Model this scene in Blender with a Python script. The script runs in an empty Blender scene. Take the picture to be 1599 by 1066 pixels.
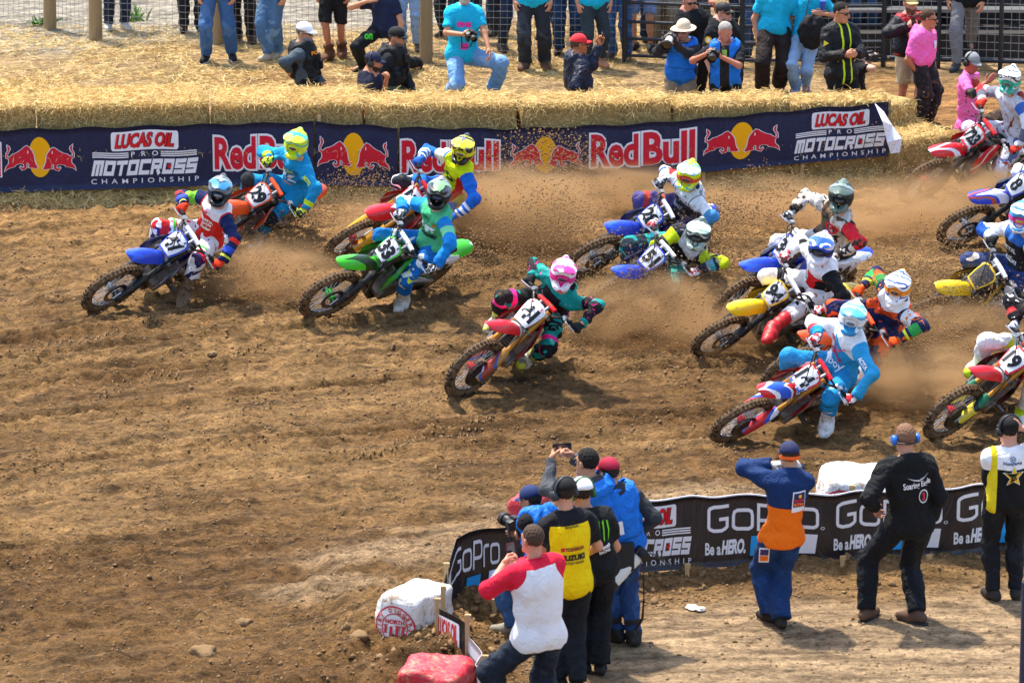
import bpy, bmesh, math, random
import numpy as np
from mathutils import Matrix, Vector, noise as mnoise
from mathutils.geometry import tessellate_polygon

# ------------------------------------------------------------------ camera, light, exposure
SC = bpy.context.scene
PITCH = math.radians(15.0)
CAM = np.array([0.0, -47.1227, 12.6265])
FPX = 7303.11            # focal length in photograph pixels (photograph is 1599 px wide)
cam_d = bpy.data.cameras.new('camera'); cam_o = bpy.data.objects.new('camera', cam_d)
SC.collection.objects.link(cam_o); SC.camera = cam_o
cam_d.sensor_width = 36.0; cam_d.lens = FPX * 36.0 / 1599.0
cam_d.clip_start = 1.0; cam_d.clip_end = 600.0
cam_o.location = CAM; cam_o.rotation_euler = (math.pi / 2 - PITCH, 0, 0)
cam_d.dof.use_dof = True; cam_d.dof.focus_distance = 48.0; cam_d.dof.aperture_fstop = 5.6

SUN_EL, SUN_AZ = math.radians(66), math.atan2(0.80, -0.60)      # azimuth of the sun measured from +X
world = bpy.data.worlds.new('World'); SC.world = world; world.use_nodes = True
wn = world.node_tree.nodes; wl = world.node_tree.links
sky = wn.new('ShaderNodeTexSky'); sky.sky_type = 'NISHITA'; sky.sun_disc = False
sky.sun_elevation = SUN_EL; sky.sun_rotation = math.pi / 2 - SUN_AZ
sky.air_density = 1.0; sky.dust_density = 2.0
bg = wn['Background']; bg.inputs['Strength'].default_value = 0.15
wl.new(sky.outputs[0], bg.inputs['Color'])
sun_d = bpy.data.lights.new('sun', 'SUN'); sun_d.energy = 3.2; sun_d.angle = math.radians(2.2)
sun_d.color = (1.0, 0.93, 0.80)
sun_o = bpy.data.objects.new('sun', sun_d); SC.collection.objects.link(sun_o)
sd = Vector((math.cos(SUN_EL) * math.cos(SUN_AZ), math.cos(SUN_EL) * math.sin(SUN_AZ), math.sin(SUN_EL)))
sun_o.rotation_euler = sd.to_track_quat('Z', 'Y').to_euler(); sun_o.location = sd * 60
SC.view_settings.view_transform = 'Standard'; SC.view_settings.look = 'None'
SC.view_settings.exposure = 1.3; SC.view_settings.gamma = 1.0; SC.view_settings.use_curve_mapping = False
SC.render.engine = 'CYCLES'
SC.cycles.use_denoising = True
SC.cycles.max_bounces = 6; SC.cycles.diffuse_bounces = 3; SC.cycles.glossy_bounces = 2
SC.cycles.transmission_bounces = 2; SC.cycles.volume_bounces = 1; SC.cycles.transparent_max_bounces = 8
SC.cycles.volume_step_rate = 2.0; SC.cycles.volume_max_steps = 64
SC.cycles.sample_clamp_indirect = 4.0

RNG = random.Random(7); NR = np.random.RandomState(11)
cP, sP = math.cos(PITCH), math.sin(PITCH)

def ray(px, py):
    x, y = (px - 799.5) / FPX, -(py - 533.0) / FPX
    return np.array([x, cP + y * sP, -sP + y * cP])

def gp(px, py, z=0.0):
    """The place at height z seen at that spot of the photograph."""
    d = ray(px, py); return CAM + d * ((z - CAM[2]) / d[2])

def at(px, py, Y):
    d = ray(px, py); return CAM + d * ((Y - CAM[1]) / d[1])

def mpp(py):              # pixels per metre for something standing on the ground at image height py
    return 149.7 + 0.0765 * (py - 533)

# ------------------------------------------------------------------ object helpers
def tag(o, label=None, cat=None, group=None, kind=None):
    if label: o['label'] = label
    if cat: o['category'] = cat
    if group: o['group'] = group
    if kind: o['kind'] = kind
    return o

def link(o, parent=None):
    SC.collection.objects.link(o)
    if parent is not None: o.parent = parent
    return o

def empty(name, loc=(0, 0, 0), parent=None, mat=None):
    o = bpy.data.objects.new(name, None); link(o, parent)
    if mat is not None: o.matrix_basis = mat
    else: o.location = loc
    return o

def mesh_data(name, v, f, smooth=True, midx=None):
    me = bpy.data.meshes.new(name)
    v = np.asarray(v, dtype=np.float32)
    if isinstance(f, np.ndarray):
        n, k = f.shape
        me.vertices.add(len(v)); me.vertices.foreach_set('co', v.ravel())
        me.loops.add(n * k); me.loops.foreach_set('vertex_index', f.astype(np.int32).ravel())
        me.polygons.add(n); me.polygons.foreach_set('loop_start', np.arange(0, n * k, k, dtype=np.int32))
        me.update(calc_edges=True)
    else:
        me.from_pydata([tuple(map(float, p)) for p in v], [], f)
    if smooth and len(me.polygons): me.polygons.foreach_set('use_smooth', np.ones(len(me.polygons), dtype=bool))
    if midx is not None: me.polygons.foreach_set('material_index', np.asarray(midx, dtype=np.int32))
    me.update()
    return me

def obj(name, me, mats=None, parent=None, loc=None, own=True):
    o = bpy.data.objects.new(name, me); link(o, parent)
    if loc is not None: o.location = loc
    if mats is not None:
        if not isinstance(mats, (list, tuple)): mats = [mats]
        while len(me.materials) < len(mats): me.materials.append(None)
        for i, m in enumerate(mats):
            o.material_slots[i].link = 'OBJECT'; o.material_slots[i].material = m
    return o

class MB:
    """Collects shapes into one mesh."""
    def __init__(s): s.v, s.f, s.m, s.cur = [], [], [], 0
    def add(s, v, f):
        b = len(s.v); s.v += [tuple(map(float, p)) for p in v]
        s.f += [tuple(i + b for i in q) for q in f]; s.m += [s.cur] * len(f)
    def box(s, c, size, R=None):
        hx, hy, hz = [k / 2 for k in size]
        pts = np.array([(x, y, z) for x in (-hx, hx) for y in (-hy, hy) for z in (-hz, hz)])
        if R is not None: pts = pts @ np.asarray(R).T
        s.add(pts + np.asarray(c), [(0, 1, 3, 2), (4, 6, 7, 5), (0, 4, 5, 1), (2, 3, 7, 6), (0, 2, 6, 4), (1, 5, 7, 3)])
    def rings(s, rings, caps=True, closed=True):
        n = len(rings[0]); v = [p for r in rings for p in r]; f = []
        for i in range(len(rings) - 1):
            for j in range(n if closed else n - 1):
                k = (j + 1) % n; f.append((i * n + j, i * n + k, (i + 1) * n + k, (i + 1) * n + j))
        if caps and closed:
            f.append(tuple(range(n - 1, -1, -1))); f.append(tuple((len(rings) - 1) * n + j for j in range(n)))
        s.add(v, f)
    def tube(s, path, r, n=8, caps=True, flat=1.0):
        path = [np.asarray(p, float) for p in path]; N = len(path)
        rr = r if isinstance(r, (list, tuple, np.ndarray)) else [r] * N
        up = None; out = []
        for i in range(N):
            t = path[min(i + 1, N - 1)] - path[max(i - 1, 0)]; t = t / (np.linalg.norm(t) + 1e-9)
            if up is None:
                up = np.array([0, 0, 1.0]) if abs(t[2]) < .9 else np.array([1.0, 0, 0])
            a = np.cross(t, up); a /= np.linalg.norm(a) + 1e-9; b = np.cross(a, t); up = b
            out.append([path[i] + rr[i] * (a * math.cos(q) + b * math.sin(q) * flat) for q in np.linspace(0, 2 * math.pi, n, endpoint=False)])
        s.rings(out, caps)
    def torus(s, c, R, r, n=32, k=8, axis='y', rw=None):
        rw = rw or r; out = []
        for i in range(n):
            a = 2 * math.pi * i / n; ring = []
            for j in range(k):
                b = 2 * math.pi * j / k; q = R + r * math.cos(b); w = rw * math.sin(b)
                ring.append((c[0] + q * math.cos(a), c[1] + w, c[2] + q * math.sin(a)))
            out.append(ring)
        out.append(out[0]); s.rings(out, caps=False)
    def disc(s, c, R, t, n=20, r0=0.0):
        """A wheel-like disc with its axis along y."""
        A = np.linspace(0, 2 * math.pi, n, endpoint=False)
        if r0 <= 0:
            s.rings([[(c[0] + R * math.cos(a), c[1] + y, c[2] + R * math.sin(a)) for a in A] for y in (-t / 2, t / 2)])
        else:
            prof = [(R, -t / 2), (R, t / 2), (r0, t / 2), (r0, -t / 2)]
            rg = [[(c[0] + q * math.cos(a), c[1] + y, c[2] + q * math.sin(a)) for q, y in prof] for a in A]
            rg.append(rg[0]); s.rings(rg, caps=False)
    def prism(s, poly, off, flip=False):
        """A filled outline given as 3-D points, thickened by the vector off."""
        P = [np.asarray(p, float) for p in poly]; n = len(P); o = np.asarray(off, float)
        tri = tessellate_polygon([[Vector(p) for p in P]])
        f = [tuple(t) for t in tri] + [tuple(i + n for i in reversed(t)) for t in tri]
        f += [(i, i + n, (i + 1) % n + n, (i + 1) % n) for i in range(n)]
        s.add(P + [p + o for p in P], f)
    def mesh(s, name, smooth=True, recalc=True):
        me = mesh_data(name, s.v, s.f, smooth, s.m)
        if recalc:
            bm = bmesh.new(); bm.from_mesh(me); bmesh.ops.recalc_face_normals(bm, faces=bm.faces); bm.to_mesh(me); bm.free()
        return me
    def build(s, name, mats, parent=None, smooth=True, loc=None):
        me = s.mesh(name, smooth)
        if smooth:
            try: me.set_sharp_from_angle(angle=math.radians(42))
            except Exception: pass
        return obj(name, me, mats, parent, loc)

def lin(h):
    if not isinstance(h, str): return tuple(h)[:3]
    h = h.lstrip('#'); c = [int(h[i:i + 2], 16) / 255 for i in (0, 2, 4)]
    return tuple((x / 12.92 if x <= .04045 else ((x + .055) / 1.055) ** 2.4) for x in c)

# ------------------------------------------------------------------ materials
MATS = {}
class NT:
    def __init__(s, name):
        s.m = bpy.data.materials.new(name); s.m.use_nodes = True
        s.n = s.m.node_tree.nodes; s.l = s.m.node_tree.links
        s.b = s.n['Principled BSDF']
    def new(s, t, **kw):
        x = s.n.new(t)
        for k, v in kw.items():
            if k in x.inputs.keys() if isinstance(k, str) else False: x.inputs[k].default_value = v
            else: setattr(x, k, v)
        return x
    def link(s, a, b): s.l.new(a, b)
    def val(s, sock, v):
        if hasattr(v, 'is_linked') or hasattr(v, 'links'): s.l.new(v, sock)
        else: sock.default_value = v
    def math(s, op, a, b=0.0, c=None):
        x = s.n.new('ShaderNodeMath'); x.operation = op
        s.val(x.inputs[0], a); s.val(x.inputs[1], b)
        if c is not None: s.val(x.inputs[2], c)
        return x.outputs[0]
    def mix(s, f, a, b, mode='MIX'):
        x = s.n.new('ShaderNodeMixRGB'); x.blend_type = mode
        s.val(x.inputs[0], f)
        for k, v in ((1, a), (2, b)):
            if isinstance(v, (tuple, list)): x.inputs[k].default_value = (*v[:3], 1)
            else: s.l.new(v, x.inputs[k])
        return x.outputs[0]
    def noise(s, vec=None, scale=5, detail=3, rough=.5, dist=0.0):
        x = s.n.new('ShaderNodeTexNoise'); x.inputs['Scale'].default_value = scale; x.inputs['Detail'].default_value = detail
        x.inputs['Roughness'].default_value = rough; x.inputs['Distortion'].default_value = dist
        if vec is not None: s.l.new(vec, x.inputs['Vector'])
        return x
    def ramp(s, fac, stops, interp='LINEAR'):
        x = s.n.new('ShaderNodeValToRGB'); x.color_ramp.interpolation = interp
        e = x.color_ramp.elements
        while len(e) < len(stops): e.new(0.5)
        for i, (p, c) in enumerate(stops):
            e[i].position = p; e[i].color = (*lin(c), 1) if not isinstance(c, (int, float)) else (c, c, c, 1)
        s.l.new(fac, x.inputs[0]); return x.outputs[0]
    def obj(s): return s.n.new('ShaderNodeTexCoord').outputs['Object']
    def attr(s, name):
        x = s.n.new('ShaderNodeAttribute'); x.attribute_name = name; return x
    def map(s, vec, scale=(1, 1, 1), loc=(0, 0, 0)):
        x = s.n.new('ShaderNodeMapping'); x.inputs['Scale'].default_value = scale; x.inputs['Location'].default_value = loc
        s.l.new(vec, x.inputs['Vector']); return x.outputs[0]
    def bump(s, h, strength=.3, dist=.01):
        x = s.n.new('ShaderNodeBump'); x.inputs['Strength'].default_value = strength; x.inputs['Distance'].default_value = dist
        s.l.new(h, x.inputs['Height']); s.l.new(x.outputs[0], s.b.inputs['Normal'])
    def done(s, col=None, rough=.6, metal=0.0, spec=.5):
        if col is not None: s.val(s.b.inputs['Base Color'], (*col[:3], 1) if isinstance(col, (tuple, list)) else col)
        s.b.inputs['Roughness'].default_value = rough; s.b.inputs['Metallic'].default_value = metal
        s.b.inputs['Specular IOR Level'].default_value = spec
        return s.m

DIRT = (0.20, 0.125, 0.065)
def mat(col, rough=.6, metal=0.0, spec=.5, bump=0.0, bscale=60, dirt=0.0, vary=.12, name=None):
    """Plain surface with slight tone variation, optional relief and splashed dirt."""
    key = ('m', col if isinstance(col, str) else tuple(col), rough, metal, spec, bump, bscale, dirt, vary)
    if key in MATS: return MATS[key]
    t = NT(name or 'surface'); c = lin(col); o = t.obj()
    n = t.noise(o, 9, 4, .6)
    cc = t.mix(n.outputs[0], tuple(k * (1 - vary) for k in c), tuple(min(1, k * (1 + vary)) for k in c))
    if dirt > 0:
        d = t.noise(o, 14, 6, .75)
        msk = t.ramp(d.outputs[0], [(max(.02, .62 - dirt * .3), 0.0), (max(.05, .74 - dirt * .3), 1.0)])
        cc = t.mix(t.math('MULTIPLY', msk, .85), cc, DIRT)
    if bump > 0:
        t.bump(t.noise(o, bscale, 3, .6).outputs[0], bump, .01)
    m = t.done(cc, rough, metal, spec); MATS[key] = m; return m

def graphic(cols, scale=6.0, seed=0, rough=.32, dirt=.3, stretch=(1, 1, 1), metal=0.0):
    """Printed plastic: hard-edged swirls of the given colours."""
    key = ('g', tuple(cols), scale, seed, rough, dirt, stretch)
    if key in MATS: return MATS[key]
    t = NT('printed_plastic'); o = t.obj()
    v = t.map(o, stretch, (seed * 1.37, seed * .71, seed * .29))
    n = t.noise(v, scale, 1.5, .4, .8)
    k = len(cols); stops = []
    cuts = [0.0] + [.36 + .28 * (i + .5) / max(1, k - 1) for i in range(k - 1)]
    for i, c in enumerate(cols): stops.append((cuts[i], c))
    cc = t.ramp(n.outputs[0], stops, 'CONSTANT')
    if dirt > 0:
        d = t.noise(o, 15, 6, .78)
        cc = t.mix(t.math('MULTIPLY', t.ramp(d.outputs[0], [(.66 - dirt * .3, 0.0), (.80 - dirt * .3, 1.0)]), .8), cc, DIRT)
    m = t.done(cc, rough, metal); MATS[key] = m; return m

def swoop(cols, k=(16, 10, 20), phase=0.0, rough=.3, dirt=.2, cuts=None, wob=.5):
    """Printed graphics as mirrored sweeping bands, the same on both sides of the piece."""
    key = ('s', tuple(cols), k, phase, rough, dirt, wob)
    if key in MATS: return MATS[key]
    t = NT('printed_bands'); o = t.obj(); sp = t.n.new('ShaderNodeSeparateXYZ'); t.link(o, sp.inputs[0])
    ab = [t.math('ABSOLUTE', sp.outputs[0]) if k[0] == 'h' else sp.outputs[0], sp.outputs[1] if k[0] == 'h' else t.math('ABSOLUTE', sp.outputs[1]), sp.outputs[2]]
    kk = k[1:] if k[0] == 'h' else k
    cb = t.n.new('ShaderNodeCombineXYZ')
    for i in range(3): t.link(ab[i] if not isinstance(ab[i], float) else ab[i], cb.inputs[i])
    n = t.noise(t.map(cb.outputs[0], (1, 1, 1), (phase, phase * .6, 0)), 5, 1.0, .4)
    v = t.math('ADD', t.math('ADD', t.math('MULTIPLY', ab[0], kk[0]), t.math('MULTIPLY', ab[1], kk[1])), t.math('ADD', t.math('MULTIPLY', ab[2], kk[2]), t.math('ADD', t.math('MULTIPLY', n.outputs[0], wob * 8), phase)))
    f = t.math('ADD', .5, t.math('MULTIPLY', t.math('SINE', v), .5))
    c = len(cols); stops = [((cuts[i] if cuts else i / c), cols[i]) for i in range(c)]
    cc = t.ramp(f, stops, 'CONSTANT')
    if dirt > 0:
        d = t.noise(o, 15, 6, .78); cc = t.mix(t.math('MULTIPLY', t.ramp(d.outputs[0], [(.66 - dirt * .3, 0.0), (.80 - dirt * .3, 1.0)]), .8), cc, DIRT)
    m = t.done(cc, rough); MATS[key] = m; return m

def gear(base, layers=(), rough=.85, dirt=0.0, bump=.25):
    """Cloth coloured by zones of the body: torso height, sleeves, hard-edged prints."""
    key = ('c', base, tuple(layers), rough, dirt, bump)
    if key in MATS: return MATS[key]
    t = NT('cloth'); tl = t.attr('tl'); sep = t.n.new('ShaderNodeSeparateXYZ'); t.link(tl.outputs['Vector'], sep.inputs[0])
    X, Y, Z = sep.outputs
    arm = t.attr('arm').outputs['Fac']; lim = t.attr('lim').outputs['Fac']; sdv = t.attr('sd').outputs['Fac']
    AX = t.math('ABSOLUTE', X)
    def between(v, lo, hi): return t.math('MULTIPLY', t.math('GREATER_THAN', v, lo), t.math('LESS_THAN', v, hi))
    onarm = t.math('GREATER_THAN', arm, 0.0); ontor = t.math('SUBTRACT', 1.0, onarm)
    c = lin(base); n0 = t.noise(tl.outputs['Vector'], 7, 4, .6)
    cc = t.mix(n0.outputs[0], tuple(k * .86 for k in c), tuple(min(1, k * 1.1) for k in c))
    for L in layers:
        k, col = L[0], lin(L[-1])
        if k == 'arm': msk = t.math('GREATER_THAN', arm, L[1])
        elif k == 'lim': msk = t.math('MULTIPLY', onarm, between(lim, L[1], L[2]))
        elif k == 'limr': msk = t.math('MULTIPLY', t.math('MULTIPLY', onarm, t.math('GREATER_THAN', sdv, 0)), between(lim, L[1], L[2]))
        elif k == 'liml': msk = t.math('MULTIPLY', t.math('MULTIPLY', onarm, t.math('LESS_THAN', sdv, 0)), between(lim, L[1], L[2]))
        elif k == 'z': msk = t.math('MULTIPLY', ontor, between(Z, L[1], L[2]))
        elif k == 'x': msk = t.math('MULTIPLY', ontor, between(AX, L[1], L[2]))
        elif k == 'xs': msk = t.math('MULTIPLY', ontor, between(X, L[1], L[2]))
        elif k == 'y': msk = t.math('MULTIPLY', ontor, between(Y, L[1], L[2]))
        elif k == 'yo': msk = t.math('MULTIPLY', t.math('MULTIPLY', ontor, between(AX, L[1], L[2])), t.math('GREATER_THAN', Y, 0.0))
        elif k == 'diag':
            q = t.math('ADD', t.math('MULTIPLY', X, L[1]), t.math('MULTIPLY', Z, L[2])); msk = t.math('MULTIPLY', ontor, between(q, L[3], L[4]))
        elif k == 'noi':
            nn = t.noise(t.map(tl.outputs['Vector'], (1, 1, 1), (L[3], 0, 0)), L[1], 1.5, .4, 1.0); msk = t.math('GREATER_THAN', nn.outputs[0], L[2])
        elif k == 'noia':
            nn = t.noise(t.map(tl.outputs['Vector'], (1, 1, 1), (L[3], 0, 0)), L[1], 1.5, .4, 1.0)
            msk = t.math('MULTIPLY', onarm, t.math('GREATER_THAN', nn.outputs[0], L[2]))
        elif k == 'str':
            msk = t.math('MULTIPLY', onarm, t.math('GREATER_THAN', t.math('SINE', t.math('MULTIPLY', lim, L[1])), L[2]))
        cc = t.mix(msk, cc, col)
    if dirt > 0:
        d = t.noise(t.obj(), 11, 7, .8)
        cc = t.mix(t.math('MULTIPLY', t.ramp(d.outputs[0], [(.64 - dirt * .3, 0.0), (.78 - dirt * .3, 1.0)]), .75), cc, DIRT)
    if bump:
        o = t.obj(); a = t.noise(o, 9, 2.5, .5, 1.6); t.bump(a.outputs[0], min(1.0, bump * 1.3), .045)
    m = t.done(cc, rough, 0, .25); m.node_tree.nodes['Principled BSDF'].inputs['Sheen Weight'].default_value = .0
    MATS[key] = m; return m

def flat(col, rough=.55, dirt=0.0): return mat(col, rough, 0, .4, 0, 60, dirt, .06)
# ------------------------------------------------------------------ noise on arrays
_LAT = NR.rand(256, 256).astype(np.float32)
def vn(x, y):
    xi, yi = np.floor(x).astype(int), np.floor(y).astype(int); fx, fy = x - xi, y - yi
    fx = fx * fx * (3 - 2 * fx); fy = fy * fy * (3 - 2 * fy)
    a, b = _LAT[xi & 255, yi & 255], _LAT[(xi + 1) & 255, yi & 255]
    c, d = _LAT[xi & 255, (yi + 1) & 255], _LAT[(xi + 1) & 255, (yi + 1) & 255]
    return (a * (1 - fx) + b * fx) * (1 - fy) + (c * (1 - fx) + d * fx) * fy - .5
def fbm(x, y, o=4, g=.5):
    s, a = 0, 1.0
    for i in range(o): s = s + a * vn(x * 2 ** i + 17 * i, y * 2 ** i + 31 * i); a *= g
    return s
def sstep(a, b, x): t = np.clip((x - a) / (b - a), 0, 1); return t * t * (3 - 2 * t)

# ------------------------------------------------------------------ layout lines on the ground
HAYKEY = [(-260, 324, 211, 309), (-80, 316, 204, 301), (0, 314, 202, 298), (330, 306, 193, 287), (490, 305, 189, 286), (625, 305, 198, 288), (800, 303, 200, 280),
          (1000, 297, 192, 272), (1100, 293, 184, 266), (1240, 286, 171, 253), (1390, 279, 159, 241)]
FENCE = [(1760, 850), (1640, 870), (1480, 888), (1280, 897), (1080, 905), (1000, 912), (935, 922), (860, 938), (800, 950), (745, 966), (708, 990), (690, 1022), (712, 1048), (742, 1085), (775, 1125), (820, 1190)]
FPTS = np.array([gp(*p)[:2] for p in FENCE]); HPTS = np.array([gp(k[0], k[1])[:2] for k in HAYKEY])
def dist_line(x, y, P):
    best = np.full(np.shape(x), 1e9); sgn = np.zeros(np.shape(x))
    for a, b in zip(P[:-1], P[1:]):
        d = b - a; t = np.clip(((x - a[0]) * d[0] + (y - a[1]) * d[1]) / (d @ d), 0, 1)
        dx, dy = x - a[0] - t * d[0], y - a[1] - t * d[1]; q = np.hypot(dx, dy)
        m = q < best; best = np.where(m, q, best); sgn = np.where(m, np.sign(d[0] * dy - d[1] * dx), sgn)
    return best, sgn
def lane(x, y): return y - .20 * x + .03 * x * x       # the racing line's curved co-ordinate
MOUND = [gp(640, 965), gp(680, 1050), gp(590, 1060), gp(600, 900)]
def gz(x, y):
    x = np.asarray(x, float); y = np.asarray(y, float)
    d, s = dist_line(x, y, FPTS)
    lump = fbm(x * 2.1 + 3, y * 2.1, 4, .6)
    z = (.12 + .13 * lump) * np.exp(-(d / .40) ** 2)
    for m in MOUND: z = z + (.09 + .16 * lump) * np.exp(-((x - m[0]) ** 2 + ((y - m[1]) * .8) ** 2) / .5)
    q = lane(x, y); trk = sstep(.2, .9, d) * (s < 0) * (y < 9.0)
    r = vn(q * 1.5, x * .10 + 5) * .6 + vn(q * 3.6 + 9, x * .16) * .5 + vn(q * 7.5 + 2, x * .25) * .36
    for i, q0 in enumerate((-6.3, -5.7, -4.95, -4.3, -3.75, -2.95, -2.3, -1.45, -.75, -.1, .5, 1.15, 1.9, 2.6)):
        e = q - q0 - .35 * vn(x * .22 + i * 3.7, y * 0 + i); on = trk * sstep(-.25, .1, vn(x * .16 + 9 * i, y * 0 + 5.5 + i))
        z = z + on * (-.072 * np.exp(-(e / .065) ** 2) + .042 * np.exp(-((np.abs(e) - .15) / .07) ** 2))
    z = z + trk * (.105 * r + .03 * fbm(x * 1.1, y * 1.1, 3))
    z = z + (.25 + .75 * trk) * (.036 * fbm(x * 4.5 + 7, y * 3.4, 5, .75) + .040 * np.maximum(0, fbm(x * 8.3, y * 6.5 + 40, 2, .7) - .12) * 2.2)
    return z

def spaced(a, b, step, lo, hi):
    core = np.arange(a, b, step); out, s, p = [], step, b
    while p < hi: out.append(p); s *= 1.25; p += s
    out.append(hi); pre, s, p = [], step, a
    while p > lo: s *= 1.25; p -= s; pre.append(max(p, lo))
    return np.concatenate([np.array(pre[::-1]), core, np.array(out)])
gx = spaced(-8.6, 8.6, .030, -220, 220)
gy = np.concatenate([spaced(-13.0, 9.0, .042, -60, 9.0)[:-1], spaced(9.05, 20.0, .11, 9.04, 380)])
gy = np.unique(np.round(gy, 4))
XX, YY = np.meshgrid(gx, gy, indexing='xy')
ZZ = gz(XX, YY)
nx, ny = len(gx), len(gy)
gv = np.stack([XX, YY, ZZ], -1).reshape(-1, 3)
ii = (np.arange(ny - 1)[:, None] * nx + np.arange(nx - 1)[None, :]).ravel()
gf = np.stack([ii, ii + 1, ii + nx + 1, ii + nx], 1)
gme = mesh_data('ground', gv, gf)
# dry, moist, straw, gravel and orange soil: where each kind of earth lies
dF, sF = dist_line(XX, YY, FPTS); dH, sH = dist_line(XX, YY, HPTS)
inner = (sF > 0) & (YY < 6); behind = sstep(0, .8, dH) * (sH > 0) * (YY > 3)
pale = np.clip(inner * sstep(.3, 1.1, dF + .5 * fbm(XX * 1.3, YY * 1.3)), 0, 1)
for (px, py, rx, ry) in [(620, 870, 1.3, .5), (960, 790, 1.6, .5), (1140, 770, 1.4, .4), (760, 832, .9, .45), (500, 930, .8, .5)]:
    c = gp(px, py); k = np.exp(-((XX - c[0]) / rx) ** 2 - ((YY - c[1]) / ry) ** 2)
    pale = np.maximum(pale, sstep(.25, .8, k + .5 * fbm(XX * 1.5, YY * 2.2)) * .62)
base = np.zeros(XX.shape + (3,))
qq = lane(XX, YY); tone = sstep(-.35, .35, vn(qq * 1.3 + 4, XX * .12) * .7 + fbm(XX * .5, YY * .5) * .6)
base[:] = (np.array([.200, .105, .038]) * (1 - tone[..., None]) + np.array([.345, .198, .078]) * tone[..., None])
far = sstep(2.0, 5.5, YY)[..., None]; base = base * (1 - far) + np.array([.40, .225, .085]) * far
def lay(m, c):
    global base
    base = base * (1 - m[..., None]) + np.array(c) * m[..., None]
lay(pale, (.52, .355, .20))
lay(behind * sstep(-.25, .3, .3 + fbm(XX * .8, YY * .8)), (.50, .33, .16))
c0 = gp(60, 25); lay(sstep(.0, 1.2, (YY - gp(150, 60)[1]) + .5 * fbm(XX, YY) + .35 * (-XX - 2)) * (XX < 1), (.50, .44, .34))
c0 = gp(1450, 185); lay(sstep(.25, .7, np.exp(-((XX - c0[0] - .6) / 1.6) ** 2 - ((YY - c0[1]) / 2.6) ** 2)), (.46, .235, .085))
ca = gme.attributes.new('soil', 'FLOAT_COLOR', 'POINT')
ca.data.foreach_set('color', np.concatenate([base, np.ones(XX.shape + (1,))], -1).astype(np.float32).ravel())
t = NT('soil'); a = t.attr('soil'); o = t.obj()
n1 = t.noise(o, 6, 8, .72); n2 = t.noise(o, 38, 5, .7); n3 = t.noise(t.map(o, (1, 2.2, 1)), 1.2, 5, .6)
c1 = t.mix(1.0, a.outputs['Color'], t.ramp(n1.outputs[0], [(.28, .62), (.5, 1.0), (.72, 1.32)]), 'MULTIPLY')
c1 = t.mix(1.0, c1, t.ramp(n2.outputs[0], [(.3, .62), (.52, 1.0), (.7, 1.25)]), 'MULTIPLY')
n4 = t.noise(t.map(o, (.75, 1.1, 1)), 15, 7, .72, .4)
n5 = t.noise(t.map(o, (.8, 1.0, 1)), 7.5, 8, .78, .3)
c1 = t.mix(1.0, c1, t.ramp(n5.outputs[0], [(.37, .50), (.48, .97), (.66, 1.2)]), 'MULTIPLY')  # coarser dark specks: shadows of small relief painted into the soil colour
sp0 = t.n.new('ShaderNodeSeparateXYZ'); t.link(o, sp0.inputs[0]); q0 = t.math('ADD', t.math('SUBTRACT', sp0.outputs[1], t.math('MULTIPLY', sp0.outputs[0], .20)), t.math('MULTIPLY', t.math('MULTIPLY', sp0.outputs[0], sp0.outputs[0]), .03))
cb = t.n.new('ShaderNodeCombineXYZ'); t.val(cb.inputs[0], t.math('MULTIPLY', sp0.outputs[0], .22)); t.val(cb.inputs[1], q0)
n6 = t.noise(cb.outputs[0], 4.5, 6, .65); c1 = t.mix(1.0, c1, t.ramp(n6.outputs[0], [(.36, .48), (.5, 1.0), (.64, 1.34)]), 'MULTIPLY')
c1 = t.mix(1.0, c1, t.ramp(n4.outputs[0], [(.32, .30), (.45, .95), (.68, 1.28)]), 'MULTIPLY')  # fine dark specks: shade in the gaps between clods, painted as colour
c1 = t.mix(1.0, c1, t.ramp(n3.outputs[0], [(.3, .85), (.7, 1.14)]), 'MULTIPLY')
# lug prints of tyres along the racing line
sep = t.n.new('ShaderNodeSeparateXYZ'); t.link(o, sep.inputs[0]); X, Y, Z = sep.outputs
q = t.math('ADD', t.math('SUBTRACT', Y, t.math('MULTIPLY', X, .20)), t.math('MULTIPLY', t.math('MULTIPLY', X, X), .03))
wob = t.noise(t.map(o, (.35, .35, .35)), 1.0, 2)
q = t.math('ADD', q, t.math('MULTIPLY', wob.outputs[0], 1.3))
band = t.math('GREATER_THAN', t.math('SINE', t.math('MULTIPLY', q, 4.6)), .955)
lug = t.math('MULTIPLY', band, t.math('SINE', t.math('MULTIPLY', t.math('ADD', X, t.math('MULTIPLY', q, .6)), 62.0)))
hgt = t.math('ADD', t.math('ADD', t.math('ADD', t.math('MULTIPLY', n2.outputs[0], .5), t.math('MULTIPLY', n1.outputs[0], .7)), t.math('ADD', t.math('MULTIPLY', n4.outputs[0], 1.0), t.math('MULTIPLY', n5.outputs[0], 1.5))), t.math('MULTIPLY', lug, .22))
t.bump(hgt, 1.0, .075)
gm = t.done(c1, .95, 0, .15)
tag(obj('ground', gme, gm), kind='structure')

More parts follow.
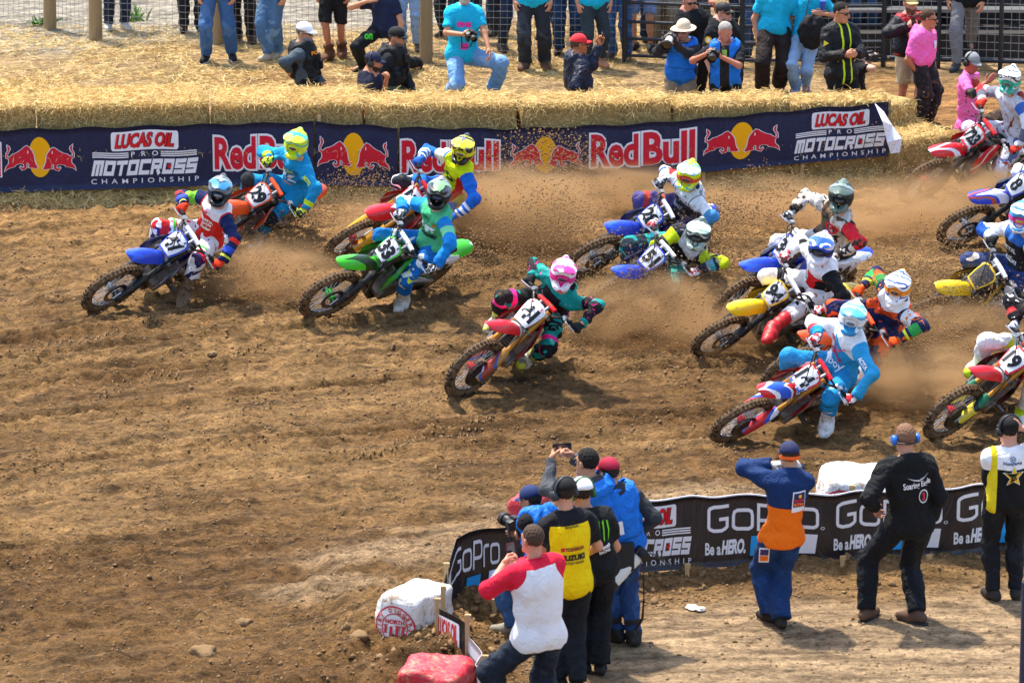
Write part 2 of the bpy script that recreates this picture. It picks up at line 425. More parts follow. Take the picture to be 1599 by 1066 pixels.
# loose clods of earth
def icos():
    p = (1 + 5 ** .5) / 2
    v = np.array([(-1, p, 0), (1, p, 0), (-1, -p, 0), (1, -p, 0), (0, -1, p), (0, 1, p), (0, -1, -p), (0, 1, -p), (p, 0, -1), (p, 0, 1), (-p, 0, -1), (-p, 0, 1)], float)
    f = np.array([(0, 11, 5), (0, 5, 1), (0, 1, 7), (0, 7, 10), (0, 10, 11), (1, 5, 9), (5, 11, 4), (11, 10, 2), (10, 7, 6), (7, 1, 8), (3, 9, 4), (3, 4, 2), (3, 2, 6), (3, 6, 8), (3, 8, 9), (4, 9, 5), (2, 4, 11), (6, 2, 10), (8, 6, 7), (9, 8, 1)])
    return v / np.linalg.norm(v[0]), f
ICV, ICF = icos()
OCV = np.array([(1, 0, 0), (-1, 0, 0), (0, 1, 0), (0, -1, 0), (0, 0, 1), (0, 0, -1)], float)
OCF = np.array([(0, 2, 4), (2, 1, 4), (1, 3, 4), (3, 0, 4), (2, 0, 5), (1, 2, 5), (3, 1, 5), (0, 3, 5)])
def clods(P, R, V=ICV, F=ICF, rough=.35):
    n = len(P); k = len(V)
    v = V[None] * (1 + rough * (NR.rand(n, k, 1) - .5) * 2) * (.7 + .6 * NR.rand(n, 1, 3)) * R[:, None, None] + P[:, None, :]
    f = F[None] + (np.arange(n) * k)[:, None, None]
    return v.reshape(-1, 3), f.reshape(-1, 3)
clod_m = None
t = NT('clod_soil'); o = t.obj(); n1 = t.noise(o, 3.5, 3); n2 = t.noise(o, 60, 4)
cc = t.mix(n1.outputs[0], (.15, .09, .042), (.30, .19, .095))
t.bump(n2.outputs[0], .5, .02); clod_m = t.done(cc, .95, 0, .15)
n = 110000
cx = NR.uniform(-8.5, 8.5, n); cy = -12.5 + 24 * NR.rand(n) ** 1.15
den = .35 + 1.3 * np.clip(fbm(cx * .9, cy * .9, 3) + .35, 0, 1)
dF, sF = dist_line(cx, cy, FPTS); dH, sH = dist_line(cx, cy, HPTS)
den = np.where((sF > 0) & (dF > .6), den * .35, den); den = np.where(dF < .7, 1.3, den); den = np.where((sH > 0) & (cy > 3), 0, den)
keep = NR.rand(n) < den / 1.4
cx, cy = cx[keep], cy[keep]; R = .005 + .015 * NR.rand(len(cx)) ** 2.5 + .016 * (NR.rand(len(cx)) > .997)
v, f = clods(np.stack([cx, cy, gz(cx, cy) + R * .1], 1), R, OCV, OCF, .5)
tag(obj('dirt_clods', mesh_data('dirt_clods', v, f, False), clod_m), kind='stuff')
pv, pf, pn = [], [], 0
for (px0, py0, px1, py1, sag_) in [(0, 553, 250, 505, 4), (-20, 560, 200, 520, 3), (180, 600, 330, 575, 2), (540, 705, 790, 655, 5), (560, 692, 800, 640, 5), (600, 640, 760, 610, 3), (560, 770, 760, 705, 6), (580, 790, 700, 742, 3), (1000, 690, 1150, 672, 3), (840, 745, 1060, 728, 4), (1030, 560, 1120, 556, 1), (250, 690, 420, 640, 4), (60, 640, 210, 600, 3), (330, 560, 480, 530, 3)]:
    a, b = gp(px0, py0)[:2], gp(px1, py1)[:2]; L = np.linalg.norm(b - a); u = (b - a) / L; w = np.array([-u[1], u[0]]); k = int(L / .055)
    for i in range(k):
        if NR.rand() < .12: continue
        f_ = i / k; c = a + (b - a) * f_ + w * (4 * f_ * (1 - f_) * sag_ * -.02 + NR.normal(0, .006))
        for off in ((0,) if i % 2 else (-.045, .045)):
            q = c + w * off; z = float(gz(q[0], q[1])); hw_, hl_ = (.032 if off == 0 else .022), .014
            for sx_, sy_, zz in ((-1, -1, -.01), (1, -1, -.01), (1, 1, -.01), (-1, 1, -.01), (-.7, 0, .008), (.7, 0, .008)): p_ = q + w * hw_ * sx_ + u * hl_ * sy_; pv.append((p_[0], p_[1], z + zz + NR.normal(0, .002)))
            pf += [(pn, pn + 1, pn + 5, pn + 4), (pn + 2, pn + 3, pn + 4, pn + 5)]; pn += 6
tag(obj('tyre_prints', mesh_data('tyre_prints', pv, pf, False), clod_m), kind='stuff')
n = 1700
k = NR.randint(0, len(FPTS) - 1, n); tt = NR.rand(n, 1); P = FPTS[k] * (1 - tt) + FPTS[k + 1] * tt + NR.normal(0, .33, (n, 2))
R = .010 + .030 * NR.rand(n) ** 5
v, f = clods(np.c_[P, gz(P[:, 0], P[:, 1]) + R * .1], R, ICV, ICF, .6)
tag(obj('dirt_rubble', mesh_data('dirt_rubble', v, f, False), clod_m), kind='stuff')
for (px, py, r, lb) in [(318, 1022, .11, 'large dark clod of earth near the bottom edge of the track'), (563, 1018, .075, 'rounded earth lump beside the white block'), (380, 972, .07, 'dark earth clod lying alone on the track before the white block'), (345, 490, .05, 'pale stone behind the front rider on the blue bike'),
                        (332, 556, .05, 'small brown clod on the open track below the blue bike')]:
    p = gp(px, py); z = float(gz(p[0], p[1])); bm = bmesh.new(); bmesh.ops.create_icosphere(bm, subdivisions=3, radius=r)
    for vv in bm.verts: vv.co *= 1 + .5 * mnoise.fractal(vv.co * 9 / (r * 10) + Vector((px, 0, 0)), .9, 2, 4); vv.co.z *= .6
    me = bpy.data.meshes.new('earth_lump'); bm.to_mesh(me); bm.free(); me.polygons.foreach_set('use_smooth', [True] * len(me.polygons))
    o = obj('earth_lump' if 'stone' not in lb else 'stone', me, clod_m if 'stone' not in lb else flat('b9a283'), None, (p[0], p[1], z + r * .15)); tag(o, lb, 'stone' if 'stone' in lb else 'clod')

# ------------------------------------------------------------------ straw
t = NT('straw'); rn = t.attr('tone').outputs['Fac']; o = t.obj()
cc = t.ramp(rn, [(0, (.50, .31, .10)), (.25, (.68, .47, .17)), (.7, (.78, .57, .23)), (1, (.84, .66, .32))])
cc = t.mix(1.0, cc, t.ramp(t.noise(o, 5, 3).outputs[0], [(.3, .78), (.7, 1.15)]), 'MULTIPLY')
straw_m = t.done(cc, .7, 0, .25)
t = NT('straw_body'); o = t.obj(); n1 = t.noise(t.map(o, (.35, 1, 2.5)), 42, 6, .75, 1.2); n2 = t.noise(o, 4, 3)
cc = t.ramp(n1.outputs[0], [(.3, (.24, .13, .045)), (.5, (.55, .36, .13)), (.68, (.74, .53, .22))])
cc = t.mix(1.0, cc, t.ramp(n2.outputs[0], [(.3, .8), (.7, 1.12)]), 'MULTIPLY'); t.bump(n1.outputs[0], .9, .04)
strawbody_m = t.done(cc, .85, 0, .2)
def blades(P, D, L, W, sag=.25):
    """Thin bent straws: P starts, D directions, L lengths, W widths."""
    n = len(P); D = D / (np.linalg.norm(D, axis=1, keepdims=True) + 1e-9)
    rv = NR.normal(size=(n, 3)); S = np.cross(D, rv); S /= np.linalg.norm(S, axis=1, keepdims=True) + 1e-9
    S = S * W[:, None] / 2; mid = P + D * (L * .55)[:, None]; end = P + D * L[:, None]; end[:, 2] -= sag * L * NR.rand(n)
    v = np.stack([P - S, P + S, mid + S, mid - S, end + S * .5, end - S * .5], 1).reshape(-1, 3)
    b = (np.arange(n) * 6)[:, None]
    f = np.concatenate([b + np.array([[0, 1, 2, 3]]), b + np.array([[3, 2, 4, 5]])])
    return v, f, np.repeat(NR.rand(n), 6)
def straw_mesh(name, P, D, L, W, sag=.25):
    v, f, tn = blades(P, D, L, W, sag); me = mesh_data(name, v, f, False)
    me.attributes.new('tone', 'FLOAT', 'POINT').data.foreach_set('value', tn.astype(np.float32)); return me

def make_bale(a, b, z0, h, depth, label, seed, fringe=1.0):
    a, b = np.asarray(a)[:2], np.asarray(b)[:2]; d = b - a; ln = np.linalg.norm(d); u = d / ln
    nrm = np.array([-u[1], u[0]])                                # away from the track
    r = np.random.RandomState(seed); nu, nv, nw = int(ln / .13) + 2, int(h / .11) + 2, int(depth / .15) + 2
    bm = bmesh.new(); bmesh.ops.create_cube(bm, size=1.0)
    bmesh.ops.subdivide_edges(bm, edges=bm.edges[:], cuts=9, use_grid_fill=True)
    for v in bm.verts:
        p = Vector(v.co); q = Vector((p.x * 2, p.y * 2, p.z * 2)); rr = .93 + .07 * (1 - max(0, (abs(q.x) ** 6 + abs(q.y) ** 6 + abs(q.z) ** 6) - 1) / 2)
        w = Vector((p.x * ln * (1.0 if abs(p.z) < .3 else .985), (p.y * rr + .5) * depth, (p.z * rr + .5) * h))
        nn = mnoise.noise_vector(Vector((w.x * 3 + seed * 7.1, w.y * 3, w.z * 4 + z0 * 9))) * .045 + mnoise.noise_vector(w * 9) * .015
        v.co = w + Vector((nn.x * .6, nn.y, nn.z * (0.8 if p.z > -.4 else .1)))
    me = bpy.data.meshes.new('bale_body'); bm.to_mesh(me); bm.free(); me.polygons.foreach_set('use_smooth', [True] * len(me.polygons))
    mid = (a + b) / 2; M = Matrix(((u[0], nrm[0], 0, mid[0]), (u[1], nrm[1], 0, mid[1]), (0, 0, 1, z0), (0, 0, 0, 1)))
    root = empty('hay_bale', mat=M); tag(root, label, 'hay bale', 'straw bales walling the far side of the track')
    obj('bale_body', me, strawbody_m, root)
    n = int(3600 * ln * h * fringe); P = np.stack([(ln / 2 - .03) * (2 * r.rand(n) - 1), r.normal(.0, .018, n), r.uniform(.0, h, n)], 1)
    D = np.stack([r.normal(0, 1, n), -np.abs(r.normal(.10, .14, n)), r.normal(-.2, .7, n)], 1); L = r.uniform(.03, .11, n)
    top = z0 + h > .8 or z0 == 0 and h < .7 and 'low' in label
    if top:
        m = int(3200 * ln * depth); P2 = np.stack([r.uniform(-ln / 2, ln / 2, m), r.uniform(-.05, depth, m), r.normal(h - .01, .02, m)], 1)
        D2 = np.stack([r.normal(0, 1, m), r.normal(-.15, .8, m), np.abs(r.normal(.05, .22, m))], 1)
        m3 = int(170 * ln); P3 = np.stack([r.uniform(-ln / 2, ln / 2, m3), r.normal(.0, .05, m3), np.full(m3, h - .02)], 1)
        D3 = np.stack([r.normal(0, .6, m3), r.normal(-.5, .3, m3), r.normal(.1, .6, m3)], 1)
        P, D = np.concatenate([P, P2, P3]), np.concatenate([D, D2, D3]); L = np.concatenate([L, r.uniform(.04, .15, m), r.uniform(.04, .12, m3)])
    me = straw_mesh('straw', P, D, L, r.uniform(.003, .0062, len(P)), .4)
    tag(obj('straw', me, straw_m, root), kind='stuff')
    return root
def hay_at(px):
    xs = [k[0] for k in HAYKEY]; i = min(max(np.searchsorted(xs, px) - 1, 0), len(xs) - 2); t = (px - xs[i]) / (xs[i + 1] - xs[i])
    return HPTS[i] * (1 - t) + HPTS[i + 1] * t
BCUT = [-210, 60, 330, 570, 812, 1050, 1235, 1392]
WHERE = ['at the far end of the wall', 'behind the emblem and wordmark', 'behind the rider in light blue', 'behind the rider in yellow', 'right of the gap in the wall', 'behind the second pair of bulls', 'at the curled end of the banner']
for i in range(len(BCUT) - 1):
    g = 0.012 if BCUT[i] != 812 else .09
    a, b = hay_at(BCUT[i] + (4 if BCUT[i] == 812 else 1)), hay_at(BCUT[i + 1] - (5 if BCUT[i + 1] == 812 else 1))
    hh = [1.14, 1.13, 1.12, 1.10, 1.08, 1.02, .97][i]; off = np.array([0, .0])
    dp = [1.0, .98, .86, .62, .55, .52, .5][i]
    make_bale(a, b, 0.0, hh * .5, dp, 'lower course straw bale ' + WHERE[i], 10 + i, .5)
    make_bale(a + [0, .03], b + [0, .03], hh * .5, hh * .5, dp + .02, 'upper course straw bale ' + WHERE[i], 30 + i)
make_bale(gp(1398, 284), gp(1492, 268), 0.0, .5, .9, 'single low straw bale beyond the curled banner end', 51)
make_bale(gp(1385, 262), gp(1432, 252), 0.0, .78, .8, 'low corner straw bale beside the man in beige shorts', 52)

# loose straw along the foot of the wall, dry grass on the bank behind
n = 24000; tt = NR.rand(n); k = NR.uniform(-120, 1400, n)
P = np.array([hay_at(x) for x in k]); P = np.c_[P + np.c_[NR.normal(0, .05, n), -np.abs(NR.normal(.0, .22, n))], np.zeros(n)]
hw = np.clip(.17 - .45 * (np.array([hay_at(x)[1] for x in k]) - P[:, 1]), 0, .17); P[:, 2] = NR.rand(n) * hw + gz(P[:, 0], P[:, 1]) - .01
D = np.stack([NR.normal(0, .7, n), NR.normal(-.45, .5, n), NR.normal(-.25, .4, n)], 1)
tag(obj('loose_straw', straw_mesh('loose_straw', P, D, NR.uniform(.05, .16, n), NR.uniform(.003, .007, n), .4), straw_m), kind='stuff')
n = 60000; px = NR.uniform(-60, 1330, n); py = 38 + 112 * NR.rand(n) ** .9
clump = fbm(px * .013, py * .06, 3); keep = NR.rand(n) < np.clip(.5 + 1.9 * clump - (px > 1000) * .35 + (px < 800) * .2, .05, 1); px, py = px[keep], py[keep]; n = len(px)
P = np.array([gp(a, b) for a, b in zip(px, py)]); P[:, 2] = gz(P[:, 0], P[:, 1])
D = np.stack([NR.normal(0, 1, n), NR.normal(0, 1, n), np.abs(NR.normal(.05, .16, n))], 1)
tag(obj('dry_grass', straw_mesh('dry_grass', P, D, NR.uniform(.05, .20, n), NR.uniform(.003, .007, n), .25), straw_m), kind='stuff')
grn = mat('5c8a2a', .7)
for (px, py, s, lb) in [(205, 32, 1.0, 'small green weed growing by the wire fence near the dark jeans'), (62, 38, .6, 'small green weed at the foot of the first post')]:
    p = gp(px, py); m = 34; r = NR
    me = straw_mesh('leaf_tuft', np.tile([0, 0, 0.], (m, 1)) + r.normal(0, .08, (m, 3)) * [1, 1, .1], np.stack([r.normal(0, .6, m), r.normal(0, .6, m), np.abs(r.normal(1, .3, m))], 1), r.uniform(.12, .32, m) * s, r.uniform(.02, .045, m), .5)
    tag(obj('weed', me, grn, None, (p[0], p[1], 0)), lb, 'plant')
# ------------------------------------------------------------------ flat print: letters and emblems as 2-D outlines
_TX = {}
def text2d(s, bold=0.03, spacing=1.0):
    """Letters as a flat mesh normalised to the unit square; returns verts (n,2), faces, aspect."""
    key = (s, bold, spacing)
    if key in _TX: return _TX[key]
    cu = bpy.data.curves.new('lettering', 'FONT'); cu.body = s; cu.offset = bold; cu.space_character = spacing; cu.resolution_u = 3
    o = bpy.data.objects.new('lettering', cu); SC.collection.objects.link(o)
    dg = bpy.context.evaluated_depsgraph_get(); dg.update(); me = o.evaluated_get(dg).to_mesh()
    v = np.array([p.co[:2] for p in me.vertices]); f = [tuple(p.vertices) for p in me.polygons]
    o.evaluated_get(dg).to_mesh_clear(); bpy.data.objects.remove(o); bpy.data.curves.remove(cu)
    lo, hi = v.min(0), v.max(0); sz = hi - lo; sz[sz == 0] = 1
    _TX[key] = ((v - lo) / sz, f, sz[0] / sz[1]); return _TX[key]

def ribbon(path, w, closed=False):
    """Mitred flat stroke along a 2-D path."""
    P = [np.asarray(p, float) for p in path]; n = len(P); v, f = [], []
    for i in range(n):
        a = P[i - 1] if (i or closed) else None; b = P[(i + 1) % n] if (i < n - 1 or closed) else None
        d1 = (P[i] - a) / np.linalg.norm(P[i] - a) if a is not None else None
        d2 = (b - P[i]) / np.linalg.norm(b - P[i]) if b is not None else None
        if d1 is None: d1 = d2
        if d2 is None: d2 = d1
        n1, n2 = np.array([-d1[1], d1[0]]), np.array([-d2[1], d2[0]]); m = n1 + n2; L = np.linalg.norm(m)
        m = m / L if L > 1e-6 else n1; k = min(1 / max(.35, m @ n1), 2.2)
        v += [P[i] + m * w / 2 * k, P[i] - m * w / 2 * k]
    for i in range(n - 1 if not closed else n):
        j = (i + 1) % n; f.append((2 * i, 2 * i + 1, 2 * j + 1, 2 * j))
    return v, f
def fill(poly):
    tri = tessellate_polygon([[Vector((p[0], p[1], 0)) for p in poly]]); return [np.asarray(p, float) for p in poly], [tuple(t) for t in tri]
def merge(parts):
    v, f = [], []
    for a, b in parts:
        k = len(v); v += list(a); f += [tuple(i + k for i in q) for q in b]
    return np.array(v, float).reshape(-1, 2), f
def rect(x0, y0, x1, y1): return fill([(x0, y0), (x1, y0), (x1, y1), (x0, y1)])
def grect(n=6):
    return [np.array((i / n, j / n)) for j in range(n + 1) for i in range(n + 1)], [(j * (n + 1) + i, j * (n + 1) + i + 1, (j + 1) * (n + 1) + i + 1, (j + 1) * (n + 1) + i) for j in range(n) for i in range(n)]
def rrect(x0, y0, x1, y1, rx, ry):
    P = []
    for cx, cy, a0 in ((x1 - rx, y1 - ry, 0), (x0 + rx, y1 - ry, 90), (x0 + rx, y0 + ry, 180), (x1 - rx, y0 + ry, 270)):
        for k in range(4): a = math.radians(a0 + 30 * k); P.append((cx + rx * math.cos(a), cy + ry * math.sin(a)))
    return fill(P)
def ellipse(cx, cy, rx, ry, n=32): return fill([(cx + rx * math.cos(a), cy + ry * math.sin(a)) for a in np.linspace(0, 2 * math.pi, n, endpoint=False)])
def ringp(cx, cy, r0, r1, ky=1.0, n=32): return ribbon([(cx + (r0 + r1) / 2 * math.cos(a), cy + (r0 + r1) / 2 * ky * math.sin(a)) for a in np.linspace(0, 2 * math.pi, n, endpoint=False)], r1 - r0, True)
def star(cx, cy, rx, ry, inner=.42): return fill([(cx + rx * (1 if i % 2 == 0 else inner) * math.sin(math.pi * i / 5), cy + ry * (1 if i % 2 == 0 else inner) * math.cos(math.pi * i / 5)) for i in range(10)])
def place(vf, x0, y0, x1, y1, shear=0.0):
    v = np.asarray(vf[0], float).reshape(-1, 2).copy(); f = vf[1]
    return np.c_[x0 + (v[:, 0] * (1 - abs(shear)) + shear * v[:, 1]) * (x1 - x0), y0 + v[:, 1] * (y1 - y0)], f
def txt(s, x0, y0, x1, y1, bold=.03, shear=0.0, spacing=1.0):
    v, f, _ = text2d(s, bold, spacing); return place((v, f), x0, y0, x1, y1, shear)
def strokes(word, w, ky, glyphs, gap, widths=None):
    """Square stroke-built letters in a unit box; w is stroke width in letter-width units, ky scales it vertically by widening."""
    out, x = [], 0.0; tot = sum((widths or {}).get(c, 1.0) for c in word) + gap * (len(word) - 1)
    for c in word:
        cw = (widths or {}).get(c, 1.0)
        for path, cl in glyphs[c]:
            v, f = ribbon([(p[0] * cw * ky, p[1]) for p in path], w, cl); out.append(([((p[0] / ky + x) / tot, p[1]) for p in v], f))
        x += cw + gap
    return merge(out)
S = .14
GM = {'M': [([(S, 0), (S, 1 - S), (1 - S, 1 - S), (1 - S, 0)], False), ([(.5, 0), (.5, 1 - 2 * S)], False)], 'O': [([(S, S), (S, 1 - S), (1 - S, 1 - S), (1 - S, S)], True)],
      'T': [([(0, 1 - S), (1, 1 - S)], False), ([(.5, 0), (.5, 1 - 2 * S)], False)], 'C': [([(1, 1 - S), (S, 1 - S), (S, S), (1, S)], False)],
      'R': [([(S, 0), (S, 1 - S), (1 - S, 1 - S), (1 - S, .48), (2 * S, .48)], False), ([(.62, .34), (.86, 0)], False)], 'S': [([(1, 1 - S), (S, 1 - S), (S, .5), (1 - S, .5), (1 - S, S), (0, S)], False)]}
g = .075
GG = {'G': [([(1, 1 - g), (.3, 1 - g), (.12, .94 - g), (g, .8), (g, .2), (.12, .06 + g), (.3, g), (.68, g), (.85, .06 + g), (.93, .2), (.93, .48), (.55, .48)], False)],
      'o': [([(.25, g), (.12, .05 + g), (g, .18), (g, .55), (.12, .68), (.25, .73), (.75, .73), (.88, .68), (1 - g, .55), (1 - g, .18), (.88, .05 + g), (.75, g)], True)],
      'P': [([(g, 0), (g, 1 - g), (.75, 1 - g), (.9, .95 - g), (.93, .8), (.93, .56), (.88, .44), (.72, .38), (2 * g, .38)], False)],
      'r': [([(g, 0), (g, .58), (.15, .69), (.35, .73), (1, .73)], False)]}
MOTO = strokes('MOTOCROSS', .27, 1.0, GM, .1)
GOPRO = strokes('GoPro', .125, .9, GG, .14, {'r': .6, 'P': .95})
BULL = [(118, 245), (160, 280), (172, 320), (150, 370), (122, 405), (118, 470), (160, 470), (230, 420), (300, 400), (390, 350), (440, 310), (490, 290), (540, 330), (590, 400), (620, 470), (630, 560), (650, 630),
        (690, 690), (660, 715), (600, 700), (520, 695), (535, 640), (500, 600), (478, 625), (482, 690), (440, 720), (395, 730), (352, 672), (368, 657), (410, 692), (438, 670), (420, 620), (370, 605), (280, 620),
        (250, 655), (170, 672), (112, 692), (62, 735), (78, 680), (98, 640), (140, 600), (150, 550), (138, 500), (96, 486), (98, 400), (122, 362), (136, 330), (122, 300)]
BULLN = [((x - 60) / 1360, (880 - y) / 740) for x, y in BULL]
BULLR = [(1 - x, y - .035) for x, y in BULLN]
def rim(poly, w):                      # outline widened a little, for the white edge
    return ribbon([(x, y) for x, y in poly], w, True)

class Strip:
    """A hanging printed sheet following a line of stakes; u runs along it, v from hem (0) to top (1)."""
    def __init__(s, key, ripple=.012, seed=0, lift=0.0):
        s.u = [k[0] for k in key]; s.b = np.array([k[1] for k in key]); s.t = np.array([k[2] for k in key]); s.rip = ripple; s.seed = seed
    def pos(s, u, v, off=0.0):
        u = np.asarray(u, float); v = np.asarray(v, float)
        def f(uu):
            uu = np.clip(uu, s.u[0], s.u[-1])
            return (np.stack([np.interp(uu, s.u, s.b[:, k]) for k in range(3)], -1), np.stack([np.interp(uu, s.u, s.t[:, k]) for k in range(3)], -1))
        b, t = f(u); b2, t2 = f(u + 6); b1, t1 = f(u - 6)
        tan = (b2 - b1); tan[:, 2] = 0; tan /= np.linalg.norm(tan, axis=1, keepdims=True) + 1e-9
        nrm = np.stack([tan[:, 1], -tan[:, 0], 0 * tan[:, 0]], -1)
        w = s.rip * (np.sin(u * .061 + s.seed) * .6 + np.sin(u * .027 + 2 * s.seed + v * 1.3) + .5 * np.sin(u * .13 + v * 3.1 + s.seed)) * (.45 + .55 * np.sin(np.clip(v, 0, 1) * 2.6 + .2))
        sag = -.012 * np.sin(u * .07 + s.seed) * v
        p = b * (1 - v)[:, None] + t * v[:, None] + nrm * (w + off)[:, None]; p[:, 2] += sag
        return p
    def sheet(s, name, m, parent=None, nu=120, nv=9, cut=None, thick=.004):
        U = np.linspace(s.u[0], s.u[-1], nu); V = np.linspace(0, 1, nv); uu, vv = np.meshgrid(U, V)
        f = []
        for i in range(nv - 1):
            for j in range(nu - 1): f.append((i * nu + j, i * nu + j + 1, (i + 1) * nu + j + 1, (i + 1) * nu + j))
        P = s.pos(uu.ravel(), vv.ravel()); Q = s.pos(uu.ravel(), vv.ravel(), -thick); k = len(P)
        f2 = [tuple(k + i for i in reversed(q)) for q in f]
        per = [j for j in range(nu)] + [i * nu + nu - 1 for i in range(1, nv)] + [(nv - 1) * nu + j for j in range(nu - 2, -1, -1)] + [i * nu for i in range(nv - 2, 0, -1)]
        f3 = [(per[i], per[(i + 1) % len(per)], per[(i + 1) % len(per)] + k, per[i] + k) for i in range(len(per))]
        return obj(name, mesh_data(name, np.r_[P, Q], f + f2 + f3), m, parent)
    def put(s, name, vf, m, parent, off=.006, cuts=1, maxe=9.0):
        v = np.asarray(vf[0], float).reshape(-1, 2); bm = bmesh.new(); vs = [bm.verts.new((p[0], p[1] * 90, 0)) for p in v]
        for q in vf[1]:
            try: bm.faces.new([vs[i] for i in q])
            except ValueError: pass
        for _ in range(4):
            e = [e for e in bm.edges if abs(e.verts[0].co.x - e.verts[1].co.x) > maxe]
            if not e: break
            bmesh.ops.subdivide_edges(bm, edges=e, cuts=1); bmesh.ops.triangulate(bm, faces=bm.faces[:])
        bm.verts.index_update(); vv = np.array([q.co[:] for q in bm.verts]); f = [tuple(x.index for x in q.verts) for q in bm.faces]; bm.free()
        P = s.pos(vv[:, 0], vv[:, 1] / 90, off)
        # all faces towards the front
        out = []
        for q in f:
            a, b, c = vv[q[0]], vv[q[1]], vv[q[2]]; z = (b[0] - a[0]) * (c[1] - a[1]) - (b[1] - a[1]) * (c[0] - a[0]); out.append(q if z > 0 else tuple(reversed(q)))
        return obj(name, mesh_data(name, P, out, False), m, parent)

white_p, red_p, gold_p, blue_p = flat('e9e9ec', .35), flat('d40f22', .35), flat('f7b000', .35), flat('0f9be0', .35)
redb_p = flat('cf1030', .35); black_p = flat('0c0c10', .4)
t = NT('navy_vinyl'); o = t.obj(); n1 = t.noise(t.map(o, (1, 1, .5)), 3.2, 4, .6, .6)
cc = t.mix(n1.outputs[0], (.007, .011, .040), (.018, .026, .080))
d = t.noise(o, 55, 5, .85); d2 = t.noise(o, 1.6, 3)
cc = t.mix(t.math('MULTIPLY', t.ramp(d.outputs[0], [(.60, 0.0), (.70, 1.0)]), t.ramp(d2.outputs[0], [(.42, 0.0), (.62, .8)])), cc, (.30, .19, .10))
t.bump(n1.outputs[0], .5, .06); navy_m = t.done(cc, .5, 0, .3)
t = NT('black_vinyl'); o = t.obj(); n1 = t.noise(t.map(o, (1, 1, .35)), 3.6, 4, .6, .8)
cc = t.mix(n1.outputs[0], (.010, .009, .012), (.03, .027, .032)); t.bump(n1.outputs[0], .7, .07); blackv_m = t.done(cc, .3, 0, .5)

def bulls(st, par, u0, u1, v0, v1):
    def pl(vf): return place(vf, u0, v0, u1, v1)
    a = st.put('sun_disc', pl(ellipse(.5, .5, .165, .5)), gold_p, par, .006)
    a.name = 'bull_emblem'
    st.put('bull_edge', pl(merge([rim(BULLN, .022)])), white_p, a, .0095); st.put('bull_edge', pl(merge([rim(BULLR, .022)])), white_p, a, .0095)
    st.put('bull', pl(fill(BULLN)), redb_p, a, .013); st.put('bull', pl(fill(BULLR)), redb_p, a, .013)
    for k in (.33, .67): st.put('bull_mark', pl(fill([(k - .006, .60), (k + .006, .60), (k + .008, .67), (k - .004, .67)])), white_p, a, .016)
def redbull(st, par, u0, u1, v0, v1):
    for word, a, b in (('Red', 0, .455), ('Bull', .50, 1)):
        x0, x1 = u0 + (u1 - u0) * a, u0 + (u1 - u0) * b
        e = (u1 - u0) * .02; o = st.put('wordmark_edge', txt(word, x0 - e, v0 - .035, x1 + e, v1 + .035, .085), white_p, par, .006)
        st.put('wordmark', txt(word, x0, v0, x1, v1, .035), redb_p, o, .011)
def mxlogo(st, par, u0, u1, lift=0.0, vs=1.0):
    def V(v): return lift + v * vs
    w = u1 - u0
    a = st.put('sponsor_panel', rrect(u0 + .19 * w, V(.62), u0 + .815 * w, V(.93), .02 * w, .05), white_p, par, .006)
    st.put('lettering', txt('LUCAS OIL', u0 + .222 * w, V(.655), u0 + .795 * w, V(.90), .062, .045), black_p, a, .009)
    st.put('lettering', txt('LUCAS OIL', u0 + .219 * w, V(.663), u0 + .785 * w, V(.90), .045, .045), red_p, a, .013)
    for x0, x1 in ((.015, .35), (.65, .985)):
        for k in range(3): st.put('bar', rect(u0 + x0 * w, V(.505 + .033 * k), u0 + x1 * w, V(.525 + .033 * k)), white_p, par, .006)
    st.put('lettering', txt('P R O', u0 + .375 * w, V(.515), u0 + .625 * w, V(.595), .012, 0, 1.5), white_p, par, .006)
    st.put('lettering', place(MOTO, u0, V(.215), u0 + w, V(.465), .03), white_p, par, .006)
    st.put('star', merge([star(u0 + .727 * w, V(.34), .03 * w, .062)]), red_p, par, .010)
    st.put('lettering', txt('CHAMPIONSHIP', u0, V(.085), u0 + w, V(.165), .008, 0, 1.9), white_p, par, .006)

# far banner, three sheets hung on the straw wall
def sheet_keys(u0, u1):
    out = []
    xs = sorted({u0, u1} | {k[0] for k in HAYKEY if u0 < k[0] < u1})
    kx = [k[0] for k in HAYKEY]
    for x in xs:
        by, ty, hy = [np.interp(x, kx, [k[i] for k in HAYKEY]) for i in (1, 2, 3)]
        b = hay_at(x); s = mpp(by) * .966; o = np.array([0, -.10])
        out.append((x, (*(b + o), (by - hy) / s), (*(b + o), (by - ty) / s)))
    return out
def banner(u0, u1, lb, seed):
    st = Strip(sheet_keys(u0, u1), .010, seed); root = st.sheet('banner', navy_m, None, int((u1 - u0) / 5) + 4, 10)
    tag(root, lb, 'banner', 'navy banners on the straw wall'); return st, root
st, b1 = banner(-120, 491, 'navy banner with bulls, white motocross wordmark and rider in light blue before it', 1)
bulls(st, b1, 10, 121, .22, .86); mxlogo(st, b1, 144, 312); redbull(st, b1, 337, 478, .26, .79); redbull(st, b1, -110, 4, .26, .79)
st, b2 = banner(494, 622, 'short navy banner with one bull emblem between two seams', 2)
bulls(st, b2, 497, 609, .16, .87)
st, b3 = banner(625, 1384, 'long navy banner curling up to white at its end', 3)
redbull(st, b3, 628, 779, .22, .78); bulls(st, b3, 795, 908, .13, .82); redbull(st, b3, 922, 1084, .2, .82); bulls(st, b3, 1097, 1215, .18, .88); mxlogo(st, b3, 1238, 1381, -.02, 1.0)
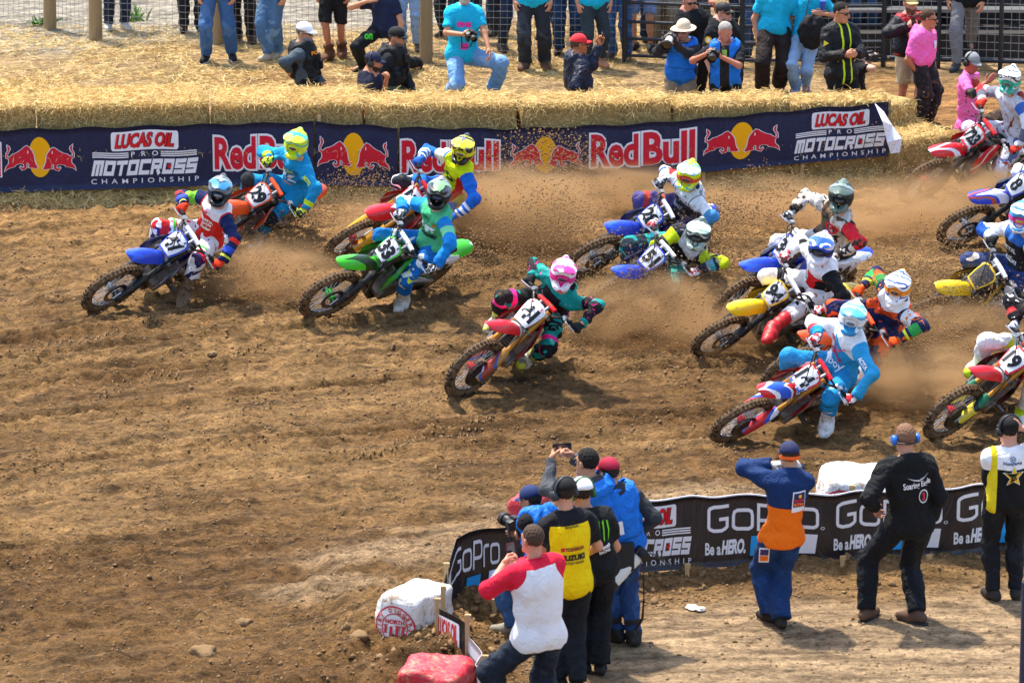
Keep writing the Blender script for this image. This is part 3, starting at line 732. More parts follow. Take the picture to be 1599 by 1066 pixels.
# the torn corner turned over, white side out
B = [(1364, .99), (1379, .80), (1407, .36), (1410, .22), (1404, .10), (1392, .03), (1384, .25), (1379, .55)]
mb = MB(); P = [at(x, y, hay_at(1384)[1] - .22 - .05 * i) for i, (x, y) in enumerate([(1366, 162), (1380, 175), (1393, 196), (1408, 217), (1405, 238), (1391, 240), (1385, 222), (1378, 190)])]
mb.prism(P, (0.004, .012, .0)); mb.build('folded_corner', white_p, b3, False)
wood_m = None
t = NT('pine'); o = t.obj(); n1 = t.noise(t.map(o, (6, 6, .6)), 8, 5, .6); cc = t.mix(n1.outputs[0], (.40, .25, .11), (.62, .43, .22)); wood_m = t.done(cc, .75, 0, .3)
for px, py0, py1, lb in [(113, 296, 307, 'wooden stake end below the far banner under the bulls'), (500, 180, 300, 'wooden stake tip at the seam beside the light blue rider'), (1252, 160, 178, 'wooden stake tip above the far banner by the last wordmark'), (1098, 196, 290, 'wooden stake at the seam right of the red wordmark')]:
    b = hay_at(px) + [0, -.05]; top = at(px, py0, b[1])[2]; mb = MB(); mb.box((0, 0, top / 2), (.04, .025, top)); o = mb.build('wooden_stake', wood_m, None, False, (b[0], b[1], 0)); tag(o, lb, 'stake')

# near banner round the inside of the bend
def near_key(rows):                      # (u, ground px, ground py, hem py, top py)
    out = []
    for u, gx_, gy_, hy, ty in rows:
        p = gp(gx_, gy_); s = mpp(gy_) * .966
        out.append((u, (p[0], p[1], (gy_ - hy) / s), (p[0], p[1], (gy_ - ty) / s)))
    return out
LOWER = near_key([(940, 940, 922, 899, 786), (1000, 1000, 912, 893, 781), (1080, 1080, 905, 887, 775), (1280, 1280, 897, 878, 771), (1480, 1480, 888, 869, 761), (1640, 1640, 870, 853, 748), (1760, 1760, 850, 840, 738)])
st = Strip(LOWER, .012, 5); nb = st.sheet('banner', blackv_m, None, 170, 10); tag(nb, 'long black banner with white camera wordmarks running along the infield', 'banner')
mxlogo(st, nb, 948, 1078, .0, 1.0)
for u0, u1, sq in ((1103, 1284, 1), (1303, 1476, 1), (1490, 1672, 1)):
    w = u1 - u0
    st.put('lettering', place(GOPRO, u0, .50, u0 + .96 * w, .90, .0), white_p, nb, .006)
    st.put('trade_mark', place(((lambda r: (np.array(r[0]) * .5 + .5, r[1]))(ringp(0, 0, .7, 1.0))), u1 - .025 * w, .50, u1 + .01 * w, .545), white_p, nb, .006)
    st.put('lettering', txt('Be a', u0 - .015 * w, .18, u0 + .12 * w, .36, .03), white_p, nb, .006)
    st.put('lettering', txt('HERO.', u0 + .125 * w, .18, u0 + .345 * w, .39, .055, .06), white_p, nb, .006)
    st.put('blue_square', fill([(u0 + .37 * w, .15), (u0 + .60 * w, .15), (u0 + .62 * w, .43), (u0 + .38 * w, .43)]), blue_p, nb, .006)
    st.put('white_square', fill([(u0 + .61 * w, .15), (u0 + .93 * w, .15), (u0 + .95 * w, .43), (u0 + .63 * w, .43)]), white_p, nb, .006)
mb = MB(); U = np.linspace(1000, 1750, 120); P = st.pos(U, np.ones(120), .002); mb.rings([[p + np.array(q) for q in ((0, -.004, 0), (0, .006, 0), (0, .006, .012), (0, -.004, .012))] for p in P]); mb.build('white_hem', white_p, nb, False)
TIP = near_key([(700, 690, 990, 950, 915), (712, 712, 972, 953, 838), (730, 730, 965, 952, 830), (790, 790, 948, 928, 819), (850, 850, 934, 912, 806), (935, 935, 924, 900, 790)])
st = Strip(TIP, .010, 9); tb = st.sheet('banner', blackv_m, None, 60, 10); tag(tb, 'crumpled end of a black banner beside the red and white shirt', 'banner')
st.put('lettering', place(GOPRO, 690 + 14, .50, 779, .88), white_p, tb, .008, maxe=5)
st.put('blue_square', fill([(726, .15), (747, .15), (749, .42), (728, .42)]), blue_p, tb, .008); st.put('white_square', fill([(760, .16), (772, .16), (774, .43), (762, .43)]), white_p, tb, .008)
FLAP = near_key([(0, 679, 1030, 1016, 943), (50, 726, 1062, 1044, 972)])
st = Strip(FLAP, .006, 2); fb = st.sheet('banner', blackv_m, None, 20, 8); tag(fb, 'narrow dark banner panel with red oil wordmark behind the red block', 'banner')
a = st.put('sponsor_panel', rrect(3, .36, 41, .88, 2, .04), white_p, fb, .006); st.put('lettering', txt('LUCAS OIL', 6, .42, 39, .84, .045, .04), red_p, a, .010)
st.put('lettering', txt('P R O', 12, .18, 38, .27, .02, 0, 1.4), white_p, fb, .006); [st.put('bar', rect(1, .18 + .05 * k, 10, .21 + .05 * k), white_p, fb, .006) for k in range(3)]
FL2 = near_key([(0, 728, 1062, 1044, 990), (30, 752, 1088, 1070, 1018), (45, 741, 1100, 1088, 1034), (90, 772, 1140, 1125, 1060)])
st = Strip(FL2, .006, 4); f2 = st.sheet('banner', flat('d8d8dc', .4), None, 30, 6); tag(f2, 'folded white back of a banner at the bottom edge', 'banner')
st.put('stripe', merge([rect(4, .1, 28, .55), rect(50, .1, 85, .5)]), flat('5a4d52', .4), f2, .006)
for px, gy_, ty, lb in [(697, 985, 878, 'wooden stake behind the white block corner'), (692, 1010, 914, 'short wooden stake beside the white block'), (683, 1035, 933, 'wooden stake at the left edge of the oil wordmark panel'), (730, 1066, 958, 'tall wooden stake at the right edge of the oil wordmark panel'),
                        (757, 1095, 1022, 'wooden stake before the folded white banner back'), (772, 975, 935, 'wooden stake foot under the crumpled banner'), (1315, 905, 868, 'stake foot under the near banner by the black hoodie'), (1329, 897, 762, 'stake tip below the white block on the track side'), (1450, 900, 866, 'stake foot under the near banner right of the black hoodie'), (1574, 885, 838, 'stake foot between the legs in black trousers'), (1073, 915, 880, 'stake foot under the seam of the near banner')]:
    p = gp(px, gy_); h = (gy_ - ty) / (mpp(gy_) * .966); mb = MB(); mb.box((0, 0, h / 2), (.038, .025, h)); mb.box((.004, 0, h - .02), (.05, .032, .035)); tag(mb.build('wooden_stake', wood_m, None, False, (p[0], p[1] + (.02 if ty != 762 else .12), 0)), lb, 'stake', 'stakes holding the near banner')
# ------------------------------------------------------------------ wrapped blocks on the inside of the bend
def vinyl(c1, c2):
    t = NT('wrapped_vinyl'); o = t.obj(); n = t.noise(o, 5, 5, .6, 1.2)
    cc = t.mix(n.outputs[0], lin(c1), lin(c2)); d = t.noise(t.map(o, (1, 1, 1)), 9, 6, .8); sepn = t.n.new('ShaderNodeNewGeometry')
    d2 = t.ramp(d.outputs[0], [(.52, 0.0), (.60, .9)]); cc = t.mix(d2, cc, (.33, .21, .11)); t.bump(n.outputs[0], .8, .05); return t.done(cc, .45, 0, .4)
def soft_block(px, py, sx, sy, sz, yaw, m, lb, seed, emblem=None, sink=.0):
    p = gp(px, py); root_m = Matrix.Translation((p[0], p[1], -sink)) @ Matrix.Rotation(math.radians(yaw), 4, 'Z')
    bm = bmesh.new(); bmesh.ops.create_cube(bm, size=1.0); bmesh.ops.subdivide_edges(bm, edges=bm.edges[:], cuts=11, use_grid_fill=True)
    for v in bm.verts:
        q = v.co * 2; k = (abs(q.x) ** 9 + abs(q.y) ** 9 + abs(q.z) ** 9) ** (1 / 9); q = q / max(k, 1e-6) * max(abs(q.x), abs(q.y), abs(q.z))
        w = Vector((q.x * sx / 2, q.y * sy / 2, (q.z + 1) * sz / 2)); w.x *= 1 - .12 * (w.z / sz) ** 2; w.y *= 1 - .10 * (w.z / sz); w += mnoise.noise_vector(w * 4 + Vector((seed, 0, 0))) * .034 + mnoise.noise_vector(w * 11 + Vector((seed, 0, 0))) * .014; v.co = w
    me = bpy.data.meshes.new('wrapped_block'); bm.to_mesh(me); bm.free(); me.polygons.foreach_set('use_smooth', [True] * len(me.polygons))
    o = obj('wrapped_block', me, m); o.matrix_basis = root_m; tag(o, lb, 'block', 'wrapped blocks along the inside of the bend')
    if emblem:
        R, cx, cz = emblem; parts = [ringp(0, 0, .93, 1.0), ringp(0, 0, .60, .65)]
        s = 'DIRT DIGGERS RIDERS '
        for i, ch in enumerate(s):
            if ch == ' ': continue
            a = math.radians(198 - i * 18.2); v, f, asp = text2d(ch, .03); h = .20; w = h * min(asp, 1.0)
            v = np.c_[(v[:, 0] - .5) * w, (v[:, 1] - .5) * h]; c, n_ = math.cos(a - math.pi / 2), math.sin(a - math.pi / 2)
            parts.append((np.c_[v[:, 0] * c - v[:, 1] * n_ + .79 * math.cos(a), v[:, 0] * n_ + v[:, 1] * c + .79 * math.sin(a)], f))
        parts.append(txt('NORTH', -.46, .16, .46, .36, .05)); parts.append(rect(-.56, .06, .56, .10))
        for k in range(4): parts.append(rect(-.5 + .28 * k, -.45 if 0 < k < 3 else -.28, -.36 + .28 * k, .06))
        v, f = merge(parts); P = np.c_[cx + v[:, 0] * R, np.full(len(v), -sy / 2 - .014), cz + v[:, 1] * R]
        from mathutils.bvhtree import BVHTree
        tree = BVHTree.FromPolygons([q.co for q in me.vertices], [tuple(q.vertices) for q in me.polygons]); ok = []
        for i in range(len(P)):
            hit = tree.ray_cast(Vector((P[i, 0], -sy, P[i, 2])), Vector((0, 1, 0)))[0]; ok.append(hit is not None and hit.y < 0)
            if ok[-1]: P[i, 1] = hit.y - .007
        f = [q for q in f if all(ok[i] for i in q)]
        e = obj('round_emblem', mesh_data('round_emblem', P, f, False), flat('c01f33', .5), o)
    return o
wv, rv = vinyl('d9d6d0', 'f0efec'), vinyl('b4101f', 'd23a48')
soft_block(649, 1001, .45, .60, .47, -36, wv, 'white wrapped block with a round red emblem at the apex of the bend', 3, (.19, .0, .20))
soft_block(680, 1108, .58, .56, .40, -16, rv, 'faded red wrapped block at the bottom edge before the oil wordmark panel', 8)
soft_block(1340, 826, .74, .80, .56, 3, wv, 'white wrapped block behind the near banner beside the man in the black hoodie', 13, (.21, -.20, .27), .0)
soft_block(828, 845, .36, .4, .44, -20, rv, 'red wrapped block half hidden behind the bending photographer', 21)

# ------------------------------------------------------------------ fences along the back
post_m = None
t = NT('old_timber'); o = t.obj(); n1 = t.noise(t.map(o, (5, 5, .5)), 7, 6, .7); cc = t.mix(n1.outputs[0], (.20, .135, .06), (.42, .31, .17)); t.bump(n1.outputs[0], .6, .02); post_m = t.done(cc, .85, 0, .2)
wire_m = mat('8f9296', .45, .7, .5); pipe_m = mat('2f3136', .45, .5, .5)
def wire_panel(pts, h, step, r, parent, m, name='wire_mesh', z0=.05):
    mb = MB(); P = [np.asarray(p)[:2] for p in pts]
    for a, b in zip(P[:-1], P[1:]):
        L = np.linalg.norm(b - a); n = int(L / step)
        for i in range(n + 1):
            q = a + (b - a) * i / max(n, 1); mb.box((q[0], q[1], z0 + h / 2), (r * 2, r * 2, h))
        ang = math.atan2(b[1] - a[1], b[0] - a[0]); R = np.array(Matrix.Rotation(ang, 3, 'Z')); c = (a + b) / 2
        for j in range(int(h / step) + 1): mb.box((c[0], c[1], z0 + j * step), (L, r * 2.2, r * 2.2), R)
    o = mb.build(name, m, parent, False); return tag(o, kind='stuff')
def rail(a, b, z, r, parent, m, name='rail'):
    mb = MB(); mb.tube([(a[0], a[1], z), (b[0], b[1], z)], r, 8); return mb.build(name, m, parent)
FP = [gp(-60, 26), gp(78, 45), gp(149, 62), gp(340, 70), gp(665, 97), gp(972, 100)]
fence = empty('wire_fence', (0, 0, 0)); tag(fence, 'wire mesh fence on round timber posts behind the dry bank', 'fence')
for i, p in enumerate(FP[1:5]):
    mb = MB(); r = [.088, .092, .08, .085][i]; mb.tube([(p[0], p[1], -.1), (p[0] + .01, p[1], .7), (p[0], p[1], 1.55)], [r * 1.05, r, r * .96], 12); mb.build('post', post_m, fence)
wire_panel([p + np.array([0, .1, 0]) for p in FP], 1.35, .09, .0022, fence, wire_m)
pen = empty('pipe_fence', (0, 0, 0)); tag(pen, 'dark pipe rail fence with wire mesh along the paddock', 'fence')
A, B, C, D = gp(975, 98), gp(1158, 106), gp(1379, 104), gp(1640, 112)
for p in (A, B, C): mb = MB(); mb.tube([(p[0], p[1], 0), (p[0], p[1], 1.7)], .035, 10); mb.build('post', pipe_m, pen)
for a, b in ((A, B), (B, C)):
    for z in (.10, .33, .56, .82, 1.1, 1.4): rail(a, b, z, .022, pen, pipe_m)
wire_panel([A + np.array([0, .05, 0]), B + np.array([0, .05, 0]), C + np.array([0, .05, 0])], 1.4, .10, .0022, pen, wire_m)
dark = empty('mesh_fence', (0, 0, 0)); tag(dark, 'tall wire mesh fence before the dark grandstand', 'fence')
wire_panel([C + np.array([.1, .06, 0]), D], 1.9, .105, .0032, dark, wire_m)
rail(C, D, .12, .03, dark, pipe_m, 'kick_rail')
for k in (.33, .7): p = C + (D - C) * k; mb = MB(); mb.tube([(p[0], p[1], 0), (p[0], p[1], 2.0)], .03, 10); mb.build('post', pipe_m, dark)
# dark tiered stand behind the fence
stand = empty('grandstand', (0, 0, 0)); tag(stand, 'dark tiered seating stand behind the wire fence', 'grandstand')
s_m, s2_m, al_m = mat('24211f', .8), mat('17161a', .8), mat('8b8d90', .4, .7)
p0 = gp(1330, 103)
for k in range(5):
    y = p0[1] + .75 + .75 * k; mb = MB(); mb.box((5.4 + p0[0], y, .18 + .36 * k), (12.5, .74, .36 + .0 * k)); mb.build('tier', s_m, stand, False)
    mb = MB(); mb.box((5.4 + p0[0], y + .1, .36 + .36 * k + .24), (12.3, .26, .04)); mb.build('bench_plank', al_m, stand, False)
    for i in range(9): mb = MB(); mb.box((p0[0] - .6 + 1.45 * i, y + .1, .36 + .36 * k + .11), (.05, .05, .215)); mb.build('bench_leg', pipe_m, stand, False)
mb = MB(); mb.box((5.4 + p0[0], p0[1] + 5.4, 2.2), (12.7, .1, 4.4)); mb.build('back_panel', s2_m, stand, False)
# odds and ends
p = gp(1600, 1130); mb = MB(); mb.tube([(0, 0, 0), (0, 0, 1.19)], .055, 14); mb.rings([[(.055 * math.cos(a) * k, .055 * math.sin(a) * k, z) for a in np.linspace(0, 6.283, 14, endpoint=False)] for k, z in ((1.0, 1.19), (.8, 1.21), (.3, 1.22))])
tag(mb.build('post', mat('1a2440', .5), None, True, (p[0], p[1], 0)), 'dark blue post at the bottom edge under the man in black and yellow', 'post')
for px, py, s, lb in [(1080, 951, .055, 'crumpled white wrapper on the dirt under the near banner'), (1093, 954, .045, 'small white scrap beside the crumpled wrapper on the dirt'), (808, 1000, .035, 'pale scrap of paper by the bent photographer')]:
    p = gp(px, py); bm = bmesh.new(); bmesh.ops.create_icosphere(bm, subdivisions=3, radius=s)
    for v in bm.verts: v.co *= 1 + .5 * mnoise.noise(v.co * 22 + Vector((px, 0, 0))); v.co.z *= .35
    me = bpy.data.meshes.new('litter'); bm.to_mesh(me); bm.free(); tag(obj('litter', me, flat('e6e2d8', .6), None, (p[0], p[1], float(gz(p[0], p[1])) + .02)), lb, 'litter')
# ------------------------------------------------------------------ motocross bikes (local frame: x forward, y to the rider's left, z up, rear axle at x = 0)
tyre_m = mat('15130f', .85, 0, .3, .4, 90, .75); rubber_m = mat('101012', .7, 0, .3); rim_m = mat('55565a', .28, .7, .5, 0, 60, .3); rimlight_m = mat('a9abb0', .35, .8, .5, 0, 60, .4)
alu_m = mat('8d8f92', .38, .85, .5, 0, 60, .35); steel_m = mat('5c5c60', .4, .8, .5, 0, 60, .4); chrome_m = mat('b8b8ba', .3, .6, .5, 0, 60, .3); engine_m = mat('85827c', .5, .6, .5, .2, 50, .45); dark_m = mat('1b1b1d', .55, 0, .4, 0, 60, .3)
gold_fork = mat('b07a2c', .35, .6, .5, 0, 60, .2); black_fork = mat('1d1d20', .4, .4, .5, 0, 60, .25); carbon_m = mat('17171a', .4, 0, .5, 0, 60, .3); plate_white = mat('e8e8ea', .4, 0, .5, 0, 60, .12)
seat_m = mat('17171b', .8, 0, .3, .2, 120, .25)
RAKE = math.radians(27); SA = np.array([-math.sin(RAKE), 0, math.cos(RAKE)]); AX = np.array([1.48, 0, .345]); SPV = np.array([1.46, 0, .335])
PERP = np.array([math.cos(RAKE), 0, math.sin(RAKE)])               # forward, square to the steering axis
def fk(s, y=0, f=0): return AX + np.array([-.035 * PERP[0], 0, -.035 * PERP[2]]) + SA * s + PERP * f + np.array([0, y, 0])
BM = {}                                                            # shared part meshes
def bmk(name, fn, smooth=True):
    mb = MB(); fn(mb); me = mb.mesh(name, smooth)
    try: me.set_sharp_from_angle(angle=math.radians(40))
    except Exception: pass
    BM[name] = me; return me
def knobs(mb, c, R, w, n, h, rows):
    for i in range(n):
        for r, (y, da) in enumerate(rows):
            a = 2 * math.pi * (i + da) / n; rr = R - abs(y) / w * .03; ca, sa = math.cos(a), math.sin(a)
            Rm = np.array([[ca, 0, -sa], [0, 1, 0], [sa, 0, ca]])
            mb.box((c[0] + rr * ca, c[1] + y, c[2] + rr * sa), (h * 2, w * .36, 2 * math.pi * R / n * .5), Rm)
def tyre(c, R, r, rw, n):
    def fn(mb):
        mb.torus(c, R - r - .008, r, 44, 10, rw=rw); knobs(mb, c, R - .010, rw, n, .015, [(0, 0), (rw * .62, .5), (-rw * .62, .5)])
    return fn
def spokes(c, r0, r1, w):
    def fn(mb):
        for i in range(32):
            a = 2 * math.pi * i / 32; b = a + (.42 if i % 2 else -.42); s = w if i % 4 < 2 else -w
            mb.tube([(c[0] + r0 * math.cos(b), s, c[2] + r0 * math.sin(b)), (c[0] + r1 * math.cos(a), 0, c[2] + r1 * math.sin(a))], .0034, 4, False)
    return fn
RC = np.array([0, 0, .335])
bmk('front_tyre', tyre(AX, .352, .046, .046, 46)); bmk('rear_tyre', tyre(RC, .340, .058, .064, 40))
bmk('front_rim', lambda m: m.disc(AX, .268, .044, 36, .246)); bmk('rear_rim', lambda m: m.disc(RC, .240, .056, 36, .218))
bmk('front_spokes', spokes(AX, .035, .25, .03)); bmk('rear_spokes', spokes(RC, .04, .222, .035))
bmk('front_hub', lambda m: (m.disc(AX, .036, .11, 16), m.disc(AX, .05, .012, 16), m.disc(AX, .018, .19, 10))); bmk('rear_hub', lambda m: (m.disc(RC, .05, .13, 16), m.disc(RC, .02, .24, 10)))
bmk('front_disc', lambda m: m.disc(AX + [0, .062, 0], .135, .004, 30, .09)); bmk('rear_disc', lambda m: m.disc(RC + [0, -.075, 0], .12, .004, 26, .07))
bmk('sprocket', lambda m: m.disc(RC + [0, .075, 0], .105, .006, 40, .06))
def disc_guard(m):
    A = np.linspace(-2.2, 1.2, 16); m.rings([[tuple(AX + np.array([q * math.cos(a), .082 + dy, q * math.sin(a)])) for a in A] for q, dy in ((.02, 0), (.15, 0), (.155, -.02))], caps=False, closed=False)
    m.prism([tuple(AX + np.array([.15 * math.cos(a), .084, .15 * math.sin(a)])) for a in np.linspace(-2.2, 1.2, 16)], (0, .006, 0))
bmk('disc_guard', disc_guard)
bmk('caliper', lambda m: m.box(AX + np.array([-.10, .075, .05]), (.09, .05, .06), np.array(Matrix.Rotation(-.5, 3, 'Y'))))
def fork_leg(side):
    y = .098 * side
    def fn(m):
        m.tube([fk(-.03, y), fk(.34, y)], [.026, .024], 10); m.tube([fk(-.05, y, .02), fk(.05, y, .02)], .034, 8)
    return fn
bmk('fork_lower_l', fork_leg(1)); bmk('fork_lower_r', fork_leg(-1))
for n_, s_ in (('l', 1), ('r', -1)):
    bmk('fork_upper_' + n_, lambda m, s_=s_: m.tube([fk(.33, .098 * s_), fk(.36, .098 * s_), fk(.60, .098 * s_), fk(.90, .098 * s_)], [.034, .031, .031, .028], 12))
    def guard(m, s_=s_):
        rg = []
        for k, s in enumerate(np.linspace(-.05, .36, 7)):
            w = .040 + .018 * math.sin(k / 6 * 3.1); rg.append([fk(s, .098 * s_ + w * math.sin(a), .012 + .036 * math.cos(a)) for a in np.linspace(-1.5, 1.5, 7)])
        m.rings(rg, caps=False, closed=False)
        m.rings([[p * 1.0 + PERP * .005 for p in r] for r in rg], caps=False, closed=False)
    bmk('fork_guard_' + n_, guard)
def clamps(m):
    R = np.array(Matrix.Rotation(-RAKE, 3, 'Y'))
    for s in (.60, .85): m.box(fk(s, 0, -.015), (.085, .26, .034), R)
    m.tube([fk(.56, 0, -.03), fk(.88, 0, -.03)], .024, 10)
    for y in (-.05, .05): m.tube([fk(.86, y), fk(.935, y, -.01)], .018, 8)
bmk('triple_clamp', clamps)
HB = [(.90, .40, 1.150), (.925, .27, 1.165), (.985, .20, 1.155), (1.03, .12, 1.10), (1.035, 0, 1.095)]
def bar(m):
    path = [np.array(p) for p in HB] + [np.array((p[0], -p[1], p[2])) for p in HB[-2::-1]]
    m.tube(path, .0145, 10); m.tube([(.985, .19, 1.16), (1.0, .1, 1.165), (1.0, -.1, 1.165), (.985, -.19, 1.16)], .011, 8)
bmk('handlebar', bar); bmk('bar_pad', lambda m: m.tube([(1.0, .12, 1.165), (1.0, 0, 1.168), (1.0, -.12, 1.165)], [.026, .03, .026], 10))
for n_, s_ in (('l', 1), ('r', -1)):
    bmk('grip_' + n_, lambda m, s_=s_: (m.tube([(.897, .415 * s_, 1.149), (.922, .28 * s_, 1.163)], .0185, 10), m.tube([(.921, .285 * s_, 1.163), (.923, .275 * s_, 1.164)], .027, 10)))
    bmk('lever_' + n_, lambda m, s_=s_: (m.tube([(.95, .24 * s_, 1.165), (.985, .28 * s_, 1.155), (.965, .40 * s_, 1.14)], [.009, .007, .006], 6), m.box((.955, .23 * s_, 1.172), (.05, .04, .035))))
bmk('brake_hose', lambda m: m.tube([(.96, -.22, 1.17), (1.12, -.14, 1.20), (1.20, -.02, 1.12), (1.21, .10, .92), fk(.40, .14, .03), fk(.08, .12, -.02)], .006, 6))
# number plate: shield before the bars
PLW = [(-.085, -.135), (.085, -.135), (.112, -.02), (.122, .07), (.105, .125), (.05, .14), (-.05, .14), (-.105, .125), (-.122, .07), (-.112, -.02)]
PC = np.array([1.165, 0, 1.035])
def plate_pt(a, b, o=0.0): return PC + np.array([0, a, 0]) + SA * b + PERP * (o + .028 - a * a * 2.0)   # gently wrapped round
def plate(m):
    out = []
    for b in np.linspace(-.135, .14, 9):
        w = np.interp(b, [-.135, -.02, .07, .125, .14], [.085, .112, .122, .105, .055]); out.append([plate_pt(w * k, b) for k in np.linspace(-1, 1, 9)])
    m.rings(out, caps=False, closed=False); m.rings([[p - PERP * .008 for p in r] for r in out], caps=False, closed=False)
bmk('number_plate', plate)
def plate_field(m):
    out = []
    for b in np.linspace(-.115, .122, 9):
        w = np.interp(b, [-.115, -.02, .07, .11, .122], [.074, .098, .106, .092, .06]); out.append([plate_pt(w * k, b, .0025) for k in np.linspace(-1, 1, 9)])
    m.rings(out, caps=False, closed=False)
bmk('plate_field', plate_field)
def fender_f(m):
    rg = []
    for x, z, w, dr in ((1.09, .775, .085, .06), (1.14, .86, .11, .08), (1.22, .905, .135, .085), (1.36, .928, .16, .08), (1.50, .925, .168, .07), (1.62, .910, .152, .055), (1.71, .892, .12, .035), (1.75, .880, .07, .015)):
        rg.append([(x - .02 * abs(k) ** 2, w * .62 * k, z - dr * abs(k) ** 2.2) for k in np.linspace(-1, 1, 11)])
    m.rings(rg, caps=False, closed=False); m.rings([[(p[0], p[1] * .98, p[2] - .006) for p in r] for r in rg], caps=False, closed=False)
bmk('front_fender', fender_f)
def shroud(s):
    def fn(m):
        P = [(.62, .86), (.80, .945), (.98, .965), (1.10, .93), (1.19, .83), (1.17, .70), (1.07, .56), (.98, .565), (.90, .66), (.74, .74)]
        def y(x, z): return s * (.10 + .12 * max(0, (x - .66) / .5) - .03 * max(0, (z - .80) / .16))
        c = np.mean(P, 0); rg = [[(x, y(x, z), z) for x, z in P], [(c[0] + (x - c[0]) * .5, y(c[0] + (x - c[0]) * .5, z) + s * .018, c[1] + (z - c[1]) * .5) for x, z in P], [(c[0], y(*c) + s * .024, c[1])] * len(P)]
        m.rings(rg, caps=False); m.rings([[(p[0], p[1] - s * .012, p[2]) for p in r] for r in rg], caps=False)
    return fn
bmk('shroud_l', shroud(1)); bmk('shroud_r', shroud(-1))
def tank(m):
    rg = []
    for x, z, w, h in ((.60, .83, .08, .06), (.72, .845, .12, .10), (.86, .855, .125, .12), (.97, .86, .11, .11), (1.05, .87, .06, .07)):
        rg.append([(x, w * math.cos(a), z + h * math.sin(a)) for a in np.linspace(0, 2 * math.pi, 12, endpoint=False)])
    m.rings(rg)
bmk('fuel_tank', tank); bmk('tank_cap', lambda m: m.tube([(.93, 0, .955), (.925, 0, .99)], .04, 10))
def seatf(m):
    rg = []
    for x, z, w, h in ((.90, .955, .055, .03), (.80, .925, .075, .05), (.6, .875, .085, .06), (.35, .845, .098, .06), (.12, .825, .10, .055), (-.03, .815, .075, .035)):
        rg.append([(x, w * np.sign(math.cos(a)) * abs(math.cos(a)) ** .6, z + h * np.sign(math.sin(a)) * abs(math.sin(a)) ** .6) for a in np.linspace(0, 2 * math.pi, 14, endpoint=False)])
    m.rings(rg)
bmk('seat', seatf)
SPP = [(.46, .80), (.20, .80), (-.06, .79), (-.14, .72), (-.02, .62), (.16, .545), (.36, .56), (.44, .66)]
def spanel(s):
    def fn(m):
        P = SPP
        c = np.mean(P, 0); o = lambda x: s * (.125 + .02 * math.sin(max(0, min(1, (x + .1) / .5)) * 3.1))
        rg = [[(x, o(x) - s * .012, z) for x, z in P], [(c[0] + (x - c[0]) * .85, o(x) + s * .006, c[1] + (z - c[1]) * .85) for x, z in P], [(c[0], o(c[0]) + s * .008, c[1])] * len(P)]
        m.rings(rg, caps=False); m.rings([[(p[0], p[1] - s * .014, p[2]) for p in r] for r in rg], caps=False)
    return fn
bmk('side_panel_l', spanel(1)); bmk('side_panel_r', spanel(-1))
def fender_r(m):
    rg = []
    for x, z, w, dr in ((.30, .755, .09, .03), (.12, .765, .11, .05), (-.05, .775, .115, .055), (-.20, .78, .105, .05), (-.32, .775, .085, .035), (-.385, .765, .05, .015)):
        rg.append([(x, w * k, z - dr * abs(k) ** 2.2) for k in np.linspace(-1, 1, 9)])
    m.rings(rg, caps=False, closed=False); m.rings([[(p[0], p[1], p[2] - .007) for p in r] for r in rg], caps=False, closed=False)
bmk('rear_fender', fender_r)
def frame(m):
    for s in (1, -1):
        m.tube([(1.07, .03 * s, .93), (.98, .085 * s, .80), (.72, .105 * s, .60), (.56, .10 * s, .44), (.55, .09 * s, .33)], [.03, .028, .028, .03, .024], 8)
        m.tube([(1.09, .025 * s, .86), (1.06, .06 * s, .58), (.98, .07 * s, .34), (.86, .075 * s, .27), (.56, .09 * s, .29)], .018, 8)
        m.tube([(.78, .09 * s, .72), (.45, .09 * s, .74), (.0, .08 * s, .72)], .014, 6); m.tube([(.58, .10 * s, .48), (.25, .09 * s, .66), (.05, .08 * s, .72)], .013, 6)
    m.tube([(1.10, 0, .80), (1.04, 0, .96)], .036, 10)
bmk('frame', frame)
def engine(m):
    rg = []
    for y, k in ((-.15, .80), (-.135, .98), (-.09, 1.0), (.09, 1.0), (.135, .98), (.15, .8)):
        rg.append([(.74 + .17 * k * math.cos(a) * (1 + .12 * math.cos(2 * a)), y, .40 + .125 * k * math.sin(a)) for a in np.linspace(0, 2 * math.pi, 18, endpoint=False)])
    m.rings(rg); m.disc((.66, -.155, .40), .085, .03, 20); m.disc((.85, .155, .40), .07, .03, 20); m.disc((.85, -.15, .40), .055, .03, 16)
    R = np.array(Matrix.Rotation(.22, 3, 'Y'))
    m.box((.86, 0, .60), (.15, .17, .20), R); m.box((.875, 0, .735), (.17, .19, .09), R)
    for k in range(5): m.box((.845 + .008 * k, 0, .53 + .035 * k), (.18, .20, .008), R)
bmk('engine', engine)
bmk('skid_plate', lambda m: m.rings([[(1.0, y, .40), (.93, y, .265), (.60, y, .245)] for y in (-.1, .1)], caps=False, closed=False))
for n_, s_ in (('l', 1), ('r', -1)):
    def rad(m, s_=s_):
        m.box((1.045, .115 * s_, .74), (.035, .10, .27))
        for k in range(7): m.box((1.066, .115 * s_, .64 + .033 * k), (.008, .115, .012))
    bmk('radiator_' + n_, rad)
bmk('exhaust_pipe', lambda m: m.tube([(.93, -.03, .68), (1.02, -.06, .62), (1.04, -.10, .50), (.96, -.15, .44), (.80, -.17, .47), (.62, -.16, .58), (.42, -.145, .65), (.28, -.15, .655)], .024, 10))
bmk('muffler', lambda m: m.tube([(.30, -.152, .655), (.26, -.155, .66), (.22, -.16, .665), (-.08, -.17, .70), (-.13, -.17, .705), (-.15, -.17, .708)], [.03, .05, .056, .056, .045, .03], 14, True, .85))
bmk('swingarm', lambda m: [m.tube([(.54, .085 * s, .40), (.3, .10 * s, .40), (0, .105 * s, .335), (-.04, .105 * s, .33)], [.035, .04, .028, .02], 8, True, 1.2) for s in (1, -1)])
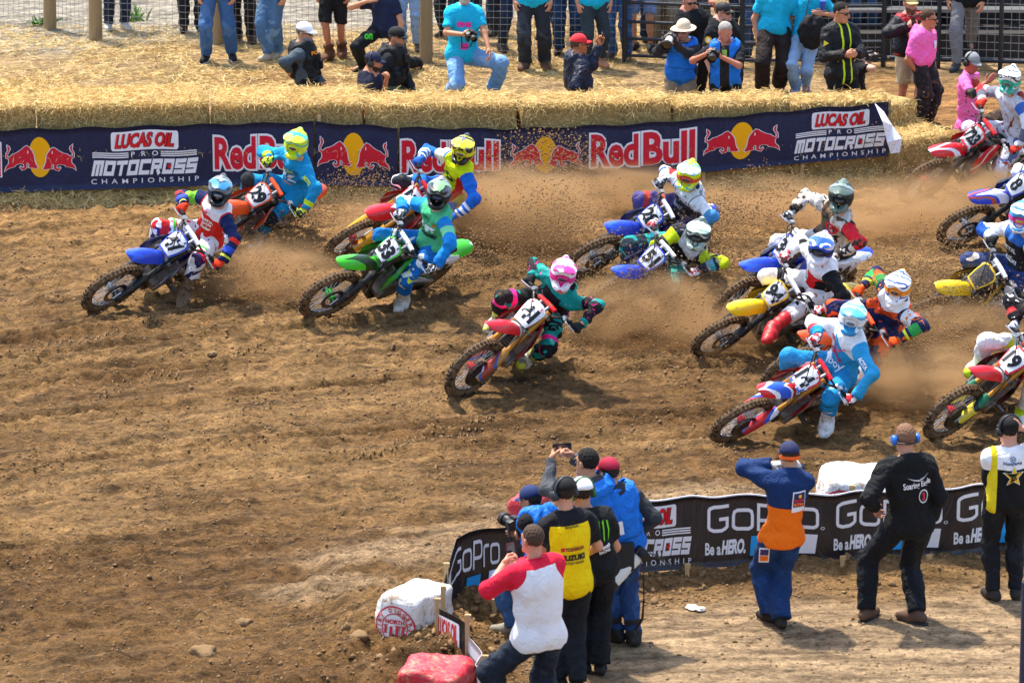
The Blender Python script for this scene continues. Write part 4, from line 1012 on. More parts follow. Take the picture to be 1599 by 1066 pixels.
bmk('chain', lambda m: m.tube([(.62, .085, .46), (.3, .082, .465), (0, .08, .44), (-.1, .08, .335), (0, .08, .23), (.3, .082, .31), (.62, .085, .36)], .009, 6))
bmk('chain_guide', lambda m: m.box((.08, .085, .225), (.16, .03, .07)))
def shock(m):
    m.tube([(.42, 0, .36), (.52, 0, .70)], .02, 8)
    for k in range(26):
        pass
    m.tube([(.44 + .075 * t_ + .035 * math.cos(t_ * 40) * .9, .042 * math.sin(t_ * 40), .42 + .24 * t_) for t_ in np.linspace(0, 1, 60)], .0085, 6)
bmk('shock', shock)
for n_, s_ in (('l', 1), ('r', -1)): bmk('footpeg_' + n_, lambda m, s_=s_: (m.box((.56, .21 * s_, .345), (.055, .12, .02)), [m.box((.54 + .02 * k, .21 * s_, .36), (.008, .12, .012)) for k in range(3)]))
bmk('axle_nut', lambda m: m.disc(AX, .02, .22, 8))

def quat_axis(a, ang): return Matrix.Rotation(ang, 4, Vector(a))
STEERED = None
class Bike: pass
def make_bike(num, q, cols, label, plate_bg=None, digit='0c0c0e', fork='black', guard=None, rimm=None, discg=False, disc=None, gold=False):
    """cols: front fender, shroud, rear fender, side plates, tank, frame"""
    x, y, yaw, lean, st, s, pi = q
    B = Bike(); root = empty('motocross_bike'); B.root = root
    M = Matrix.Translation((x, y, 0.0)) @ Matrix.Rotation(yaw, 4, 'Z') @ Matrix.Rotation(-lean, 4, 'X') @ Matrix.Scale(s, 4) @ Matrix.Translation((-.74, 0, 0)) @ Matrix.Rotation(-pi, 4, 'Y')
    # settle both tyres on the earth
    w = [M @ Vector(p) for p in ((0, 0, 0), (1.48, 0, 0))]
    SM = Matrix.Translation(SPV) @ quat_axis(SA, st) @ Matrix.Translation(-SPV)
    lowf = min((M @ SM @ Vector(AX + np.array([.352 * math.cos(a), 0, .352 * math.sin(a)]))).z for a in np.linspace(0, 6.28, 60))
    M = Matrix.Translation((0, 0, float(gz(w[1].x, w[1].y)) * .6 - max(0, lowf) * .5)) @ M
    root.matrix_basis = M; B.M = M; B.SM = SM
    tag(root, label, 'motorbike', 'racing motocross bikes')
    fk_up = {'black': black_fork, 'gold': gold_fork}[fork]
    guard = guard or black_fork; rimm = rimm or rim_m
    def P(name, key, m, par=root, steer=False):
        o = obj(name, BM[key], m, par)
        if steer: o.matrix_basis = SM
        return o
    fw = P('front_wheel', 'front_tyre', tyre_m, root, True); fw.name = 'front_wheel'
    for nm, key, m in (('rim', 'front_rim', rimm), ('spoke_set', 'front_spokes', chrome_m), ('hub', 'front_hub', cols.get('hub', alu_m)), ('brake_disc', 'front_disc', steel_m)): P(nm, key, m, fw)
    rw = P('rear_wheel', 'rear_tyre', tyre_m)
    for nm, key, m in (('rim', 'rear_rim', rimm), ('spoke_set', 'rear_spokes', chrome_m), ('hub', 'rear_hub', cols.get('hub', alu_m)), ('brake_disc', 'rear_disc', steel_m), ('sprocket', 'sprocket', alu_m)): P(nm, key, m, rw)
    if discg: P('disc_guard', 'disc_guard', carbon_m, root, True)
    P('brake_caliper', 'caliper', steel_m, root, True)
    for k in 'lr':
        f = P('fork_leg', 'fork_upper_' + k, fk_up, root, True); P('slider', 'fork_lower_' + k, chrome_m, f); P('fork_guard', 'fork_guard_' + k, guard, f)
    P('triple_clamp', 'triple_clamp', alu_m, root, True)
    hb = P('handlebar', 'handlebar', cols.get('bar', black_fork), root, True)
    P('bar_pad', 'bar_pad', cols.get('pad', white_p), hb)
    for k in 'lr': P('grip', 'grip_' + k, rubber_m, hb); P('lever', 'lever_' + k, chrome_m, hb)
    P('brake_hose', 'brake_hose', rubber_m, root, True)
    pl = P('number_plate', 'number_plate', cols.get('rimc', cols['front']), root, True); P('plate_field', 'plate_field', plate_bg or plate_white, pl)
    if num:
        v, f, asp = text2d(num, .05); hgt = .165; wd = min(.195, hgt * asp * .92)
        Pn = [plate_pt(-(p[0] - .5) * -wd, -.088 + p[1] * hgt, .006) for p in v]; obj('number', mesh_data('number', Pn, [tuple(q_) for q_ in f], False), flat(digit, .4), pl)
        v2, f2, a2 = text2d(num, .05)
        for sgn in (1, -1):
            Q = [(.30 - (p[0] - .5) * .26 * sgn - .10, sgn * .158, .60 + p[1] * .15) for p in v2]
            B.side = obj('side_number', mesh_data('side_number', Q, [tuple(q_) for q_ in f2], False), flat(digit, .4), root)
    v, f = merge([rect(-.075, .083, .075, .112)])
    obj('plate_strip', mesh_data('plate_strip', [plate_pt(p[0], p[1], .006) for p in v], f, False), cols.get('strip', black_p), pl)
    P('front_fender', 'front_fender', cols['front'], root, True)
    for k in 'lr': P('radiator_shroud', 'shroud_' + k, cols['shroud']); P('radiator', 'radiator_' + k, alu_m); P('side_panel', 'side_panel_' + k, cols['side']); P('footpeg', 'footpeg_' + k, steel_m)
    tk = P('fuel_tank', 'fuel_tank', cols.get('tank', cols['shroud'])); P('filler_cap', 'tank_cap', dark_m, tk)
    P('seat', 'seat', cols.get('seat', seat_m)); P('rear_fender', 'rear_fender', cols['rear']); P('frame', 'frame', cols.get('frame', alu_m)); P('engine', 'engine', engine_m); P('skid_plate', 'skid_plate', dark_m)
    P('exhaust_pipe', 'exhaust_pipe', steel_m); P('muffler', 'muffler', cols.get('muffler', alu_m)); P('swingarm', 'swingarm', alu_m); P('chain', 'chain', steel_m); P('chain_guide', 'chain_guide', dark_m); P('shock_absorber', 'shock', cols.get('spring', steel_m))
    def W(p, steer=False):
        v = Vector(p); v = M @ (SM @ v if steer else v); return np.array(v)
    B.W = W; B.gl, B.gr = W((.905, .36, 1.155), True), W((.905, -.36, 1.155), True); B.pl, B.pr = W((.56, .23, .355)), W((.56, -.23, .355))
    R3 = np.array(M.to_3x3()) / s; B.fwd, B.left, B.up = R3[:, 0], R3[:, 1], R3[:, 2]; B.s = s; B.num = num
    return B
def col(c, rough=.3, dirt=.3): return mat(c, rough, 0, .5, 0, 60, dirt)
# ------------------------------------------------------------------ people: one blended surface per body, clothes as shells over it
f32 = np.float32
def _v(p): return np.asarray(p, f32)
def sd_cap(p, a, b, ra, rb):
    a, b = _v(a), _v(b); ba = b - a; pa = p - a; h = np.clip(pa @ ba / max(float(ba @ ba), 1e-9), 0, 1)
    return np.sqrt(((pa - h[:, None] * ba) ** 2).sum(1)) - (ra + (rb - ra) * h)
def sd_ell(p, c, R, r):
    q = (p - _v(c)) @ np.asarray(R, f32); r = np.asarray(r, f32); k0 = np.sqrt(((q / r) ** 2).sum(1)); k1 = np.sqrt(((q / (r * r)) ** 2).sum(1)) + 1e-9
    return k0 * (k0 - 1) / k1
def smin(a, b, k):
    h = np.clip(.5 + .5 * (b - a) / k, 0, 1); return b * (1 - h) + a * h - k * h * (1 - h)
def sd_plane(p, c, n): return (p - _v(c)) @ _v(n)
def nets(sdf, lo, hi, h, relax=1):
    lo, hi = np.asarray(lo) - 2 * h, np.asarray(hi) + 2 * h; n = np.ceil((hi - lo) / h).astype(int) + 1
    ax = [lo[k] + h * np.arange(n[k]) for k in range(3)]
    G = np.stack(np.meshgrid(*ax, indexing='ij'), -1).astype(f32).reshape(-1, 3); D = sdf(G).reshape(n)
    I = D < 0; c = [n[0] - 1, n[1] - 1, n[2] - 1]
    cnt = np.zeros(c, int)
    for i in (0, 1):
        for j in (0, 1):
            for k in (0, 1): cnt += I[i:i + c[0], j:j + c[1], k:k + c[2]]
    mask = (cnt > 0) & (cnt < 8); idx = -np.ones(c, int); cell = np.argwhere(mask); idx[mask] = np.arange(len(cell))
    acc = np.zeros((len(cell), 3)); w = np.zeros(len(cell)); X, Y, Z = cell.T
    cor = [(0, 0, 0), (1, 0, 0), (0, 1, 0), (1, 1, 0), (0, 0, 1), (1, 0, 1), (0, 1, 1), (1, 1, 1)]
    for a, b in ((0, 1), (2, 3), (4, 5), (6, 7), (0, 2), (1, 3), (4, 6), (5, 7), (0, 4), (1, 5), (2, 6), (3, 7)):
        A, Bc = cor[a], cor[b]; da = D[X + A[0], Y + A[1], Z + A[2]]; db = D[X + Bc[0], Y + Bc[1], Z + Bc[2]]; m = (da < 0) != (db < 0)
        t = np.where(m, da / np.where(m, da - db, 1), 0); P = np.array(A) + t[:, None] * (np.array(Bc) - np.array(A)); acc += np.where(m[:, None], P, 0); w += m
    V = lo + (cell + acc / np.maximum(w, 1)[:, None]) * h
    F = []
    for axis in range(3):
        o1, o2 = (axis + 1) % 3, (axis + 2) % 3
        s0 = [slice(1, c[k]) if k != axis else slice(0, c[k]) for k in range(3)]
        e = np.argwhere(np.ones([ (c[k] - 1) if k != axis else c[k] for k in range(3)], bool)); off = np.array([0 if k == axis else 1 for k in range(3)]); g = e + off
        g2 = g.copy(); g2[:, axis] += 1; a = I[g[:, 0], g[:, 1], g[:, 2]]; b = I[g2[:, 0], g2[:, 1], g2[:, 2]]; m = a != b; g = g[m]; a = a[m]
        u = np.zeros(3, int); u[o1] = 1; v = np.zeros(3, int); v[o2] = 1
        q = [idx[tuple((g - u - v).T)], idx[tuple((g - v).T)], idx[tuple(g.T)], idx[tuple((g - u).T)]]
        f = np.stack(q, 1); f[~a] = f[~a][:, ::-1]; F.append(f)
    F = np.concatenate(F); F = F[(F >= 0).all(1)]
    for _ in range(relax):
        e = h * .35; Vf = V.astype(f32); d = sdf(Vf); g = np.stack([sdf(Vf + _v(np.eye(3)[k] * e)) - sdf(Vf - _v(np.eye(3)[k] * e)) for k in range(3)], 1) / (2 * e)
        gl = np.linalg.norm(g, axis=1, keepdims=True) + 1e-6; V = V - (np.clip(d, -h, h)[:, None] * g / gl) * .9
    return V, F
def unit(v): v = np.asarray(v, float); return v / (np.linalg.norm(v) + 1e-9)
def ik(a, c, l1, l2, pole):
    """Middle joint of a two-bone limb from a to c bending towards pole."""
    a, c = np.asarray(a, float), np.asarray(c, float); d = c - a; L = np.linalg.norm(d); mx = (l1 + l2) * .995
    if L > mx: c = a + d / L * mx; d = c - a; L = mx
    u = d / L; x = (l1 ** 2 - l2 ** 2 + L ** 2) / (2 * L); hgt = math.sqrt(max(l1 ** 2 - x * x, 1e-4)); p = np.asarray(pole, float) - (np.asarray(pole, float) @ u) * u
    return a + u * x + unit(p) * hgt, c

# ---- reusable heads, hands, headgear in local frames (x right, y forward, z up) ----
E3 = np.eye(3)
def head_sdf(p):
    d = sd_ell(p, (0, -.012, .03), E3, (.076, .095, .092))
    d = smin(d, sd_ell(p, (0, .022, -.045), E3, (.058, .068, .075)), .03)
    d = smin(d, sd_cap(p, (-.022, .062, -.098), (.022, .062, -.098), .02, .02), .025)                       # chin
    d = smin(d, sd_cap(p, (0, .083, .012), (0, .108, -.024), .009, .014), .014)                             # nose
    d = smin(d, sd_cap(p, (-.036, .076, .024), (.036, .076, .024), .011, .011), .014)                       # brow
    d = smin(d, sd_cap(p, (-.016, .086, -.058), (.016, .086, -.058), .010, .010), .010)                     # lips
    for s in (-1, 1):
        d = np.maximum(d, -smin(sd_ell(p, (.032 * s, .092, .004), E3, (.017, .016, .011)), d + 1, .001))
        d = smin(d, sd_ell(p, (.032 * s, .076, .004), E3, (.013, .012, .010)), .004)
        d = smin(d, sd_ell(p, (.079 * s, -.012, -.004), np.array(Matrix.Rotation(.35 * s, 3, 'Z')), (.010, .020, .034)), .008)
    return smin(d, sd_cap(p, (0, -.02, -.06), (0, -.035, -.14), .055, .058), .03)
HEADV, HEADF = nets(head_sdf, (-.10, -.13, -.15), (.10, .135, .135), .0085)
def hair_sdf(p):
    d = sd_ell(p, (0, -.016, .036), E3, (.083, .100, .096)); n = .004 * np.sin(p[:, 0] * 160) * np.sin(p[:, 1] * 140 + p[:, 2] * 120)
    d = d + n; d = np.maximum(d, -(p[:, 2] - .048 + np.clip(-(p[:, 1] - .03) * 1.15, -.012, .115)))                   # hairline runs back and down
    return d
HAIRV, HAIRF = nets(hair_sdf, (-.09, -.125, -.12), (.09, .1, .14), .009)
def hand_sdf(pose):
    def fn(p):
        d = sd_cap(p, (-.03, 0, 0), (.01, 0, 0), .024, .026)
        d = smin(d, sd_ell(p, (.045, 0, 0), E3, (.052, .042, .017)), .018)
        for i, (y, l) in enumerate(((.031, .9), (.011, 1.0), (-.010, .94), (-.029, .76))):
            a = np.array([.082 - abs(y - .005) * .25, y, 0]); L = np.array([.040, .027, .021]) * l
            bend = {'grip': (70, 80, 55), 'relax': (22, 30, 22), 'hold': (45, 55, 40), 'flat': (6, 8, 6)}[pose]; ang = 0; q = a
            for k in range(3):
                ang += math.radians(bend[k]); n_ = q + L[k] * np.array([math.cos(ang), 0, -math.sin(ang)])
                d = smin(d, sd_cap(p, q, n_, .0098 - .0007 * k, .0092 - .0007 * k), .006 if k else .012); q = n_
        t0 = np.array([.012, .030, -.006]); sp = {'grip': ((.045, .052, -.030), (.072, .035, -.052)), 'relax': ((.042, .056, -.022), (.072, .060, -.036)), 'hold': ((.044, .052, -.034), (.074, .040, -.050)), 'flat': ((.040, .060, -.006), (.068, .075, -.008))}[pose]
        d = smin(d, sd_cap(p, t0, sp[0], .015, .0115), .014); return smin(d, sd_cap(p, sp[0], sp[1], .0115, .0095), .006)
    return fn
HANDS = {k: nets(hand_sdf(k), (-.05, -.06, -.09), (.185, .09, .04), .0075) for k in ('grip', 'relax', 'hold', 'flat')}
def helmet_sdf(p):
    d = sd_ell(p, (0, -.012, .02), E3, (.128, .155, .142)); d = smin(d, sd_ell(p, (0, -.03, -.06), E3, (.112, .125, .095)), .05)
    bar_ = sd_ell(p, (0, .085, -.085), E3, (.088, .105, .052)); d = smin(d, bar_, .035)
    d = np.maximum(d, -sd_ell(p, (0, .165, -.004), E3, (.092, .120, .060))); d = np.maximum(d, -(p[:, 2] + .135))
    d = np.minimum(d, np.maximum(sd_ell(p, (0, -.02, .10), E3, (.05, .15, .075)), -(p[:, 2] - .06)))                     # crown ridge
    for s in (-1, 1):
        d = np.maximum(d, -sd_cap(p, (.035 * s, .185, -.080), (.060 * s, .165, -.082), .010, .010))                # chin vents
        d = np.maximum(d, -sd_cap(p, (.06 * s, .09, .125), (.075 * s, .02, .135), .010, .012))
    return d
HELV, HELF = nets(helmet_sdf, (-.135, -.175, -.14), (.135, .20, .18), .010)
def peak_mesh():
    mb = MB(); rg = []
    for y, z, w, dr in ((-.02, .150, .105, .050), (.05, .160, .122, .052), (.11, .164, .126, .046), (.17, .163, .118, .036), (.23, .158, .098, .024), (.265, .152, .062, .012)):
        rg.append([(w * k, y - .03 * abs(k) ** 2, z - dr * abs(k) ** 2.4 + (.010 if abs(k) < .3 else 0)) for k in np.linspace(-1, 1, 11)])
    mb.rings(rg, caps=False, closed=False); mb.rings([[(p[0], p[1], p[2] - .006) for p in r] for r in rg], caps=False, closed=False); return mb.mesh('helmet_peak')
PEAK = peak_mesh()
def goggle(r, dy, tz):
    V, F = nets(lambda p: np.maximum(sd_ell(p, (0, .045 + dy, -.004), E3, r), -(p[:, 1] - .035)), (-.12, .0, -.08), (.12, .15, .07), .010); return mesh_data('goggles', V, [tuple(f) for f in F])
GOGF, GOGL = goggle((.098, .082, .056), 0, 0), goggle((.080, .078, .040), .008, 0)
HELMESH = mesh_data('helmet', HELV, [tuple(f) for f in HELF])
def strap_mesh():
    mb = MB(); A = np.linspace(.55, 2 * math.pi - .55, 26) + math.pi / 2
    rg = [[(.1315 * math.cos(a), -.012 + .159 * math.sin(a), z * .022 + .004) for z in (-1, 0, 1)] for a in A]; mb.rings(rg, caps=False, closed=False); return mb.mesh('goggle_strap')
STRAP = strap_mesh()
def cap_meshes():
    V, F = nets(lambda p: np.maximum(sd_ell(p, (0, -.012, .045), E3, (.088, .108, .098)), -(p[:, 2] - .046 + .10 * (p[:, 1]) * .6)), (-.1, -.13, .0), (.1, .11, .15), .010); a = mesh_data('cap', V, [tuple(f) for f in F])
    mb = MB(); rg = []
    for y, z, w in ((.062, .048, .074), (.095, .046, .076), (.135, .040, .066), (.16, .034, .042)): rg.append([(w * k, y - .035 * k * k, z - .014 * k * k) for k in np.linspace(-1, 1, 9)])
    mb.rings(rg, caps=False, closed=False); mb.rings([[(p[0], p[1], p[2] - .005) for p in r] for r in rg], caps=False, closed=False); b = mb.mesh('cap_brim'); return a, b
CAPM, BRIM = cap_meshes()
def sunglass_mesh():
    mb = MB()
    for s in (-1, 1): mb.rings([[(s * .034 + .028 * math.cos(a) * k, .098 - .012 * abs(s * .034 + .028 * math.cos(a)) / .06 + y, .006 + .019 * math.sin(a) * k) for a in np.linspace(0, 6.283, 12, endpoint=False)] for y, k in ((-.006, 1), (.004, 1), (.007, .8))])
    for s in (-1, 1): mb.tube([(s * .06, .085, .010), (s * .083, .03, .012), (s * .085, -.02, .004)], .004, 5)
    mb.tube([(-.01, .100, .012), (.01, .100, .012)], .004, 5); return mb.mesh('sunglasses')
SHADES = sunglass_mesh()
def phones_mesh():
    mb = MB()
    for s in (-1, 1): mb.tube([(s * .080, -.012, -.005), (s * .112, -.012, -.005), (s * .118, -.012, -.005)], [.040, .042, .032], 14)
    mb.tube([(.105 * math.cos(a), -.03, .02 + .118 * math.sin(a) * 1.02) for a in np.linspace(-.1, math.pi + .1, 18)], .010, 6); return mb.mesh('ear_defenders')
PHONES = phones_mesh()
def neckband_phones():
    mb = MB()
    for s in (-1, 1): mb.tube([(s * .080, -.012, -.005), (s * .112, -.012, -.005), (s * .118, -.012, -.005)], [.040, .042, .032], 14)
    return mb.mesh('ear_defenders')
PHONES2 = neckband_phones()
def brimhat_mesh():
    V, F = nets(lambda p: np.minimum(np.maximum(sd_ell(p, (0, -.01, .05), E3, (.092, .11, .105)), -(p[:, 2] - .035)), np.maximum(sd_ell(p, (0, -.005, .03), E3, (.165, .18, .035)), np.abs(p[:, 2] - .036 + .5 * (p[:, 0] ** 2)) - .006)), (-.17, -.19, .0), (.17, .18, .16), .010); return mesh_data('sun_hat', V, [tuple(f) for f in F])
BRIMHAT = brimhat_mesh()
mb = MB(); mb.tube([(.100 * math.cos(a), -.012 + .108 * math.sin(a), -.02) for a in np.linspace(math.pi, 2 * math.pi, 16)], .008, 6); NECKBAND = mb.mesh('neck_band')
skin_m = {}
def skin(tone='c98d6b'):
    if tone not in skin_m:
        t = NT('skin'); o = t.obj(); n = t.noise(o, 14, 3); c = lin(tone); cc = t.mix(n.outputs[0], tuple(k * .85 for k in c), tuple(min(1, k * 1.1) for k in c)); skin_m[tone] = t.done(cc, .55, 0, .4)
    return skin_m[tone]
def frame_of(fwd, up=(0, 0, 1)):
    f = unit(fwd); u = np.asarray(up, float); r = unit(np.cross(f, u)); u = np.cross(r, f); return np.stack([r, f, u], 1)   # columns: right, forward, up

class Fig:
    """Joint positions of a figure; everything in metres in the scene."""
    def __init__(s, **k): s.__dict__.update(k)
    def prep(s):
        up = unit(s.neck - s.pel); r = unit(s.sR - s.sL); s.R_right = unit(r - (r @ up) * up); s.R_up = up; s.R_fwd = np.cross(up, s.R_right)
        s.T = np.stack([s.R_right, s.R_fwd, s.R_up], 1); s.H = frame_of(s.hfwd, s.hup); s.tl = np.linalg.norm(s.neck - s.pel); return s
    def torso(s, p, o=0.0):
        k, T, u, L, f = s.fat, s.T, s.R_up, s.tl, s.k
        at_ = lambda q: s.pel + (s.neck - s.pel) * q + s.R_fwd * s.bow * math.sin(q * 3.14)
        d = sd_ell(p, at_(.02), T, ((.158 * k + o) * f, (.122 * k + o) * f, (.15 + o) * f)); d = smin(d, sd_ell(p, at_(.36) + s.R_fwd * (k - 1) * .06, T, ((.146 * k + o) * f, (.112 * k * (1 + .5 * (k - 1)) + o) * f, (.19 + o) * f)), .05)
        d = smin(d, sd_ell(p, at_(.70), T, ((.170 * (.5 + .5 * k) + o) * f, (.125 * (.5 + .5 * k) + o) * f, (.20 + o) * f)), .06)
        d = smin(d, sd_cap(p, s.sL * .9 + s.sR * .1, s.sR * .9 + s.sL * .1, (.050 + o * .8) * f, (.050 + o * .8) * f), .06); return smin(d, sd_cap(p, s.sR * .35 + s.sL * .65 + u * .01, s.sR * .65 + s.sL * .35 + u * .01, (.075 + o) * f, (.075 + o) * f), .05)
    def arm(s, p, side, o=0.0, end=2.0, cutn=True):
        S, E, W = (s.sR, s.eR, s.wR) if side > 0 else (s.sL, s.eL, s.wL); f = s.k
        fo = sd_cap(p, E, W, (.043 + o) * f, (.030 + o) * f)
        if 1 <= end < 2: fo = np.maximum(fo, sd_plane(p, E + (W - E) * (end - 1), unit(W - E)))
        d = smin(sd_cap(p, S, E, (.053 + o) * f, (.043 + o) * f), fo, .03) if end > 1 else sd_cap(p, S, E, (.053 + o) * f, (.043 + o) * f)
        d = smin(d, sd_ell(p, S * .85 + E * .15, E3, [(.058 + o * .8) * f] * 3), .035)
        if end < 1: c = S + (E - S) * end; d = np.maximum(d, sd_plane(p, c, unit(E - S)))
        return d
    def leg(s, p, side, o=0.0, end=2.0, loose=0.0):
        A, K, B = (s.hR, s.kR, s.aR) if side > 0 else (s.hL, s.kL, s.aL); f = s.k
        th = sd_cap(p, A, K, (.092 * (.5 + .5 * s.fat) + o) * f, (.060 + o + loose * .4) * f)
        if end < 1: return np.maximum(th, sd_plane(p, A + (K - A) * end, unit(K - A)))
        fw = unit(np.cross(unit(B - A), s.R_right))
        sh = smin(sd_cap(p, K, B, (.058 + o + loose * .5) * f, (.040 + o + loose) * f), sd_cap(p, K * .75 + B * .25 + fw * -.012, K * .5 + B * .5 - fw * .012, (.056 + o + loose * .5) * f, (.05 + o + loose * .6) * f), .03)
        if end < 2: sh = np.maximum(sh, sd_plane(p, K + (B - K) * (end - 1), unit(B - K)))
        return smin(th, sh, .035)
    def foot(s, p, side, o=0.0):
        B, t = (s.aR, s.tR) if side > 0 else (s.aL, s.tL); f = s.k; fw = unit(t - B)
        sole = s.soleR if side > 0 else s.soleL
        hl = B - fw * .05 * f - sole * .045 * f
        d = smin(sd_cap(p, hl, hl + (t - hl) * .55, (.036 + o) * f, (.040 + o) * f), sd_cap(p, hl + (t - hl) * .5, t, (.040 + o) * f, (.032 + o) * f), .03)
        return smin(d, sd_cap(p, B, hl * .5 + t * .5, (.042 + o) * f, (.036 + o) * f), .03)
def fold(p, amp, seed, freq=1.0):
    r = np.random.RandomState(seed % 9999); out = 0
    for k in range(3):
        a = r.normal(size=3); a = a / np.linalg.norm(a) * (26 + 22 * k) * freq; b = r.normal(size=3) * 9; out = out + np.sin(p @ _v(a) + 1.7 * np.sin(p @ _v(b) + k)) * (1.0, .7, .45)[k]
    return amp * out / 1.5

class Person:
    n = 0
    def __init__(s, fig, label, cat='person', group=None, skin_tone='c98d6b', fine=.019, headless=False, eyes=True, bald=False, neckless=False, hands=('relax', 'relax'), bare_hands=True, feet=True):
        Person.n += 1; s.f = fig.prep(); s.fine = fine; f = fig; s.seed = Person.n * 37
        s.base = np.array([(f.aL[0] + f.aR[0]) / 2, (f.aL[1] + f.aR[1]) / 2, 0.0]) if not hasattr(f, 'origin') else f.origin
        def body(p):
            d = f.torso(p, -.012)
            for q in (-1, 1): d = smin(d, f.arm(p, q, -.004), .03)
            for q in (-1, 1):
                d = smin(d, f.leg(p, q, -.010), .03)
                if feet: d = smin(d, f.foot(p, q, -.010), .02)
            return smin(d, sd_cap(p, f.neck - f.R_up * .05, f.head + f.H @ np.array([0, -.03, -.07]), .055 * f.k, .052 * f.k), .04)
        J = np.stack([f.pel, f.neck, f.head, f.sL, f.sR, f.eL, f.eR, f.wL, f.wR, f.hL, f.hR, f.kL, f.kR, f.aL, f.aR, f.tL, f.tR])
        V, F = nets(body, J.min(0) - .16, J.max(0) + .16, fine * 1.2, 1); Vs, Fs, mi = [V], [F], [np.zeros(len(F), int)]; n = len(V)
        def more(v, fc, m=0):
            nonlocal n
            Vs.append(v); Fs.append(fc + n); mi.append(np.full(len(fc), m)); n += len(v)
        mats = [skin(skin_tone)]
        if not headless:
            more(f.head + (HEADV * f.k) @ f.H.T, HEADF)
            for sx in (-1, 1):
                c = np.array([.032 * sx, .084, .004]); more(f.head + ((c + ICV * [.0115, .008, .008]) * f.k) @ f.H.T, np.c_[ICF, ICF[:, 0]], 1); more(f.head + ((c + [0, .0055, 0] + ICV * [.0055, .004, .0055]) * f.k) @ f.H.T, np.c_[ICF, ICF[:, 0]], 2)
            more(f.head + ((np.array([0, .0935, -.058]) + ICV * [.020, .004, .005]) * f.k) @ f.H.T, np.c_[ICF, ICF[:, 0]], 3)
            mats += [flat('d8d4cc', .3), flat('2a1c14', .3), flat('8e4a42', .6)]
        s.hand_xf = {}
        for side, E, W, pose in ((1, f.eR, f.wR, hands[0]), (-1, f.eL, f.wL, hands[1])):
            hd = unit(getattr(f, 'hdirR' if side > 0 else 'hdirL', W - E)); bk = getattr(f, 'hbackR' if side > 0 else 'hbackL', None)
            if bk is None: bk = f.R_right * side * .8 + f.R_fwd * .35
            bk = unit(np.asarray(bk) - (np.asarray(bk) @ hd) * hd); th = np.cross(bk, hd) * 1.0                   # +y of the hand = thumb side
            thumb = th if side > 0 else -th
            HM = np.stack([hd, thumb, bk], 1); hv, hf = HANDS[pose]
            if np.linalg.det(HM) < 0: hf = hf[:, ::-1]
            s.hand_xf[side] = (W, HM, hf, pose)
            if bare_hands: more(W + (hv * f.k) @ HM.T, hf)
        me = mesh_data('person', np.concatenate(Vs) - s.base, [tuple(dict.fromkeys(q)) for q in np.concatenate(Fs).tolist()], True, np.concatenate(mi))
        s.o = obj('person', me, mats, None, tuple(s.base)); tag(s.o, label, cat, group); s.sdfs = {}
    def local(s, v): return np.asarray(v) - s.base
    def shell(s, name, sdf, m, lo, hi, h=None, attr=None, parent=None):
        V, F = nets(sdf, lo, hi, h or s.fine, 1); me = mesh_data(name, s.local(V), F); f = s.f
        Vf = V.astype(f32)
        if attr:
            tl = (V - f.pel) @ f.T * (.52 / f.tl if attr == 'top' else 1.0)
            if attr == 'top':
                dt = f.torso(Vf); dr, dl = f.arm(Vf, 1), f.arm(Vf, -1); da = np.minimum(dr, dl); rr = dr < dl; arm = dt - da + .01
                lim = np.zeros(len(V))
                for side, S, E, W in ((1, f.sR, f.eR, f.wR), (-1, f.sL, f.eL, f.wL)):
                    a = (V - S) @ (E - S) / ((E - S) @ (E - S)); b = (V - E) @ (W - E) / ((W - E) @ (W - E)); d1 = np.linalg.norm(V - (S + np.clip(a, 0, 1)[:, None] * (E - S)), axis=1); d2 = np.linalg.norm(V - (E + np.clip(b, 0, 1)[:, None] * (W - E)), axis=1)
                    l = np.where(d1 < d2, np.clip(a, 0, 1), 1 + np.clip(b, 0, 1)); lim = np.where(rr == (side > 0), l, lim)
                sd_ = np.where(rr, 1.0, -1.0)
            else:
                dr, dl = f.leg(Vf, 1), f.leg(Vf, -1); rr = dr < dl; arm = np.ones(len(V)); lim = np.zeros(len(V)); sd_ = np.where(rr, 1.0, -1.0)
                for side, S, E, W in ((1, f.hR, f.kR, f.aR), (-1, f.hL, f.kL, f.aL)):
                    a = (V - S) @ (E - S) / ((E - S) @ (E - S)); b = (V - E) @ (W - E) / ((W - E) @ (W - E)); d1 = np.linalg.norm(V - (S + np.clip(a, -1, 1)[:, None] * (E - S)), axis=1); d2 = np.linalg.norm(V - (E + np.clip(b, 0, 1)[:, None] * (W - E)), axis=1)
                    l = np.where(d1 < d2, np.clip(a, -1, 1), 1 + np.clip(b, 0, 1)); lim = np.where(rr == (side > 0), l, lim)
            me.attributes.new('tl', 'FLOAT_VECTOR', 'POINT').data.foreach_set('vector', tl.astype(f32).ravel())
            for nme, val in (('arm', arm), ('lim', lim), ('sd', sd_)): me.attributes.new(nme, 'FLOAT', 'POINT').data.foreach_set('value', np.asarray(val, f32))
        o = obj(name, me, m, parent or s.o); s.sdfs[name] = sdf; return o
